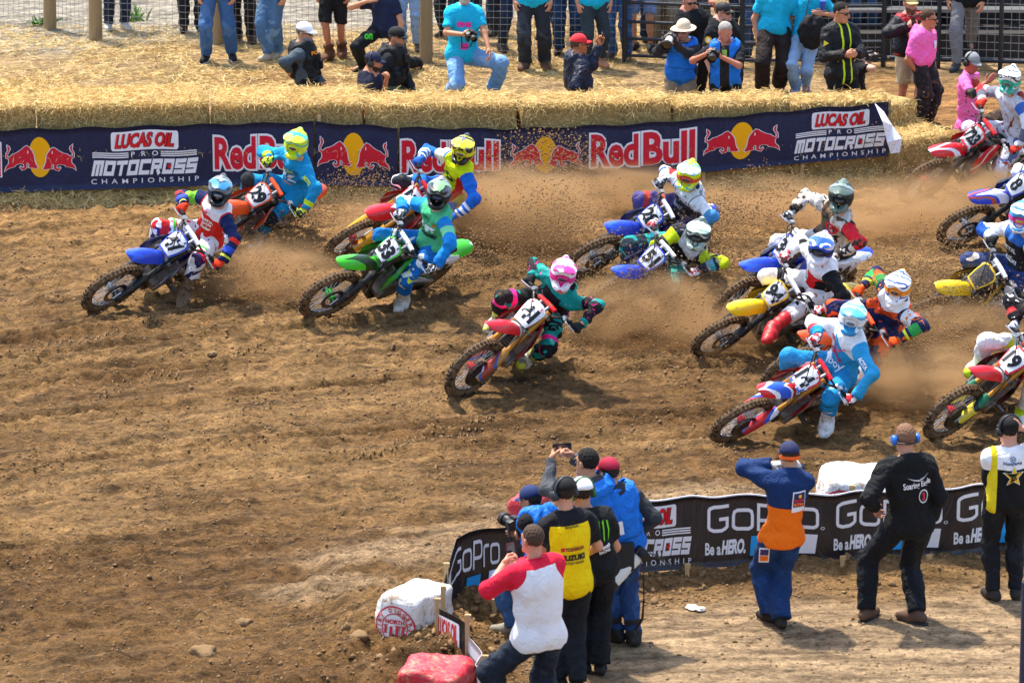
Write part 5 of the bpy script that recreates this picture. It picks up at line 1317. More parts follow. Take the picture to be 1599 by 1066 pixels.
    def top(s, name, m, sleeve=1.95, hem=-.12, o=.016, folds=.005, collar=.0, sleeve_o=None, vest=False, hemflare=1.0):
        f = s.f; so = o if sleeve_o is None else sleeve_o; hp = f.pel + f.R_up * hem; nk = f.neck + f.R_up * (.035 + collar)
        def sdf(p):
            zz = np.clip((.16 - (p - _v(f.pel)) @ _v(f.R_up)) / .3, 0, 1); d = np.maximum(smin(f.torso(p, o) - .016 * zz * hemflare, sd_cap(p, f.hR, f.hL, (.098 * (.5 + .5 * f.fat) + o) * f.k, (.098 * (.5 + .5 * f.fat) + o) * f.k), .05), sd_plane(p, hp, -f.R_up))
            if not vest:
                for q in (-1, 1): d = smin(d, f.arm(p, q, so, sleeve), .035)
            else:
                for q, S, E in ((1, f.sR, f.eR), (-1, f.sL, f.eL)): d = np.maximum(d, -(f.arm(p, q, .012) - .0) if False else sd_plane(p, S + (S - (f.sR + f.sL) / 2) * .10, unit(S - (f.sR + f.sL) / 2)))
            d = smin(d, sd_cap(p, f.neck - f.R_up * .03, f.neck + f.R_up * (.03 + collar) + (f.head - f.neck) * .1, (.066 + o * .5) * f.k, (.060 + o * .5) * f.k), .03)
            ax_ = p - _v(f.neck); rad_ = np.linalg.norm(ax_ - (ax_ @ _v(f.R_up))[:, None] * _v(f.R_up), axis=1); d = np.where(rad_ < .13, np.maximum(d, sd_plane(p, nk, unit(f.R_up + f.R_fwd * .35))), d)
            return d + fold(p, folds, s.seed)
        J = np.stack([f.pel + f.R_up * hem, f.neck, f.sL, f.sR] + ([f.eL, f.eR, f.wL, f.wR] if sleeve > 1 and not vest else [f.eL, f.eR] if not vest else [])); return s.shell(name, sdf, m, J.min(0) - .17, J.max(0) + .15, attr='top')
    def pants(s, name, m, end=1.97, o=.016, loose=.012, folds=.005, waist=.11, brace=False):
        f = s.f
        def sdf(p):
            d = smin(f.leg(p, 1, o, end, loose), f.leg(p, -1, o, end, loose), .03)
            if brace:
                for K, A, B in ((f.kR, f.hR, f.aR), (f.kL, f.hL, f.aL)):
                    q = unit((K - A) / np.linalg.norm(K - A) + (K - B) / np.linalg.norm(K - B)); d = smin(d, sd_ell(p, K + q * .018, E3, (.070, .070, .070)), .02); d = smin(d, sd_cap(p, K * .7 + A * .3 + q * .03, K * .7 + B * .3 + q * .03, .045, .045), .02)
            d = smin(d, sd_ell(p, f.pel, f.T, ((.152 * f.fat + o * .5) * f.k, (.120 * f.fat + o * .5) * f.k, .15 * f.k)), .05); wp = sd_plane(p, f.pel + f.R_up * waist, f.R_up); ax_ = p - _v(f.pel); d = np.where(np.linalg.norm(ax_, axis=1) < .30 * f.k * f.fat, np.maximum(d, wp), d); return d + fold(p, folds, s.seed + 5)
        J = np.stack([f.pel, f.hL, f.hR, f.kL, f.kR] + ([f.aL, f.aR] if end > 1 else [])); return s.shell(name, sdf, m, J.min(0) - .17, J.max(0) + .17, attr='legs')
    def shoes(s, m, sole_m=None, h=None, name='shoe', tall=0.0, o=.006):
        f = s.f
        for side in (1, -1):
            B, t, K = (f.aR, f.tR, f.kR) if side > 0 else (f.aL, f.tL, f.kL); sole = f.soleR if side > 0 else f.soleL; flo = B - sole * .083 * f.k
            def sdf(p):
                d = f.foot(p, side, o + (.014 if tall else 0))
                if tall > 0:
                    d = smin(d, sd_cap(p, B, B + (K - B) * tall, (.058) * f.k, (.072) * f.k), .03) - .004 * np.sin((p - _v(B)) @ _v(unit(K - B)) * 70); d = np.maximum(d, sd_plane(p, B + (K - B) * (tall + .02), unit(K - B)))
                else: d = np.maximum(d, sd_plane(p, B + (K - B) * .12, unit(K - B)))
                return np.maximum(d, -sd_plane(p, flo, sole))
            J = np.stack([B - unit(t - B) * .1, t, B + (K - B) * max(tall, .12), flo]); o_ = s.shell(name, sdf, m, J.min(0) - .08, J.max(0) + .08, h or min(s.fine, .014))
            if sole_m is not None:
                fw = unit((t - B) - ((t - B) @ sole) * sole)
                lt = np.cross(sole, fw); c = flo + fw * .045 * f.k; L = (np.linalg.norm((t - B) - ((t - B) @ sole) * sole) + .13 * f.k) / 2
                pts = [c + fw * (L * math.cos(a)) * 1.0 + lt * .047 * f.k * np.sign(math.sin(a)) * abs(math.sin(a)) ** .7 for a in np.linspace(0, 2 * math.pi, 16, endpoint=False)]
                mb = MB(); mb.rings([[s.local(p - sole * .012) for p in pts], [s.local(p + sole * .012) for p in pts]]); mb.build('sole', sole_m, o_)
    def gloves(s, m):
        for side in (1, -1):
            W, HM, hf, pose = s.hand_xf[side]; hv = HANDS[pose][0] * 1.06; obj('glove', mesh_data('glove', s.local(W + (hv * s.f.k) @ HM.T), [tuple(q) for q in hf.tolist()]), m, s.o)
    def on_head(s, name, me, m, scale=1.0, parent=None, off=(0, 0, 0)):
        o = obj(name, me, m, parent or s.o); H = Matrix([list(r) for r in s.f.H]).to_4x4()
        if parent is None: o.matrix_basis = Matrix.Translation(tuple(s.local(s.f.head + s.f.H @ np.array(off)))) @ H @ Matrix.Scale(s.f.k * scale, 4)
        return o
    def hair(s, c='3a2a1c', buzz=False):
        me = mesh_data('hair', HAIRV * .965 + (np.array([0, 0, .0])), [tuple(q) for q in HAIRF]); return s.on_head('hair', me, mat(c, .8, 0, .3, .5, 160))
    def cap(s, c, brim=None, back=False):
        m = mat(c, .8, 0, .3, .2, 80) if isinstance(c, str) else c; a = s.on_head('cap', CAPM, m); b = obj('cap_brim', BRIM, mat(brim, .8) if isinstance(brim, str) else m, a)
        if back: a.matrix_basis = a.matrix_basis @ Matrix.Rotation(math.pi, 4, 'Z')
        return a
    def decal(s, shell, vf, cx, cz, w, h, m, back=False, name='lettering', off=.010, rot=0.0):
        """Flat print laid on the cloth of chest or back, centred at (cx, cz) of the torso."""
        sdf = s.sdfs[shell]; v = np.asarray(vf[0], float).reshape(-1, 2); f = s.f; c, n = math.cos(rot), math.sin(rot); a = (v[:, 0] - .5) * w; b = (v[:, 1] - .5) * h; a, b = a * c - b * n, a * n + b * c
        sg = 1.0 if back else -1.0; d = f.R_fwd * (1.0 if back else -1.0)
        P = f.pel + np.outer(cx * sg + a * sg, f.R_right) + np.outer(cz * f.tl / .52 + b, f.R_up) - d * .32
        for _ in range(14): P = P + np.clip(sdf(P.astype(f32)), -.05, .05)[:, None] * .9 * d
        # average out cloth relief a little so that print stays on top
        P = P - d * off; F = [tuple(q) for q in vf[1]]
        par = next(ch for ch in s.o.children if ch.name.split('.')[0] == shell); return obj(name, mesh_data(name, s.local(P), F, False), m, par)

    def print_at(s, shell, vf, c, right, up, d, w, h, m, name='lettering', off=.005):
        """Flat print laid on cloth anywhere: centre c, reading direction, up, and the direction pressed into the cloth."""
        sdf = s.sdfs[shell]; v = np.asarray(vf[0], float).reshape(-1, 2); d = unit(d)
        P = np.asarray(c) + np.outer((v[:, 0] - .5) * w, unit(right)) + np.outer((v[:, 1] - .5) * h, unit(up)) - d * .25
        for _ in range(14): P = P + np.clip(sdf(P.astype(f32)), -.05, .05)[:, None] * .9 * d
        par = next(ch for ch in s.o.children if ch.name.split('.')[0] == shell); return obj(name, mesh_data(name, s.local(P - d * off), [tuple(q) for q in vf[1]], False), m, par)
# ------------------------------------------------------------------ the field: bikes and riders
def rgear(base, layers=(), dirt=.0, **k): return gear(base, tuple(layers), dirt=max(dirt, .2), bump=.45, **k)
FOX = [(0, 1), (.18, .72), (.40, .80), (.60, .80), (.82, .72), (1, 1), (.96, .52), (.72, .34), (.60, 0), (.40, 0), (.28, .34), (.04, .52)]
CLAW = [([(0, 1), (.16, .95), (.22, .55), (.20, .1), (.10, .0), (.12, .5)]), ([(.36, .9), (.50, 1), (.58, .5), (.56, .0), (.46, .12), (.48, .5)]), ([(.72, .95), (.88, .9), (1, .5), (.96, .08), (.88, .0), (.88, .5)])]
def claws(): return merge([fill(p) for p in CLAW])
def wing(): return merge([fill([(.0 + .05 * i, 1 - .19 * i), (.98 - .08 * i, 1 - .22 * i - .02), (.90 - .09 * i, .90 - .22 * i), (.06 + .07 * i, .88 - .19 * i)]) for i in range(4)])
def swoosh(): return fill([(0, .55), (.2, .8), (.5, .85), (.62, 1), (.72, .78), (1, .8), (.78, .55), (.85, .2), (.6, .38), (.35, .3), (.42, .5), (.2, .5)])
blue_y, blue_d, org, grn_k, red_h, yel_s = '1740c4', '122a80', 'ee4f0c', '3fc01d', 'dd1420', 'f6c800'
def G(c, scale=4, seed=0): return swoop(c, (5 + seed % 3 * 2, 14 + seed % 4 * 5, 11 + seed % 5 * 3), seed * 1.1, .3, .3, None, .2)
Q = {'47': (-4.182, 1.954, 4.227, .885, -.266, 1.070, .039), '33': (-1.654, 1.480, 3.992, .794, -.193, 1.047, .05), '41': (-.390, -1.465, 4.362, .757, -.408, 1.035, .041), '29': (-3.258, 4.166, 4.125, .824, -.214, 1.038, .036),
     '15': (-1.551, 4.319, 4.049, .865, -.052, 1.045, .034), '28': (1.125, 3.239, 4.029, .859, -.185, 1.016, .034), '51': (.978, 1.132, 4.258, .765, -.247, .997, .036), '34': (2.732, .887, 3.932, .524, -.076, 1.024, .05),
     '94': (2.477, -.097, 3.891, .767, -.055, .979, .030), 'K': (3.040, -1.514, 4.018, .744, -.308, .998, .035), '14': (2.393, -3.080, 4.061, .874, -.205, .986, .05), '19': (4.318, -2.947, 4.259, .797, -.387, 1.006, .038),
     'S': (4.540, .807, 3.994, .845, -.211, 1.008, .033), '723': (5.257, 6.791, 3.822, .651, -.038, 1.036, .032), '8': (5.606, 4.633, 3.693, .745, -.050, 1.034, .031)}
yam = dict(rimc=col(blue_y), front=G([blue_y, blue_y, '2a58e0', blue_y, 'c8d4f0'], seed=4), shroud=G([blue_y, blue_y, blue_d, 'dfe3ee'], seed=2), rear=G([blue_y, blue_y, 'e8e8ee'], seed=3), side=plate_white, tank=col(blue_d), frame=col('2a2c33', .4))
ktm = dict(front=col(org), shroud=G([org, 'f4f2ee', org, '14161c'], scale=4, seed=5), rear=col(org), side=G(['ece8e4', org], scale=4, seed=4), tank=col('18181a'), frame=col(org, .4), pad=col(org))
hon = dict(front=G([red_h, red_h, red_h, 'f0f0f0'], seed=7), shroud=G([red_h, 'f2f2f2', red_h], scale=4, seed=8), rear=G(['f2f2f2', red_h], scale=4, seed=9), side=plate_white, tank=col('1a1a1c'), frame=alu_m, pad=col(red_h), hub=col('b01018'), strip=col('c01018'))
kaw = dict(front=G([grn_k, grn_k, '1c3a14'], scale=4, seed=11), shroud=G([grn_k, '101410', grn_k], scale=4, seed=12), rear=G([grn_k, 'eef0ee'], scale=4, seed=13), side=plate_white, tank=col('121412'), frame=col('1b1f1c', .4), pad=col('e8efe8'), hub=col('1f9a30'))
suz = dict(front=col(yel_s), shroud=G([yel_s, '1a1a1a', yel_s], scale=4, seed=16), rear=col(yel_s), side=col(yel_s), tank=col('1b1b1b'), frame=col('8a8d90', .4), strip=col('141414'))
hon41 = dict(hon, rimc=plate_white, front=G([red_h, red_h, red_h, 'f0f0f0'], seed=7)); hon14 = dict(hon, front=G([red_h, red_h, 'f0f0f4', '2a5bd0'], seed=23), rear=G([red_h, 'f2f2f2'], scale=3, seed=5))
yam8 = dict(yam, front=G([blue_y, 'b8492a', blue_y, 'd8d8ea'], scale=3.5, seed=31))
GB = {}
for key, cols, lb, kw in (
    ('47', yam, 'blue and white motocross bike numbered 47 at the head of the field', dict()),
    ('29', ktm, 'orange motocross bike numbered 29 ridden by the rider in light blue', dict(gold=True)),
    ('15', dict(hon, side=plate_white), 'red motocross bike numbered 15 half hidden by the green bike', dict(fork='gold', guard=col('e0a41a'))),
    ('33', kaw, 'bright green motocross bike numbered 33 leaning through the bend', dict()),
    ('41', hon41, 'red and white motocross bike numbered 41 in the middle of the track', dict(fork='gold', guard=G(['a03a24', '2e4f90', 'b07a38'], seed=3), discg=True)),
    ('28', yam, 'dusty blue motocross bike numbered 28 before the white and grey jersey', dict()),
    ('51', yam, 'blue motocross bike numbered 51 throwing up dark earth', dict()),
    ('34', yam, 'blue and white motocross bike numbered 34 behind the yellow bike', dict()),
    ('94', suz, 'yellow motocross bike numbered 94 ridden with red boots', dict(plate_bg=col('e6e6e8'), fork='black')),
    ('K', ktm, 'orange and white motocross bike hidden behind the bike numbered 14', dict(plate_bg=col('e9e6e2'))),
    ('14', hon14, 'red white and blue motocross bike numbered 14 nearest the near banner', dict(fork='gold', guard=G(['c4262a', '2a5bd0', 'ececf0'], scale=5, seed=6), discg=True)),
    ('19', dict(hon, shroud=G(['151515', red_h, '151515'], scale=4, seed=44)), 'red motocross bike numbered 19 with a green fork guard at the frame edge', dict(fork='gold', guard=G(['0f6a4a', '14161a', 'd8c030'], scale=5, seed=8), discg=True)),
    ('S', dict(suz, side=plate_white), 'yellow motocross bike with a plain dark front plate', dict(plate_bg=col('3a3936'))),
    ('723', dict(hon, front=G([red_h, red_h, 'e8e8f4', red_h], scale=3.6, seed=51)), 'red motocross bike numbered 723 coming past the end of the straw wall', dict(plate_bg=col('d9d9d6'))),
    ('8', yam8, 'blue motocross bike numbered 8 with orange fender edges in the dust', dict())):
    num = {'K': '', 'S': ''}.get(key, key); GB[key] = make_bike(num, Q[key], cols, lb, **kw)

def make_rider(B, head_px, label, toe=None, look=262, tilt=.25, D=.66, hat=None, peak=None, gog=('101010', '30343a'), top=None, pant=None, boot='e4e2dc', glove='141414', sole='3a3530', sx=0.0, side_lean=.5, fine=.0165, rfoot=True, knee_out=.55, knee=None, arm_text=None, arm_col='f0f0f0'):
    k = 1.03 * B.s / 1.03; kb = 1.02
    pel = B.W((.50 + sx, 0, 1.015)); d = ray(*head_px); d = d / np.linalg.norm(d); oc = CAM - pel; b = d @ oc; c = oc @ oc - (D * kb) ** 2; disc = b * b - c
    if disc >= 0: head = CAM + d * (-b - math.sqrt(disc) * .8)
    else:
        head = CAM + d * (-b); pel = pel + (head - pel) * (1 - D * kb / np.linalg.norm(head - pel)) * .9
    sp = unit(head - pel); neck = head - sp * .14 * kb - np.array([0, 0, .055]) ; up = unit(neck - pel)
    r0 = unit(B.gr - B.gl) * .75 - B.left * .45; r0[2] *= .75; r = unit(r0 - (r0 @ up) * up)
    f = Fig(pel=pel, neck=neck, head=head, k=kb, fat=.92, bow=-.045)
    f.sR, f.sL = neck - up * .055 + r * .175, neck - up * .055 - r * .175
    for side, g, S in ((1, B.gr, f.sR), (-1, B.gl, f.sL)):
        wrist = g - B.fwd * .075 + B.up * .03 + r * side * .01; rh = unit(np.array([r[0], r[1], 0])); pole = rh * side * 1.0 + np.array([0, 0, .05 if side > 0 else .25]) - B.fwd * (.0 if side > 0 else .2)
        e, w = ik(S, wrist, .31 * kb, .275 * kb, pole)
        hd = unit(g + B.up * .015 - w)
        if side > 0: f.eR, f.wR, f.hdirR, f.hbackR = e, w, hd, B.up + B.fwd * .2
        else: f.eL, f.wL, f.hdirL, f.hbackL = e, w, hd, B.up + B.fwd * .2
    f.hR, f.hL = pel + r * .095 - up * .03, pel - r * .095 - up * .03
    pr = B.pr; aR = pr + B.up * .10 - B.fwd * .03; kR, aR = ik(f.hR, aR, .46 * kb, .44 * kb, B.fwd * 1.0 + r * knee_out + B.up * .4); f.kR, f.aR = kR, aR; f.soleR = B.up; f.tR = aR + B.fwd * .18 - B.up * .045
    if toe is not None:
        T = gp(toe[0], toe[1], toe[2] if len(toe) > 2 else .05); hd = unit(np.array([B.fwd[0], B.fwd[1], 0]) + np.array([.35, -.25, 0])); aL = T - hd * .18 + np.array([0, 0, .085]); f.soleL = unit(np.array([0, 0, 1.0]) + hd * .12)
        kL, aL2 = ik(f.hL, aL, .46 * kb, .44 * kb, B.fwd * 1.0 - r * .5 + np.array([0, 0, .5])); f.kL, f.aL = kL, aL2; f.tL = T + (aL2 - aL)
    else:
        aL = B.pl + B.up * .10 - B.fwd * .03; kL, aL = ik(f.hL, aL, .46 * kb, .44 * kb, B.fwd - r * .5 + B.up * .4); f.kL, f.aL = kL, aL; f.soleL = B.up; f.tL = aL + B.fwd * .18 - B.up * .045
    a = math.radians(look); f.hfwd = np.array([math.cos(a), math.sin(a), -.22]); f.hup = unit(np.array([0, 0, 1.0]) + B.up * tilt * 1.6)
    f.origin = np.array([pel[0], pel[1], 0.0])
    p = Person(f, label, 'person', 'motocross riders', fine=fine * 1.25, bare_hands=False, hands=('grip', 'grip')); p.fine = fine
    p.top('jersey', top, 1.93, -.15, .019, .013); p.pants('riding_pants', pant, 1.45, .018, .008, .012, brace=True)
    bm_ = boot if not isinstance(boot, str) else mat(boot, .6, 0, .4, .2, 60, .35); p.shoes(bm_, mat(sole, .8), name='boot', tall=.62, o=.012)
    p.gloves(glove if not isinstance(glove, str) else mat(glove, .75, 0, .3))
    h = p.on_head('helmet', HELMESH, hat, 1.0); obj('helmet_peak', PEAK, peak or hat, h); obj('goggles', GOGF, mat(gog[0], .4), h); obj('goggle_lens', GOGL, mat(gog[1], .08, .2, .8, 0, 60, 0), h); obj('goggle_strap', STRAP, mat(gog[0], .7), h)
    if arm_text:
        S, E = f.sL, f.eL; out = unit(np.cross(E - S, f.R_fwd)) ; out = out if out @ (-f.R_right) > 0 else -out; dn = unit(out * .5 + f.R_fwd * .8)
        ax = unit(E - S); p.print_at('jersey', text2d(arm_text, .05)[:2], S * .42 + E * .58, ax, unit(np.cross(dn, ax)), -dn, .15, .05, flat(arm_col, .7), 'lettering', .012)
    if knee is not None:
        vf, cc_, w_ = knee; K, A, Bk = f.kL, f.hL, f.aL; q = unit((K - A) / np.linalg.norm(K - A) + (K - Bk) / np.linalg.norm(K - Bk)); dn = unit(q + B.left * .6); ax = unit(A - K); c = K * .78 + A * .22
        try: p.print_at('riding_pants', vf, c, unit(np.cross(ax, dn)), ax, -dn, w_, w_ * .62, flat(cc_, .7), 'knee_emblem', .012)
        except Exception: pass
    return p
def P_(c, scale=7, seed=0, dirt=.15): return swoop(c, ('h', 16 + seed % 5 * 4, 9 + seed % 3 * 6, 14 + seed % 4 * 6), seed * .7, .25, dirt, None, .42)
def panel(p, shell, s, cx, cz, w, h, c, bold=.03, rot=0.0, back=False): p.decal(shell, text2d(s, bold)[:2] , cx, cz, w, h, flat(c, .7), back, off=.012, rot=rot)
def emblem(p, shell, vf, cx, cz, w, h, c, rot=0.0, back=False, name='emblem'): p.decal(shell, vf, cx, cz, w, h, flat(c, .7), back, name, off=.012, rot=rot)

r = make_rider(GB['47'], (343, 298), 'rider in red white and navy jersey with a black helmet on bike 47', (284, 478), 264, arm_text='FOX', knee=(fill(FOX), 'd8202a', .15), hat=P_(['141519', '2b2d33', '141519', '7d8288'], scale=7, seed=2), peak=P_(['2f7fb0', '1a1c22', '8fc0d8'], scale=9, seed=4), gog=('1a2a3a', '8a8f96'),
    top=rgear('e02a1e', [('z', .40, .60, 'ece8ea'), ('noi', 5, .62, 2.0, 'f0f0f2'), ('arm', .015, '12204e'), ('lim', 1.35, 1.6, '2f50c0'), ('lim', 1.0, 1.14, 'e8352a'), ('limr', .3, .75, '7ccf3a'), ('lim', 1.7, 1.78, 'd8e83a')]),
    pant=rgear('e8e8ec', [('noi', 6, .56, 1.0, '16245a'), ('noi', 7, .62, 4.0, 'd8202a'), ('lim', .80, 1.0, 'd3262c'), ('lim', .66, .72, '4fbf3f')], dirt=.15), boot=mat('3a2e26', .7, 0, .3, .2, 60, .9), glove='e8380f')
panel(r, 'jersey', 'YAMAHA', -.01, .335, .22, .045, 'f4f4f4', .05); panel(r, 'jersey', 'Cycle', .02, .27, .13, .05, 'f2ead8', .04); panel(r, 'jersey', 'Trader', .02, .21, .14, .05, 'f2ead8', .04); emblem(r, 'jersey', fill(FOX), -.06, .42, .13, .075, 'd31a26', .2)
r = make_rider(GB['29'], (462, 225), 'rider in a light blue jersey with a lime helmet on the orange bike', (395, 391), 255, arm_text='MOTO', arm_col='cfe62a', hat=P_(['d4e62a', 'c9e02a', '2fb7a8', 'dff04a'], scale=8, seed=6), peak=P_(['37c4a0', 'd8ee38', '8fe06a'], scale=9, seed=6), gog=('d4e820', '5a2a4a'),
    top=rgear('0f8fc4', [('noia', 5, .62, 3.0, '27b0dc'), ('lim', 1.55, 1.75, 'c9e02a')], dirt=.05), pant=rgear('0f8fc4', [('noi', 5, .60, 1.0, '1a6f9e'), ('lim', .9, 1.15, '20262c')]), boot='e6e4de', glove=graphic(['121212', 'cfe62a'], 22, 3, .7, 0))
panel(r, 'jersey', 'FLY RACING', -.01, .40, .22, .045, 'cfe62a', .03, .08); emblem(r, 'jersey', merge([rect(0, 0, .42, .28), fill([(0, .4), (.35, .4), (.55, 1), (0, 1)]), fill([(.5, .4), (.72, .4), (.95, 1), (.68, 1)]), rect(.55, 0, 1, .28)]), .0, .27, .23, .10, 'e8eef2', .05); panel(r, 'jersey', 'RACING', .0, .17, .16, .025, 'e08a30', .02)
r = make_rider(GB['15'], (723, 234), 'rider in a lime yellow and blue jersey behind the green bike', None, 255, D=.70, hat=P_(['15161a', 'e8d81a', '202228', '15161a'], scale=8, seed=8), peak=P_(['d8dade', '6a6e74', 'e0d020'], scale=9, seed=9), gog=('e0d41c', '6a5a4a'),
    top=rgear('d4e60e', [('arm', .012, '1268c8'), ('lim', 1.3, 1.9, 'e8ecf4'), ('str', 26, .1, '1a5fc0'), ('limr', .0, .5, 'e9efcc'), ('x', .125, .2, 'd8261f'), ('z', .44, .60, 'd4e60e')]), pant=rgear('1570cc', [('lim', .75, 1.15, '1c2530'), ('noi', 5, .62, 2.0, 'e8ecf0')]), boot='8a3a30', glove='2a62b8')
emblem(r, 'jersey', swoosh(), .02, .34, .20, .10, '14161a', -.1); panel(r, 'jersey', 'HONDA', -.11, .30, .12, .04, '1c2a60', .04, .5)
r = make_rider(GB['33'], (685, 302), 'rider in a green jersey with blue sleeves on the green bike', (622, 485), 262, knee=(fill(FOX), 'd8e020', .15), hat=P_(['101214', '24282c', '101214', '8a9094'], scale=8, seed=11), peak=P_(['101214', '3a3e42', '101214', '7fae7a'], scale=9, seed=12), gog=('1c2026', '18305a'),
    top=rgear('4fbf86', [('arm', .012, '1284d0'), ('lim', 1.55, 2.1, '0d74c0'), ('limr', .55, 1.05, 'd8e4ea'), ('liml', .3, .62, '7fd8a0')]), pant=rgear('0f6cc0', [('noi', 5, .63, 2.0, 'e4ecf2')]), boot='cfc9bd', glove=graphic(['121212', 'd8d8da'], 26, 7, .7, 0))
emblem(r, 'jersey', claws(), -.02, .41, .075, .10, '101510'); panel(r, 'jersey', 'SHIFT', .02, .29, .21, .075, 'eef2f0', .06); panel(r, 'jersey', 'Kawasaki', .03, .205, .20, .055, '0c120e', .035, -.12); emblem(r, 'jersey', fill(FOX), .10, .38, .06, .04, 'e8601a', -.3)
r = make_rider(GB['41'], (879, 428), 'rider in a teal and dark maroon jersey with a pink and white helmet', None, 266, D=.62, hat=P_(['eceaee', 'e8288c', 'e8288c', 'ece8ee'], scale=6.5, seed=14), peak=P_(['e8288c', 'eeeaf0', 'e83a98'], scale=7, seed=15), gog=('e8288c', '38342e'),
    top=rgear('22161f', [('arm', -.03, '0d8f86'), ('lim', 1.0, 1.75, '1a1a1e'), ('lim', .55, .9, '121418'), ('noia', 16, .66, 5.0, 'e8288c'), ('z', .49, .60, '10968c'), ('z', -.02, .03, 'd0207a'), ('lim', 1.75, 2.1, '0d8f86')]), pant=rgear('161a1c', [('noi', 6, .55, 3.0, '0d8f86'), ('lim', 1.0, 1.12, 'e8288c'), ('lim', .75, .85, 'e8288c')]), boot=graphic(['cfccc0', '8a8678', 'c8cc3a'], 9, 3, .6, .4), glove='0f0f12')
panel(r, 'jersey', 'HONDA', -.02, .30, .20, .045, 'a89aa0', .03)
r = make_rider(GB['28'], (1075, 274), 'rider in a white and grey jersey with a lime and light blue helmet', None, 255, D=.68, hat=P_(['d6e61a', 'd6e61a', '2cb6d8', 'd6e61a'], scale=7, seed=18), peak=P_(['eef2f4', '38b8dc', 'd6e61a'], scale=8, seed=19), gog=('e04a2a', '3a3438'),
    top=rgear('33343f', [('z', .38, .60, 'd8dade'), ('noi', 12, .64, 2.0, '8a8c96'), ('arm', .01, 'dfe1e6'), ('limr', .15, .7, 'c8262e'), ('lim', 1.1, 1.4, '3a5a8a'), ('liml', .8, 1.3, '3f86b8')], dirt=.35), pant=rgear('4a4478', [('noi', 5, .62, 2.0, 'd05a38'), ('lim', .8, .95, 'b83a30')], dirt=.3), boot='c8cc30', glove=graphic(['16181c', 'b8bcc4'], 24, 4, .7, 0))
panel(r, 'jersey', 'YAMAHA', .0, .18, .2, .045, 'b8bcc8', .04); panel(r, 'jersey', 'STAR RACING', -.02, .26, .2, .035, '9a9ea8', .03)
r = make_rider(GB['51'], (1090, 366), 'rider in a dark and lime jersey with a mint white helmet on bike 51', None, 258, D=.62, hat=P_(['b4c8ba', '5a7a66', 'd0dcd4', '3a4a42'], scale=8, seed=21, dirt=.5), peak=P_(['dfe8e2', '7aa88a', 'b8d0c0'], scale=9, seed=22), gog=('22262a', '4a3a2a'),
    top=rgear('20222c', [('z', .44, .60, 'd0d4d8'), ('arm', .012, '232838'), ('lim', .2, .62, 'cbe01a'), ('lim', .95, 1.2, 'cbe01a'), ('lim', 1.35, 1.65, '2aa6b8'), ('noi', 9, .66, 1.0, '8a8e98')], dirt=.35), pant=rgear('1f9a94', [('noi', 4, .56, 2.0, '20303a')], dirt=.3), boot='2a2c30', glove=graphic(['e6e6ea', 'c42a30'], 22, 5, .7, 0.1))
r = make_rider(GB['34'], (1313, 307), 'rider in a white red and black jersey with a dark green marked helmet', None, 258, D=.70, hat=P_(['1c2a24', '22302a', '14181a', '5f7468'], scale=7, seed=24), peak=P_(['7d8c84', '2a3430', '4f6258'], scale=8, seed=25), gog=('16181a', '3a2c20'),
    top=rgear('d4cec6', [('liml', .15, 1.25, 'd6152a'), ('noia', 9, .62, 2.0, '181a1e'), ('lim', 1.75, 2.1, '1a1a1e'), ('xs', -.03, .2, '6a5440'), ('noi', 8, .60, 6.0, '2a2622')], dirt=.5), pant=rgear('d8d4d0', [('noi', 6, .6, 3.0, '3a3a44')], dirt=.4), boot='7a5a40', glove=graphic(['1a1a1e', 'c8c8cc'], 20, 6, .7, 0))
emblem(r, 'jersey', merge([ringp(.5, .5, .34, .5), fill([(.3, .3), (.55, .35), (.75, .7), (.5, .62)])]), .06, .36, .15, .15, 'd6152a'); panel(r, 'jersey', 'YAMAHA', .02, .20, .19, .045, '7a7a9a', .05)
emblem(r, 'jersey', claws(), -.1, .36, .05, .07, '3fae2a')
r = make_rider(GB['94'], (1282, 388), 'rider in a half white half black jersey with red boots on the yellow bike', (1183, 541, .34), 252, D=.72, knee=(fill(FOX), '141416', .14), hat=P_(['1c50c8', '1c50c8', 'e4e8ee', 'e4e8ee'], scale=6, seed=27), peak=P_(['1f58d0', 'dfe4ec', '1f58d0'], scale=7, seed=28), gog=('20242c', '2a2420'),
    top=rgear('eceaea', [('xs', -.25, .012, '121214'), ('liml', -.1, 2.1, '121214'), ('limr', .45, .75, '16161a'), ('x', .0, .07, 'd8141e'), ('z', .38, .60, 'ececee'), ('z', -.2, .10, 'e6e4e4'), ('lim', 1.8, 2.1, 'ececec')]), pant=rgear('ecebea', [('noi', 7, .66, 2.0, '18181c'), ('lim', .68, .80, '16161a')], dirt=.1), boot=mat('c4161e', .5, 0, .5, .1, 60, .15), glove=graphic(['d01c24', 'f0f0f0'], 24, 9, .7, 0), sole='2c2622')
emblem(r, 'jersey', fill(FOX), .06, .355, .19, .10, 'e0161e', -.12); panel(r, 'jersey', 'SUZUKI', -.11, .22, .11, .035, '16161a', .04, .3); panel(r, 'jersey', 'MOTOSPORTS', -.11, .16, .12, .03, '16161a', .04, .3)
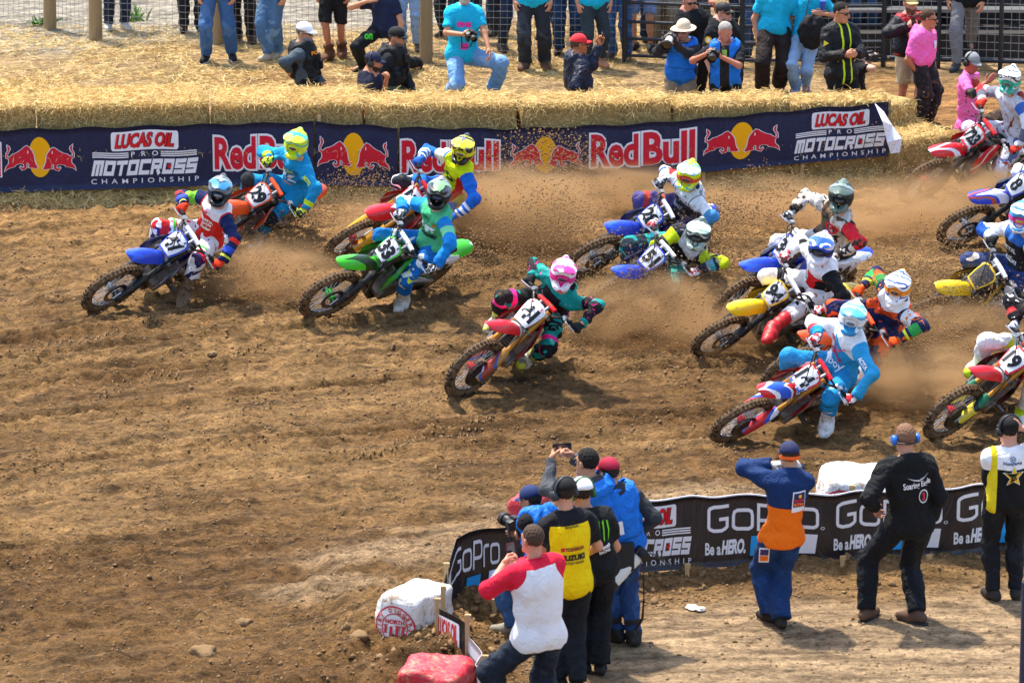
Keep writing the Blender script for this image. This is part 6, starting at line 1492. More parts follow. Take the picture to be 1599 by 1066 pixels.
r = make_rider(GB['K'], (1402, 449), 'rider in an orange navy and white jersey with orange gloves', None, 250, arm_text='FOX', D=.66, hat=P_(['eef0f2', '3a5ea8', 'f0f0f2', 'e6a020'], scale=6.5, seed=31), peak=P_(['e4e8ee', '2a4a98', 'f0f0f2'], scale=8, seed=32), gog=('e88a1a', '3a3230'),
    top=rgear('1c2450', [('z', .36, .60, 'eeecea'), ('diag', 1, 1, .20, .36, 'e8541a'), ('arm', .012, '1a2248'), ('limr', .1, .5, '2f7a3a'), ('limr', .5, .9, 'e8541a'), ('liml', .2, .6, 'e8e6e4'), ('lim', 1.1, 1.5, '2f9a4a'), ('noia', 14, .62, 2.0, 'e8701a'), ('lim', 1.6, 1.7, 'dfe83a')]), pant=rgear('1c2450', [('noi', 6, .58, 2.0, 'e8541a')]), boot='1e1e22', glove='f0520a')
emblem(r, 'jersey', fill(FOX), .06, .37, .16, .085, 'e8541a', -.1); panel(r, 'jersey', 'Red Bull', -.07, .27, .19, .06, 'd8281e', .05, -.35)
r = make_rider(GB['14'], (1331, 496), 'rider in a sky blue jersey with a red wing print and white boots', (1287, 678), 258, arm_text='ACITA', D=.70, hat=P_(['f0f2f4', '4ab0dc', 'e8eef2', '2a90c8'], scale=9, seed=34), peak=P_(['5abce4', 'f0f4f6', '7accec'], scale=10, seed=35), gog=('e8e8ea', '6a747c'),
    top=rgear('2f9fd2', [('diag', -.8, 1, .44, .9, 'eef2f4'), ('limr', -.1, 1.4, 'eef0f2'), ('limr', 1.4, 1.6, 'd04048'), ('xs', .10, .3, 'eef2f4'), ('lim', 1.86, 2.1, '2788b8')]), pant=rgear('1f8cc6', [('noi', 5, .66, 2.0, 'dfe8ee')]), boot='eeecea', glove=graphic(['cf1626', 'f0f0f2'], 18, 4, .7, 0))
emblem(r, 'jersey', wing(), -.03, .36, .25, .13, 'cc1230', -.15, False, 'wing_emblem'); panel(r, 'jersey', 'HONDA', -.03, .25, .23, .058, 'cc1230', .05, -.2); panel(r, 'jersey', 'boy', .02, .13, .18, .10, 'f2f6f8', .01, .1)
r = make_rider(GB['19'], (1640, 480), 'rider on the red bike numbered 19 mostly outside the frame', (1596, 668), 250, D=.70, hat=P_(['e8e8ea', '202226'], scale=7, seed=37), gog=('101010', '303030'),
    top=rgear('16161a', [('noia', 9, .62, 2.0, 'd8d8da'), ('lim', 1.4, 1.6, 'c82a30')]), pant=rgear('eeeeee', [('noi', 5, .66, 2.0, 'c8cc2a')], dirt=.1), boot=graphic(['eceae6', 'c8e61a'], 6, 3, .6, .1), glove=graphic(['e6e8ec', '2a3a6a'], 20, 6, .7, 0))
r = make_rider(GB['S'], (1595, 338), 'rider in a dark jersey with blue sleeves on the plain plated yellow bike', None, 255, D=.68, hat=P_(['eef2f6', '2a7ac8', 'f0f4f8', '3aa0d8'], scale=7, seed=40), peak=P_(['eaf0f6', '2a6ac0', 'f0f4f8'], scale=8, seed=41), gog=('e83a98', 'd0a030'),
    top=rgear('26262c', [('arm', .012, 'e4e6ea'), ('lim', .9, 1.5, '1a50a8'), ('z', .44, .60, '2a62b0'), ('z', -.2, .08, '2a4a90')], dirt=.15), pant=rgear('2a3a6a', [('noi', 5, .6, 2.0, 'd8d8da')]), boot='2a2a2c', glove='1a1a1c')
panel(r, 'jersey', 'MCZAL', -.02, .33, .18, .06, 'e8e8ea', .04); panel(r, 'jersey', 'SUZUKI', -.01, .17, .19, .05, 'e8e8ea', .05)
r = make_rider(GB['723'], (1577, 125), 'rider in a white and grey jersey with red gloves on bike 723', None, 250, D=.72, hat=P_(['e8e8e8', '16181a', 'f0f0ee', '3aa890'], scale=5, seed=43), peak=P_(['eaeaec', '202226', 'e8e8ea'], scale=7, seed=44), gog=('2fb89a', '6a4a2a'),
    top=rgear('d0d2da', [('noi', 6, .60, 2.0, '8a2a2a'), ('limr', .1, .6, '7a7c8a'), ('limr', .8, 1.2, 'c42030'), ('lim', 1.2, 1.7, '5a5e6e'), ('liml', .1, .5, '2a62b8')], dirt=.45), pant=rgear('c8ccd8', [('noi', 6, .56, 3.0, '5a6a9a'), ('noi', 8, .66, 1.0, 'b83028')], dirt=.35), boot='d8d4cc', glove='d8321e')
r = make_rider(GB['8'], (1668, 218), 'rider on the dusty blue bike numbered 8 outside the frame', None, 250, D=.70, hat=P_(['e8e8e8', '2a4ac0'], scale=5, seed=46), top=rgear('2a3a8a', [('arm', .01, 'd8d8de')]), pant=rgear('d8d8de', []), boot='d8d4cc', glove='202024')
# ------------------------------------------------------------------ spectators, marshals and photographers
def FS(base, face, head=None, hd=0.0, h=1.78, pel=None, feet=None, wR=None, wL=None, look=None, nod=-.05, fat=1.05, lean=(0, 0), stance=.11, up_tilt=(0, 0, 1), poleR=None, poleL=None, kneeR=None, kneeL=None, bow=-.012, roll=0.0, hb=None, toeout=.25, neck=None):
    """Standing figure: base and feet are photograph spots on the ground, head/pelvis/wrists photograph spots with a depth step from the base."""
    g = gp(*base); Y = g[1]; a = math.radians(face); fw = np.array([math.cos(a), math.sin(a), 0]); rt = np.array([math.sin(a), -math.cos(a), 0]); Z = np.array([0, 0, 1.0])
    def S(q): return at(q[0], q[1], Y + (q[2] if len(q) > 2 else 0.0))
    k = h / 1.78
    f = Fig(fat=fat, bow=bow); f.k = k
    hp = S(pel) if pel is not None else g + Z * .96 * k
    hdp = S((*head, hd)) if head is not None else g + Z * 1.64 * k + fw * lean[0] + rt * lean[1]
    f.pel = hp; f.head = hdp; sp = unit(hdp - hp)
    f.neck = S(neck) if neck is not None else hdp - sp * .12 * k - Z * .045 * k - fw * .03 * k
    up = unit(f.neck - hp); r = unit(rt - (rt @ up) * up + up * roll)
    f.sR, f.sL = f.neck - up * .06 * k + r * .168 * k, f.neck - up * .06 * k - r * .168 * k
    f.hR, f.hL = hp + rt * .092 * k - Z * .04 * k, hp - rt * .092 * k - Z * .04 * k
    fR = gp(*feet[0]) if feet else g + rt * stance * k; fL = gp(*feet[1]) if feet else g - rt * stance * k
    for side, F, H, kp in ((1, fR, f.hR, kneeR), (-1, fL, f.hL, kneeL)):
        A = F + Z * .085 * k; K, A2 = ik(H, A, .45 * k, .43 * k, kp if kp is not None else fw + rt * side * .12); t = A2 + unit(fw + rt * side * toeout) * .17 * k - Z * .050 * k
        if side > 0: f.kR, f.aR, f.tR, f.soleR = K, A2, t, Z
        else: f.kL, f.aL, f.tL, f.soleL = K, A2, t, Z
    for side, w, Sh, po in ((1, wR, f.sR, poleR), (-1, wL, f.sL, poleL)):
        W = S(w) if w is not None else Sh - Z * .53 * k + fw * .08 * k + rt * side * .06 * k
        E, W = ik(Sh, W, .30 * k, .27 * k, po if po is not None else (-fw * .5 + rt * side * .7 - Z * .4))
        if side > 0: f.eR, f.wR = E, W
        else: f.eL, f.wL = E, W
        if w is not None and hb: pass
    la = a if look is None else math.radians(look); f.hfwd = np.array([math.cos(la), math.sin(la), nod]); f.hup = np.array(up_tilt, float); f.fwv, f.rtv = fw, rt
    f.origin = np.array([g[0], g[1], 0.0]); return f
CROWD = 'spectators and marshals behind the straw wall'; FGG = 'people on the infield by the near banner'
den_b, den_d, den_l, blk, chc = gear('3b5f8e', [('noi', 5, .62, 2.0, '4a6f9e')], bump=.5), gear('222f48', bump=.5), gear('8fb0d4', [('noi', 5, .6, 2.0, '7fa2c8')], bump=.5), gear('17171a', bump=.5), gear('34373d', bump=.5)
cyan, pink, hivis_b = gear('18b4d8', bump=.5), gear('ff6cb4', bump=.5), gear('0f6fd0', [('z', .04, .07, '0c5ab0')], rough=.6, bump=.6)
def who(f, label, top=None, sleeve=1.95, hem=-.16, pants=None, pend=1.97, loose=.014, shoe='2a2420', sole=None, skin_='c98d6b', hair='3a2a1c', cap=None, brim=None, back=False, shades=False, phones=None, hat=None, vest=None, vesthem=-.2, hands=('relax', 'relax'), group=CROWD, fine=.021, sleeve_o=None, o=.016, tall=0, collar=0.0, boot=False, gl=None, folds=.009, beard=None):
    p = Person(f, label, 'person', group, skin_, fine, hands=hands); 
    p.top('shirt' if sleeve < 1.5 else 'jacket', top, sleeve, hem, o, folds, collar, sleeve_o); p.sh = 'shirt' if sleeve < 1.5 else 'jacket'
    p.pants('trousers' if pend > 1.5 else 'shorts', pants, pend, .016, loose, folds); p.shoes(mat(shoe, .75, 0, .3, .2, 80, .15), mat(sole, .8) if sole else None, tall=.30 if boot else tall)
    if vest is not None: p.top('vest', vest, 0, vesthem, o + .032, folds * 1.4, -.02, vest=True)
    if hair and not hat: p.hair(hair)
    if beard:
        me = mesh_data('beard', *[x for x in BEARD]); p.on_head('beard', me, mat(beard, .9, 0, .2, .5, 160))
    if cap: p.cp = p.cap(cap, brim, back)
    if hat: p.on_head('sun_hat', BRIMHAT, mat(hat, .85, 0, .2, .2, 90))
    if shades: p.on_head('sunglasses', SHADES, mat('0a0a0c', .15))
    if phones: p.on_head('ear_defenders', PHONES2 if phones[1:2] == ('b',) else PHONES, mat(phones[0] if isinstance(phones, tuple) else phones, .4))
    if phones and phones[1:2] == ('b',): p.on_head('neck_band', NECKBAND, mat('1a1c22', .5))
    if gl: p.gloves(mat(gl, .7))
    return p
BV, BF = nets(lambda p: np.maximum(np.maximum(sd_ell(p, (0, .020, -.060), E3, (.066, .082, .078)), p[:, 2] + .060 - .45 * np.abs(p[:, 0])), -(p[:, 1] - .01)), (-.08, -.02, -.15), (.08, .11, .0), .009); BEARD = (BV, [tuple(q) for q in BF])
# --- things held in the hands
def phone(c, fwd, label, case='17181c', size=1.0, up=(0, 0, 1)):
    H = frame_of(fwd, up); R = Matrix([list(r) for r in H]).to_4x4(); mb = MB(); mb.box((0, 0, 0), (.145 * size, .010, .072 * size)); me = mb.mesh('phone', False)
    bm = bmesh.new(); bm.from_mesh(me); bmesh.ops.bevel(bm, geom=[e for e in bm.edges], offset=.004, segments=2, affect='EDGES'); bm.to_mesh(me); bm.free()
    o = obj('phone', me, mat(case, .4)); o.matrix_basis = Matrix.Translation(tuple(c)) @ R; tag(o, label, 'phone')
    s = MB(); s.box((0, -.0055, 0), (.128 * size, .002, .062 * size)); obj('screen', s.mesh('screen', False), mat('1c2230', .08), o); l = MB(); l.disc((.055, .006, .022), .006, .003, 10); obj('lens', l.mesh('lens'), mat('08080a', .1), o); return o
def camera_(c, fwd, label, length=.12, rad=.040, white=False, hood=True, up=(0, 0, 1)):
    H = frame_of(fwd, up); root = empty('camera', mat=Matrix.Translation(tuple(c)) @ Matrix([list(r) for r in H]).to_4x4()); tag(root, label, 'camera')
    bk, wh = mat('141416', .5, 0, .4), mat('d8d4c8', .45)
    mb = MB(); mb.rings([[(x * w, -.04 + dy, z * hh) for x, z in ((-.07, -.05), (.07, -.05), (.075, .03), (.03, .045), (.025, .07), (-.025, .07), (-.03, .045), (-.075, .03))] for dy, w, hh in ((-.02, .9, .9), (0, 1, 1), (.045, 1, 1), (.06, .9, .9))]); mb.box((.055, .02, -.02), (.04, .06, .09)); mb.build('camera_body', bk, root)
    mb = MB(); L = length; mb.tube([(0, .02, 0), (0, .05, 0), (0, L * .45, 0), (0, L * .5, 0), (0, L * .8, 0)], [rad * .75, rad * .8, rad * .82, rad * .9, rad * .95], 18); mb.build('lens_barrel', wh if white else bk, root)
    mb = MB(); mb.disc((0, 0, 0), rad * 1.15, .05, 20, rad * 1.0); o = mb.build('lens_hood', bk, root); o.matrix_basis = Matrix.Translation((0, L * .86, 0)); mb = MB(); mb.disc((0, 0, 0), rad * .96, .006, 20); o = mb.build('front_glass', mat('0a0c14', .05, 0, .8), root); o.matrix_basis = Matrix.Translation((0, L * .83, 0))
    for x in (1,): mb = MB(); mb.tube([(-.075, -.03, .03), (-.10, -.10, -.05), (-.06, -.16, -.25), (.05, -.16, -.26), (.10, -.1, -.05), (.075, -.03, .03)], .008, 6, True, .4); mb.build('strap', bk, root)
    return root
def mid(a, b): return (np.asarray(a) + np.asarray(b)) / 2
def badge(p, vf, x, z, w, h, c, back=False, rot=0.0, name='lettering'): p.decal(p.sh if not hasattr(p, 'tgt') else p.tgt, vf, x, z, w, h, flat(c, .7), back, name, rot=rot)

def pouches(p, spec, c='101113'):
    f = p.f; sdf = p.sdfs['vest']; m = mat(c, .7, 0, .3, .2, 60)
    for cx, cz, w, h in spec:
        q = f.pel + f.R_right * cx + f.R_up * (cz * f.tl / .52) + f.R_fwd * .32
        for _ in range(14): q = q - float(np.clip(sdf(q[None].astype(f32)), -.05, .05)[0]) * .9 * f.R_fwd
        mb = MB(); mb.rings([[f.T @ np.array([sx * w / 2 * k, y, sz * h / 2 * k]) for sx, sz in ((-1, -1), (1, -1), (1, 1), (-1, 1))] for y, k in ((-.02, 1), (.026, 1), (.034, .8))]); o = mb.build('pouch', m, p.o, False); o.location = p.local(q)
# behind the straw wall, from the left
who(FS((182, 46), 285, h=1.8), 'person in narrow dark jeans and pale shoes behind the wire fence by the posts', chc, 1.95, pants=den_d, loose=.006, shoe='c8c4bc', hair='2a1c12')
who(FS((297, 50), 280, h=1.8, feet=((288, 49), (312, 50))), 'person in black trousers and dark shoes at the wire fence', blk, 1.95, pants=gear('1e2430', bump=.5), shoe='1c1814')
who(FS((340, 96), 270, h=1.84, feet=((322, 96), (362, 93)), stance=.2), 'person in mid blue jeans and dark trainers standing wide on the dry grass', gear('5a6066'), .6, pants=den_b, loose=.02, shoe='15161c', sole='d8d8d8')
who(FS((381, 66), 265, h=1.8, feet=((371, 64), (393, 67))), 'person in black trousers and brown boots beside the wide blue jeans', gear('3a3a3c'), 1.95, pants=gear('232120', bump=.5), loose=.018, shoe='4a3020', boot=True)
who(FS((427, 93), 240, h=1.8, feet=((421, 94), (434, 90))), 'person in loose faded jeans and pale shoes near the policeman in the white cap', gear('2e4a6a'), 1.95, pants=gear('4f7296', [('noi', 4, .58, 3.0, '6f90ae')], bump=.6), loose=.030, shoe='b8a890')
p = who(FS((478, 232), 350, head=(476, 52), h=1.80, wR=(452, 112, -.18), wL=(505, 132, -.1), look=340, nod=-.1), 'policeman in a white cap with grey hooded sleeves and a black vest', gear('47525c', bump=.5), 1.95, pants=blk, vest=gear('15161a', [('z', .16, .20, '0b0b0d'), ('z', .30, .32, '2a2c30')], rough=.6), vesthem=-.05, cap='f0f0f0', shades=True, skin_='c08a6c', hair='6a6058', beard='8a8078', collar=.02)
p.tgt = 'vest'; badge(p, text2d('POLICE', .05)[:2], -.05, .40, .17, .05, 'f08c1a'); pouches(p, [(-.10, .12, .07, .11), (-.01, .12, .07, .11), (.08, .13, .06, .10), (-.08, .26, .08, .09), (.06, .28, .05, .10)])
who(FS((522, 92), 262, h=1.82, feet=((515, 93), (534, 88))), 'person in long black shorts and brown boots above the white capped policeman', blk, .6, pants=gear('1c1a1a', bump=.5), pend=.98, loose=.02, shoe='5a3520', boot=True, skin_='b8795a')
p = who(FS((600, 112), 240, head=(592, -22), h=1.80, feet=((566, 110), (655, 108)), pel=(604, 40, 0), wR=(574, 2, -.1)), 'person in navy shirt and black trousers with a green mark and one bent knee', gear('1c2440'), .6, pants=gear('15171d', [('limr', .1, .2, '15171d')], bump=.5), shoe='1a1818')
p.print_at('trousers', text2d('on', .05)[:2], mid(p.f.hR, p.f.kR), (1, 0, 0), (0, .26, .97), (0, .97, -.26), .11, .08, flat('3fbf2a', .7))
who(FS((640, 78), 262, h=1.8), 'person in light blue jeans behind the second policeman', gear('9aa4ae'), .6, pants=den_l, loose=.02, shoe='5a4a3a')
p = who(FS((612, 240), 345, head=(620, 60), h=1.82, look=330, nod=-.08, wR=(600, 150, -.1), wL=(648, 150, -.1)), 'policeman in a black cap and black jacket with a loaded vest', gear('1e2026', bump=.5), 1.95, pants=gear('4c5a48'), vest=gear('121316', [('z', .1, .13, '23262a'), ('z', .2, .22, '23262a')], rough=.6), vesthem=-.05, cap='15161a', skin_='b87a58', hair='4a4038', beard='6a5a50', collar=.02)
p.tgt = 'vest'; badge(p, text2d('POLICE', .05)[:2], .06, .41, .15, .042, 'f0a01a', False, .1); pouches(p, [(-.10, .14, .07, .11), (.0, .14, .08, .12), (.10, .12, .06, .10), (.0, .29, .07, .08)])
mb = MB(); mb.box((0, 0, 0), (.06, .03, .10)); o = mb.build('radio_pouch', mat('0e0e10', .6), p.o, False); o.location = p.local(p.f.pel + p.f.R_fwd * .20 + p.f.R_up * .24 + p.f.R_right * .06)
who(FS((582, 262), 345, head=(583, 98), h=1.72, wL=(604, 122, -.22), look=350, nod=-.12), 'man in navy T-shirt and cap with ear defenders, chin on his hand', gear('1f2338', bump=.5), .62, pants=blk, cap='1f2440', phones='17181c', skin_='b8785a', hair='2a2018', beard='3a2a20', hands=('relax', 'grip'))
p = who(FS((735, 152), 285, head=(726, -10), h=1.86, pel=(722, 82, .05), feet=((706, 150), (770, 150)), wR=(724, 54, -.36), wL=(764, 82, -.28), kneeL=np.array([.9, -.6, .35]), fat=1.22, nod=-.15), 'man in a turquoise T-shirt and blue jeans holding a camera with one knee bent', cyan, .75, hem=-.10, pants=gear('6f9cca', [('noi', 5, .6, 2.0, '86aed4')], bump=.6), loose=.030, shoe='5a3a28', skin_='c48a68', hair='8a8078', beard='b8b0a8', hands=('hold', 'relax'))
badge(p, text2d('PINK', .06)[:2], -.02, .34, .20, .07, 'e82a9a'); badge(p, text2d('RACEDAY', .05)[:2], -.02, .24, .21, .06, 'e82a9a'); badge(p, text2d('III', .05)[:2], -.02, .10, .10, .08, 'e82a9a')
camera_(p.f.wR + np.array([.10, -.06, .0]), (.35, -1, -.3), 'small black camera held by the man in the turquoise T-shirt', .11, .036)
who(FS((783, 79), 270, h=1.8, feet=((772, 66), (784, 80))), 'person in narrow dark blue jeans and black boots behind the turquoise T-shirt', chc, 1.95, pants=den_d, loose=.004, shoe='26241f', boot=True)
who(FS((832, 108), 268, h=1.84, feet=((820, 108), (851, 106)), fat=1.15), 'person in turquoise top and charcoal jeans with brown lace boots', cyan, .7, hem=-.14, pants=gear('2b2e34', [('noi', 5, .62, 2.0, '3a3e46')], bump=.6), loose=.03, shoe='5a4030', boot=True)
who(FS((886, 84), 270, h=1.8), 'person in dark blue jeans behind the man in the red cap', gear('3a2a2a'), 1.95, pants=gear('1f3a5e', bump=.5), loose=.02, shoe='2a2020')
who(FS((926, 106), 285, h=1.74, feet=((915, 108), (938, 104)), fat=1.2), 'person in turquoise shirt and dark grey jeans with bare sandalled feet', cyan, .7, hem=-.14, pants=gear('2f3a40', bump=.5), loose=.006, pend=1.85, shoe='c08868')
p = who(FS((903, 245), 20, head=(905, 70), h=1.76, wL=(936, 70, .05), wR=(895, 140, -.1), look=15, nod=.02, poleL=np.array([.2, -.6, -1])), 'man in a red cap and navy rain jacket holding up a phone', gear('141b30', [('noi', 6, .62, 3.0, '1c2540')], rough=.45, bump=.7), 1.95, hem=-.25, pants=blk, cap='e03038', shades=True, skin_='b06a48', hair='4a3a2c', collar=.03, o=.03, hands=('relax', 'hold'), sleeve_o=.024)
phone(p.f.wL + np.array([.03, .0, .09]), (1, .3, 0), 'phone held up by the man in the red cap', '2a2420', .9, up=(.0, .9, .3))
who(FS((968, 92), 250, h=1.78), 'person in faded blue jeans at the pipe fence post', gear('3a5070'), 1.95, pants=den_b, loose=.02, shoe='6a5a4a')
who(FS((1004, 80), 255, h=1.8), 'person in pale blue shorts and black shoes behind the pipe fence', gear('7a8aa0'), .6, pants=gear('6f86b0'), pend=.9, shoe='1a1a1c', skin_='c08a6c')
who(FS((1035, 72), 268, h=1.8), 'person in beige trousers behind the photographer in the hat', gear('6a6258'), 1.95, pants=gear('8a7f6a', bump=.5), loose=.03, shoe='3a3020')
p = who(FS((1062, 225), 262, head=(1067, 48), h=1.74, wR=(1040, 62, -.36), wL=(1050, 66, -.36), look=250, nod=-.1, poleR=np.array([-.8, 0, -.8]), poleL=np.array([.8, 0, -.8])), 'photographer in a pale sun hat and blue vest aiming a white telephoto lens', gear('2c2c30', bump=.5), 1.95, pants=gear('8a7c68'), vest=hivis_b, vesthem=-.30, hat='d8c4a8', shades=True, skin_='b87a58', hands=('hold', 'hold'))
camera_(mid(p.f.wR, p.f.wL) + np.array([.01, -.04, .04]), (-.25, -1, -.22), 'camera with a short white lens aimed by the photographer in the sun hat', .26, .058, True)
p = who(FS((1080, 150), 290, head=(1077, 4), h=1.78, wL=(1117, 12, -.1), poleL=np.array([.5, 0, -1])), 'man in a black uniform with dark glasses raising one arm behind the photographers', gear('15171b', bump=.5), .65, pants=blk, shades=True, skin_='b8745a', hands=('relax', 'hold'))
p = who(FS((1128, 165), 300, head=(1130, 20), h=1.76, look=325), 'officer in a black cap with yellow marking and a round sleeve badge', gear('17191d', [('limr', .25, .60, '17191d')], bump=.5), .75, pants=blk, cap=graphic(['15161a', '15161a', 'e8c02a'], 10, 4, .7, 0), shades=True, skin_='c8907a')
S_ = p.f.sR; mb = MB(); mb.disc((0, 0, 0), .045, .006, 20); o = mb.build('sleeve_badge', flat('e8c020', .6), p.o); o.location = p.local(S_ * .62 + p.f.eR * .38 + np.array([-.01, -.078, 0])); mb = MB(); mb.disc((0, -.005, 0), .028, .006, 5); mb.build('badge_star', flat('f0f0e8', .6), o)
p = who(FS((1132, 235), 262, head=(1133, 50), h=1.78, wR=(1104, 84, -.26), wL=(1124, 88, -.30), look=300, nod=-.25, poleR=np.array([-.9, 0, -.5]), poleL=np.array([1, 0, -.6])), 'grey haired photographer in black T-shirt and open blue vest with a camera', gear('17171a', bump=.5), .9, pants=blk, vest=gear('0f6fd0', [('yo', -.01, .085, '151518')], rough=.6, bump=.6), vesthem=-.28, hair='a09a94', skin_='c07a60', hands=('hold', 'hold'))
camera_(mid(p.f.wR, p.f.wL) + np.array([.0, -.05, .02]), (-.2, -1, -.25), 'black camera held at chest height by the grey haired photographer', .15, .045)
mb = MB(); mb.box((0, 0, 0), (.06, .004, .09)); o = mb.build('accreditation_card', flat('8fc05a', .5), p.o, False); o.location = p.local(p.f.pel + p.f.R_fwd * .19 + p.f.R_up * .27)
who(FS((1203, 146), 268, head=(1216, -32), h=1.92, feet=((1191, 148), (1216, 143)), pel=(1210, 40, 0)), 'tall person in turquoise shirt and long brown black trousers at the straw wall', cyan, .7, hem=-.10, pants=gear('2a2220', [('noi', 4, .6, 2.0, '332a28')], bump=.6), loose=.034, shoe='8a7458')
p = who(FS((1252, 146), 255, head=(1266, -28), h=1.72, feet=((1243, 147), (1258, 142)), wL=(1284, 22, -.18), pel=(1258, 54, 0)), 'person in turquoise shirt and pale jeans with a black shoulder bag', cyan, .7, hem=-.08, pants=den_l, loose=.010, shoe='7a8aa8', fat=None) if False else who(FS((1252, 146), 255, head=(1266, -28), h=1.72, feet=((1243, 147), (1258, 142)), wL=(1284, 22, -.18), pel=(1258, 54, 0)), 'person in turquoise shirt and pale jeans with a black shoulder bag', cyan, .7, hem=-.08, pants=den_l, loose=.010, shoe='7a8aa8')
bm = bmesh.new(); bmesh.ops.create_icosphere(bm, subdivisions=4, radius=.5)
for v in bm.verts: v.co = Vector((v.co.x * .36, v.co.y * .20, v.co.z * .46)) + mnoise.noise_vector(v.co * 5) * .035
me = bpy.data.meshes.new('shoulder_bag'); bm.to_mesh(me); bm.free(); me.polygons.foreach_set('use_smooth', [True] * len(me.polygons)); c = at(1268, 50, gp(1252, 146)[1] - .25)
b = obj('shoulder_bag', me, mat('141416', .7, 0, .3, .3, 50), None, tuple(c)); tag(b, 'black shoulder bag on the person in pale jeans', 'bag'); mb = MB(); mb.tube([(-.08, .05, .18), (-.04, .12, .42), (.02, .18, .52)], .018, 6, True, .4); mb.build('bag_strap', mat('141416', .7), b)
mb = MB(); mb.tube([(0, 0, 0), (0, 0, .005), (0, 0, .12), (0, 0, .122)], [.032, .036, .043, .038], 16); o = mb.build('paper_cup', mat('1f50b0', .5), None, True, tuple(at(1285, 16, gp(1252, 146)[1] - .24))); tag(o, 'blue drinking cup held above the black shoulder bag', 'cup')
p = who(FS((1311, 235), 300, head=(1314, 20), h=1.84, wR=(1322, 86, -.28), wL=(1336, 84, -.30), look=325, nod=-.1), 'sheriff in black jacket with lime lining and dark glasses beside the shoulder bag', gear('141518', [('yo', .04, .062, 'c8e81a')], rough=.6, bump=.6), 1.95, hem=-.22, pants=blk, shades=True, skin_='c08060', hair='1c1612', o=.026, hands=('hold', 'hold'), collar=.02)
mb = MB(); mb.disc((0, 0, 0), .04, .006, 3); o = mb.build('sleeve_badge', flat('e8d02a', .6), p.o); o.location = p.local(p.f.sR * .6 + p.f.eR * .4 + np.array([-.02, -.085, 0]))
phone(mid(p.f.wR, p.f.wL) + np.array([.03, -.05, .03]), (.6, -.8, -.3), 'small dark phone in the hands of the sheriff', '1c1c20', .7)
p = who(FS((1352, 215), 20, head=(1338, 78), h=1.50, wR=(1352, 100, -.1), wL=(1362, 92, -.05), pel=(1338, 150, .1)), 'crouching person with bare arms holding up a small camera behind the sheriff', blk, .6, pants=blk, hands=('hold', 'hold'), skin_='d0a088', cap='17181a')
camera_(at(1362, 88, gp(1352, 215)[1] - .08), (1, .3, .1), 'small camera held up beside the sheriff', .07, .026)
p = who(FS((1420, 192), 290, head=(1422, 6), h=1.84, feet=((1402, 188), (1425, 196)), wR=(1419, 40, -.3), wL=(1432, 60, -.2), look=285, poleR=np.array([-1, 0, -.4]), fat=1.15), 'man in black jacket with red trim and beige shorts by the straw wall end', gear('17181c', [('z', -.14, -.10, 'c8202a'), ('y', .11, .2, '1c1c20'), ('z', .46, .6, 'a82028')], rough=.55, bump=.6), 1.95, hem=-.13, pants=gear('c8b490', bump=.5), pend=.95, loose=.04, shoe='d8d4cc', skin_='c08068', cap='c8b078', beard='6a4a38', hands=('hold', 'relax'), o=.03, tall=.28)
phone(p.f.wR + np.array([.06, -.05, .05]), (.5, -1, 0), 'dark phone raised by the man in beige shorts', '1a1a1e', .9, up=(1, .2, .3))
p = who(FS((1436, 204), 330, head=(1450, 30), h=1.80, feet=((1428, 204), (1446, 200)), wR=(1436, 118, -.12), look=352, fat=1.1), 'man in a bright pink T-shirt and dark trousers with wraparound glasses', pink, .85, hem=-.16, pants=gear('26262a', [('noi', 9, .66, 2.0, '5a4632')], dirt=.35, bump=.5), loose=.035, shoe='2a2420', shades=True, skin_='c07a58', hair='4a3424', o=.024)
badge(p, grect(), .02, .28, .13, .10, 'e8d4e0', name='chest_print')
who(FS((1506, 106), 255, h=1.82, feet=((1494, 110), (1515, 90))), 'person in light grey jeans holding papers behind the tall wire fence', blk, 1.95, pants=gear('7a7a7c', bump=.6), loose=.016, shoe='3a3a3c')
p = who(FS((1512, 226), 330, head=(1518, 98), h=1.72, pel=(1512, 196, .05), feet=((1492, 232), (1530, 226)), wL=(1524, 132, -.12), wR=(1541, 128, -.28), poleR=np.array([-.3, -.8, -.5]), look=310, nod=-.3), 'marshal in a pink T-shirt and grey cap with ear defenders shielding his face', gear('ff70b8', [('noi', 15, .66, 3.0, '7a4a3a')], bump=.5), .8, pants=gear('3a2e28', dirt=.5), loose=.02, cap='8d9092', phones='141416', skin_='a85a44', hands=('flat', 'relax'))
mb = MB(); mb.tube([p.local(p.f.sR * .15 + p.f.eR * .85), p.local(p.f.eR), p.local(p.f.eR * .75 + p.f.wR * .25)], [.062, .066, .058], 12); mb.build('elbow_pad', mat('1c1c20', .7, 0, .3, .2, 60, .3), p.o)
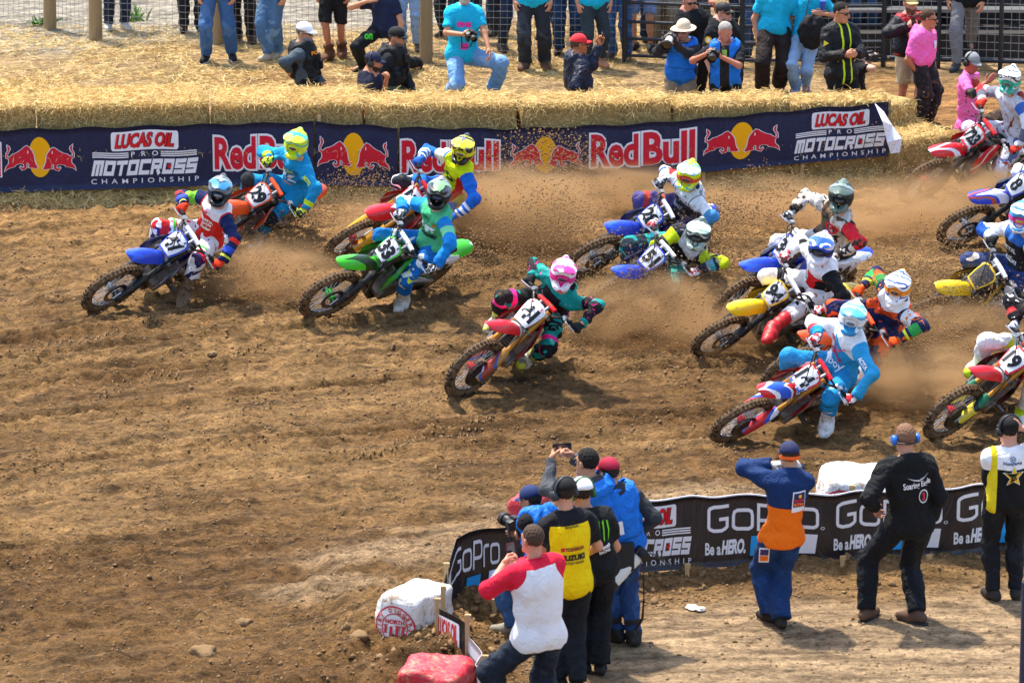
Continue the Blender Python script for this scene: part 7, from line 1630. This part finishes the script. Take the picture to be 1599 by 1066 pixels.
for px, py, c1, c2, lb in [(1180, 92, '26303c', '3a5070', 'person in dark clothes behind the pipe fence at the brown black trousers'), (1345, 74, '1d2026', '34506e', 'person in blue jeans seated in the shade behind the pipe fence'), (1375, 70, '1c1c20', '2c4058', 'second person in jeans in the shade beside the fence corner post'), (1560, 66, '2a2622', '37322e', 'person in dark brown trousers on the stand above the pink marshal'), (1592, 60, '6a5a44', '8a7a5a', 'person in tan clothes at the top corner behind the fence'),
                            (705, 58, '2a2c30', '24262c', 'person in black trousers behind the man in turquoise and jeans'), (1085, 62, '303338', '4a4a48', 'person in grey trousers behind the man raising his arm'), (1238, 88, '20242c', '2a3a52', 'person in dark jeans standing behind the turquoise shirts'), (1440, 70, '1a1a1c', '222226', 'person in black in the shade behind the pink T-shirt'), (995, 66, '50606e', '2f4a72', 'person in dark jeans behind the first pipe rails'), (1150, 60, '3a3a40', '26344a', 'person in navy jeans behind the officer in the cap'), (1290, 70, '18181c', '27364c', 'person in dark jeans behind the shoulder bag'), (1325, 62, '23262c', '20242a', 'person in black behind the sheriff at the pipe rails'),
                            (1400, 66, '1c2026', '2a2e38', 'person in charcoal behind the man in beige shorts'), (1470, 74, '2c2622', '1e1e22', 'person in black trousers between the pink shirt and the grey jeans'), (1535, 70, '1d1d20', '2b2b30', 'person in dark trousers right of the grey jeans'), (755, 50, '3a4450', '2b3342', 'person in slate trousers behind the raised knee'), (862, 62, '2a3038', '33404e', 'person in steel blue jeans between the turquoise tops'), (1050, 54, '6e6458', '4c4438', 'person in brown trousers far behind the sun hat')]:
    who(FS((px, py), RNG.uniform(240, 300), h=RNG.uniform(1.7, 1.84)), lb, gear(c1), 1.95, pants=gear(c2, bump=.5), loose=.018, fine=.026)

# --- infield, near the camera, seen from behind
FINE = .017
kw = dict(group=FGG, fine=FINE)
p = who(FS((845, 1150), 118, head=(831, 842), h=1.80, pel=(842, 988, .05), feet=((872, 1150), (790, 1140)), wL=(787, 880, .22), wR=(812, 886, .25), look=128, nod=.05, poleL=np.array([-1, -.1, -.9]), poleR=np.array([.3, .3, -1]), kneeL=np.array([-1.0, .2, .5]), fat=1.18), 'man in a white shirt with red raglan sleeves filming the race on a phone', gear('e9e7ea', [('arm', -.02, 'dd1f3c'), ('z', .505, .62, 'dd1f3c')], bump=.36), 1.06, hem=-.10, pants=gear('1f2734', [('noi', 5, .62, 2.0, '28323f')], bump=.6), loose=.04, skin_='c98a70', hair='4a382a', hands=('hold', 'hold'), o=.024, **kw)
phone(mid(p.f.wL, p.f.wR) + np.array([-.01, .06, .10]), (-.35, 1, 0), 'phone in a dark red case held up by the raglan shirt', '5a1420', 1.0, up=(.95, .3, .1))
mb = MB(); mb.tube([p.local(p.f.neck + p.f.T @ np.array([.075 * math.cos(a), .065 * math.sin(a) - .005, .03 - .02 * math.sin(a)])) for a in np.linspace(0, 6.283, 20)], .008, 6, False, .6); mb.build('lanyard', mat('c81830', .6), p.o)
p = who(FS((888, 1078), 108, head=(880, 770), h=1.80, feet=((902, 1082), (874, 1074)), look=125, wL=(858, 880, .28), wR=(905, 870, .3)), 'man in a yellow and black team shirt with black cap and ear defenders', gear('15161a', [('x', -.01, .165, 'f2cf00'), ('z', .47, .62, '15161a')], bump=.5), .72, hem=-.17, pants=gear('1a1c22', bump=.6), loose=.02, shoe='22201e', cap='121214', phones=('26303a',), skin_='c89070', hair='2a2018', back=False, **kw)
badge(p, text2d('SUZUKI', .06)[:2], .0, .215, .20, .05, '12121a', True); badge(p, text2d('YOSHIMURA', .05)[:2], .015, .285, .165, .036, '8a3a1a', True); badge(p, text2d('FACTORY RACING', .03)[:2], .0, .17, .18, .022, '2a2a22', True); badge(p, text2d('toyon', .03)[:2], .0, .46, .12, .03, '2a2418', True); badge(p, grect(), -.085, .285, .03, .032, 'd01828', True, 0, 'brand_block')
p = who(FS((926, 1052), 104, head=(908, 770), h=1.78, feet=((938, 1054), (912, 1050)), look=120, wR=(935, 880, .2), wL=(895, 880, .25)), 'man in a black shirt with green claw print and a white cap', gear('17181b', bump=.55), .75, hem=-.20, pants=gear('141519', bump=.6), loose=.03, shoe='1c1a18', cap='e8e8ea', phones=('2a6a3a',), skin_='c48a6a', hair='2a2018', o=.024, **kw)
badge(p, claws(), .10, .37, .11, .19, '6fcf1f', True, -.15, 'claw_print'); badge(p, text2d('Carbon', .05)[:2], .06, .21, .15, .045, 'e8e8ea', True, .08); badge(p, text2d('RACING', .04)[:2], .08, .16, .10, .03, 'e8e8ea', True, .08)
p = who(FS((838, 992), 150, head=(829, 782), hd=.12, h=1.74, pel=(858, 880, -.1), feet=((850, 1000), (800, 990)), wL=(806, 838, .45), wR=(812, 830, .5), look=150, nod=-.25, neck=(837, 800, .05)), 'photographer in a navy cap bending over the banner in a blue vest', gear('17171a', bump=.5), .9, hem=-.15, pants=den_b, vest=hivis_b, vesthem=-.22, shoe='8a8478', cap='1c2e5e', skin_='b8805e', hair='2a2018', hands=('hold', 'hold'), **kw)
camera_(mid(p.f.wL, p.f.wR) + np.array([-.05, .10, .06]), (-.6, 1, .0), 'black camera of the bending photographer', .16, .05)
p = who(FS((928, 1010), 122, head=(916, 722), h=1.86, feet=((934, 1012), (918, 1004)), wL=(862, 716, .30), wR=(893, 712, .34), look=135, nod=.05, poleL=np.array([-.8, -.2, -.9]), poleR=np.array([.9, .2, -.7])), 'tall man in grey hooded top and blue vest raising a phone overhead', gear('4a4c50', bump=.5), 1.95, hem=-.12, pants=den_d, vest=hivis_b, vesthem=-.30, shoe='1c1a1a', shades=True, skin_='c08a68', hair='15110e', hands=('hold', 'hold'), collar=.02, **kw)
phone(mid(p.f.wL, p.f.wR) + np.array([.0, .03, .075]), (-.3, 1, .05), 'black phone raised overhead by the tall man in grey', '101014', 1.15)
bm = bmesh.new(); bmesh.ops.create_icosphere(bm, subdivisions=3, radius=1)
for v in bm.verts: v.co = Vector((v.co.x * .15, v.co.y * .06, v.co.z * .12)) + mnoise.noise_vector(v.co * 2.5) * .02
HOODM = bpy.data.meshes.new('hood'); bm.to_mesh(HOODM); bm.free(); HOODM.polygons.foreach_set('use_smooth', [True] * len(HOODM.polygons))
def hood(p, m):
    o = obj('hood', HOODM, m, p.o); T = Matrix([list(r) for r in p.f.T]).to_4x4(); o.matrix_basis = Matrix.Translation(tuple(p.local(p.f.neck - p.f.R_fwd * .085 - p.f.R_up * .035))) @ T
hood(p, gear('3a3c40')); p.tgt = 'vest'; badge(p, text2d('6', .04)[:2], .10, .16, .07, .12, 'f0f0f2', True)
p = who(FS((968, 1006), 112, head=(950, 738), h=1.74, feet=((990, 1006), (962, 1000)), wR=(988, 838, .05), wL=(935, 840, .3), look=128, fat=1.08), 'photographer in a maroon cap with a long white lens hanging at his hip', gear('33353a', bump=.5), 1.95, hem=-.10, pants=gear('27406a', [('noi', 5, .6, 2.0, '31507e')], bump=.6), loose=.014, vest=hivis_b, vesthem=-.28, shoe='2a2622', boot=True, cap='9c1838', skin_='c08a6a', hair='2a2018', collar=.02, **kw)
hood(p, gear('2c2e33')); p.tgt = 'vest'; badge(p, text2d('1', .04)[:2], -.06, .20, .06, .12, 'f0f0f2', True)
cL = at(985, 886, gp(968, 1006)[1] - .16); lens = camera_(cL + np.array([.07, .02, .10]), (-.75, -.45, -.62), 'long white telephoto lens hanging beside the maroon cap photographer', .40, .064, True)
for q in ((1000, 930, 984), (965, 900, 952)): pass
mb = MB(); a0 = at(1004, 890, gp(968, 1006)[1] - .1); mb.tube([a0, a0 + np.array([.01, 0, -.22]), a0 + np.array([.0, 0, -.42]), a0 + np.array([-.06, 0, -.53])], [.012, .012, .024, .026], 6, True, .5); o = mb.build('camera_strap', mat('0f0f12', .7)); tag(o, 'black camera strap dangling beside the white telephoto lens', 'strap')
mb = MB(); mb.box((0, 0, 0), (.17, .12, .24)); o = mb.build('belt_pouch', mat('141417', .7), None, False, tuple(at(972, 868, gp(968, 1006)[1] - .20))); o.rotation_euler = (0, 0, .3); tag(o, 'black belt pouch behind the telephoto lens', 'pouch')
p = who(FS((1212, 978), 108, head=(1232, 712), h=1.68, pel=(1221, 832, 0), feet=((1220, 981), (1203, 972)), wL=(1207, 724, .04), wR=(1246, 730, .10), look=112, poleL=np.array([-1, -.3, -.6]), poleR=np.array([.15, .6, -1]), fat=.96), 'team mechanic in a navy and orange fleece adjusting his goggles by the banner', gear('14305e', [('z', -.3, .27, 'f2700c'), ('z', .265, .275, '0f2448')], bump=.45), 1.95, hem=-.09, pants=gear('17345f', [('noi', 5, .62, 2.0, '1d3c6c')], bump=.6), loose=.036, shoe='231c18', sole='5a4a38', cap='232a4e', skin_='c08a68', hair='3a2a1c', hands=('hold', 'hold'), o=.026, collar=.03, gl='b8b4b0', **kw)
p.on_head('goggle_band', STRAP, flat('f2600c', .6), .70, None, (0, -.004, .004))
badge(p, grect(), .055, .335, .125, .185, 'e6e6ea', True, .06, 'back_patch'); p.decal('jacket', grect(), .055, .352, .108, .13, flat('1c2a5a', .7), True, 'patch_field', .0125, .06); p.decal('jacket', ellipse(.5, .5, .5, .5), .055, .388, .032, .032, flat('f7b000', .7), True, 'patch_sun', .0145, .06); p.decal('jacket', text2d('Red Bull', .05)[:2], .055, .352, .095, .026, flat('d8283a', .7), True, 'lettering', .0145, .06); p.decal('jacket', text2d('KTM', .07)[:2], .055, .312, .088, .030, flat('f2700c', .7), True, 'lettering', .0145, .06)
tc = p.f.hL * .45 + p.f.kL * .55
for w_, h_, dz, c_, of_ in ((.085, .13, 0, 'e6e6ea', .005), (.068, .045, -.03, 'f2700c', .008), (.068, .05, .025, '3a2a6a', .008)): p.print_at('trousers', grect(), tc + np.array([-.02, 0, dz]), (1, 0, 0), (0, .26, .97), (0, .97, -.26), w_, h_, flat(c_, .7), 'thigh_patch' if of_ < .006 else 'patch_field', of_)
p = who(FS((1395, 972), 100, head=(1413, 684), h=1.86, pel=(1420, 810, 0), feet=((1432, 972), (1352, 968)), wL=(1366, 795, .0), look=108, poleL=np.array([-.5, -.8, -.2]), toeout=-.9, kneeR=np.array([-.2, .8, 0]), kneeL=np.array([-.5, .7, 0]), fat=.95), 'man in a black hooded top and black jeans with blue ear defenders', gear('131417', bump=.6), 1.80, hem=-.16, pants=gear('14151a', [('noi', 5, .64, 2.0, '1d1f26')], bump=.7), loose=.018, shoe='5c4334', sole='2a2624', phones=('1f6fc8', 'b'), skin_='c88e72', hair='7d5c46', o=.022, **kw)
hood(p, gear('131417')); badge(p, text2d('Soaring Eagle', .02)[:2], .05, .335, .25, .075, 'e8e8ea', True, .06); badge(p, merge([fill([(0, .9), (.3, .45), (.5, .3), (.75, .5), (1, 1), (.72, .3), (.5, 0), (.3, .2)])]), .06, .395, .20, .05, 'c8c8cc', True, .06, 'eagle_print'); badge(p, ellipse(.5, .5, .5, .5), .10, .23, .09, .12, 'e8e8ea', True, 0, 'round_badge'); p.decal('jacket', ellipse(.5, .5, .5, .5), .10, .23, .072, .098, flat('15161a', .7), True, 'badge_ring', .0125); p.decal('jacket', txt('3', .2, 0, .8, 1, .06), .10, .23, .045, .07, flat('c8283a', .7), True, 'lettering', .0155)
mb = MB(); W = p.f.wL; E = p.f.eL; mb.tube([p.local(W * .93 + E * .07), p.local(W * .80 + E * .20)], .041, 12); mb.build('wristband', mat('e8308a', .5), p.o)
p = who(FS((1568, 940), 98, head=(1575, 672), h=1.80, feet=((1586, 936), (1552, 938)), wR=(1594, 668, -.05), look=112, poleR=np.array([1, -.1, -.5]), wL=(1553, 800, .2)), 'man in a white and black team shirt with yellow star and black cap', gear('141518', [('z', .36, .62, 'ececee'), ('lim', -.1, .25, 'ececee'), ('xs', -.25, -.160, 'e8d020')], bump=.45), .80, hem=-.13, pants=gear('17181c', [('noi', 5, .64, 2.0, '202228')], bump=.6), loose=.004, shoe='2a2624', cap='131315', phones=('131315',), skin_='d0947a', hair='1c1612', hands=('flat', 'relax'), **kw)
badge(p, text2d('Husqvarna', .03)[:2], .0, .435, .165, .04, '24407a', True); badge(p, merge([ringp(.5, .5, .38, .5)]), .0, .485, .05, .05, '24407a', True, 0, 'crown_mark'); badge(p, text2d('H', .04)[:2], .0, .485, .022, .024, '24407a', True)
badge(p, star(.5, .5, .5, .52), .01, .29, .20, .20, 'e8e8ea', True, 0, 'star_edge'); p.decal(p.sh, star(.5, .5, .5, .52), .01, .29, .175, .175, flat('e8b820', .6), True, 'star', .0130); p.decal(p.sh, text2d('RR', .04)[:2], .01, .287, .055, .045, flat('17181c', .6), True, 'lettering', .0155)
# ------------------------------------------------------------------ dust and thrown earth
def dust_mat(dens, seed, colr=(.66, .42, .21)):
    m = bpy.data.materials.new('dust_cloud'); m.use_nodes = True; n, l = m.node_tree.nodes, m.node_tree.links; n.remove(n['Principled BSDF'])
    v = n.new('ShaderNodeVolumePrincipled'); v.inputs['Color'].default_value = (*colr, 1); v.inputs['Anisotropy'].default_value = .2; l.new(v.outputs[0], n['Material Output'].inputs['Volume'])
    tc = n.new('ShaderNodeTexCoord'); ln = n.new('ShaderNodeVectorMath'); ln.operation = 'LENGTH'; l.new(tc.outputs['Object'], ln.inputs[0])
    mr = n.new('ShaderNodeMapRange'); mr.interpolation_type = 'SMOOTHSTEP'; mr.inputs[1].default_value = 1.0; mr.inputs[2].default_value = .15; l.new(ln.outputs['Value'], mr.inputs[0])
    mp = n.new('ShaderNodeMapping'); mp.inputs['Location'].default_value = (seed * 3.1, seed, 0); l.new(tc.outputs['Object'], mp.inputs[0])
    ns = n.new('ShaderNodeTexNoise'); ns.inputs['Scale'].default_value = 2.2; ns.inputs['Detail'].default_value = 3; ns.inputs['Distortion'].default_value = .6; l.new(mp.outputs[0], ns.inputs[0])
    r2 = n.new('ShaderNodeMapRange'); r2.inputs[1].default_value = .36; r2.inputs[2].default_value = .72; l.new(ns.outputs[0], r2.inputs[0])
    a = n.new('ShaderNodeMath'); a.operation = 'MULTIPLY'; l.new(mr.outputs[0], a.inputs[0]); l.new(r2.outputs[0], a.inputs[1])
    b = n.new('ShaderNodeMath'); b.operation = 'MULTIPLY'; l.new(a.outputs[0], b.inputs[0]); b.inputs[1].default_value = dens * 3.2; l.new(b.outputs[0], v.inputs['Density']); return m
bm = bmesh.new(); bmesh.ops.create_icosphere(bm, subdivisions=3, radius=1.0); DUSTM = bpy.data.meshes.new('dust_cloud'); bm.to_mesh(DUSTM); bm.free()
for i, (px, py, gy_, r, dens) in enumerate([(425, 425, 465, (.95, .7, .45), 1.7), (590, 345, 375, (.9, .6, .35), 1.2), (800, 330, 385, (1.3, .9, .62), 3.0), (1010, 490, 530, (1.1, .8, .52), 3.8), (940, 300, 325, (1.5, .8, .42), 1.8),
                                             (1200, 320, 345, (1.5, .9, .4), 1.3), (1510, 515, 555, (1.1, .7, .38), 1.5), (1520, 318, 345, (1.2, .9, .55), 1.5), (1430, 590, 635, (1.0, .7, .4), 2.2), (1120, 520, 550, (.7, .6, .35), 2.2), (1380, 330, 365, (1.4, .9, .45), 1.5)]):
    g = gp(px, gy_); c = at(px, py, g[1]); o = obj('dust_cloud', DUSTM, dust_mat(dens, i + 1)); o.location = tuple(c); o.scale = r; tag(o, kind='stuff')
spray_m = mat((.27, .165, .078), .95, 0, .1)
def spray(src, direc, n, spread, length, rise, rmax=.010):
    r = NR; t_ = r.rand(n) ** .8; d = unit(direc); side = np.cross(d, [0, 0, 1]); sp = r.normal(0, spread, (n, 1)) * t_[:, None]
    P = np.asarray(src) + d * (t_ * length)[:, None] + side * sp + r.normal(0, .05, (n, 3)); up = rise * r.rand(n) ** 1.3
    P[:, 2] += up * 4 * t_ * (1 - t_ * .75) + r.normal(0, .06, n) * t_; P[:, 2] = np.maximum(P[:, 2], .02)
    R = .003 + rmax * r.rand(n) ** 3; return clods(P, R, OCV, OCF, .4)
for key, n, ln, rise in (('47', 2600, 1.9, .35), ('29', 1500, 1.6, .35), ('33', 2800, 2.1, .55), ('15', 2600, 2.2, .7), ('41', 1500, 1.5, .3), ('28', 1600, 1.8, .5), ('51', 3600, 1.6, .6), ('34', 1800, 1.8, .45), ('94', 2200, 1.5, .4), ('K', 2400, 1.7, .5), ('14', 2800, 1.9, .45), ('S', 1200, 1.4, .3), ('723', 1600, 1.5, .6)):
    n = int(n * 2.2); B = GB[key]; src = B.W((-.25, 0, .12)); d = -B.fwd + B.left * .25 + np.array([.35, .1, 0]); d[2] = 0
    v, f = spray(src, d, n, .30, ln, rise); tag(obj('flying_earth', mesh_data('flying_earth', v, f, False), spray_m), kind='stuff')
for px, py, gy_, sx, sz, n in [(1000, 480, 535, .45, .32, 9000), (865, 335, 400, .40, .28, 6000), (420, 430, 470, .50, .18, 4500), (1490, 510, 560, .7, .3, 3600), (1440, 260, 320, .55, .6, 1800), (1085, 545, 560, .4, .15, 900)]:
    c = at(px, py, gp(px, gy_)[1]); P = c + NR.normal(0, 1, (n, 3)) * [sx, .45, sz]; P[:, 2] = np.where(P[:, 2] < .02, NR.rand(n) * .5, P[:, 2])
    v, f = clods(P, .003 + .009 * NR.rand(n) ** 4, OCV, OCF, .4); tag(obj('flying_earth', mesh_data('flying_earth', v, f, False), spray_m), kind='stuff')
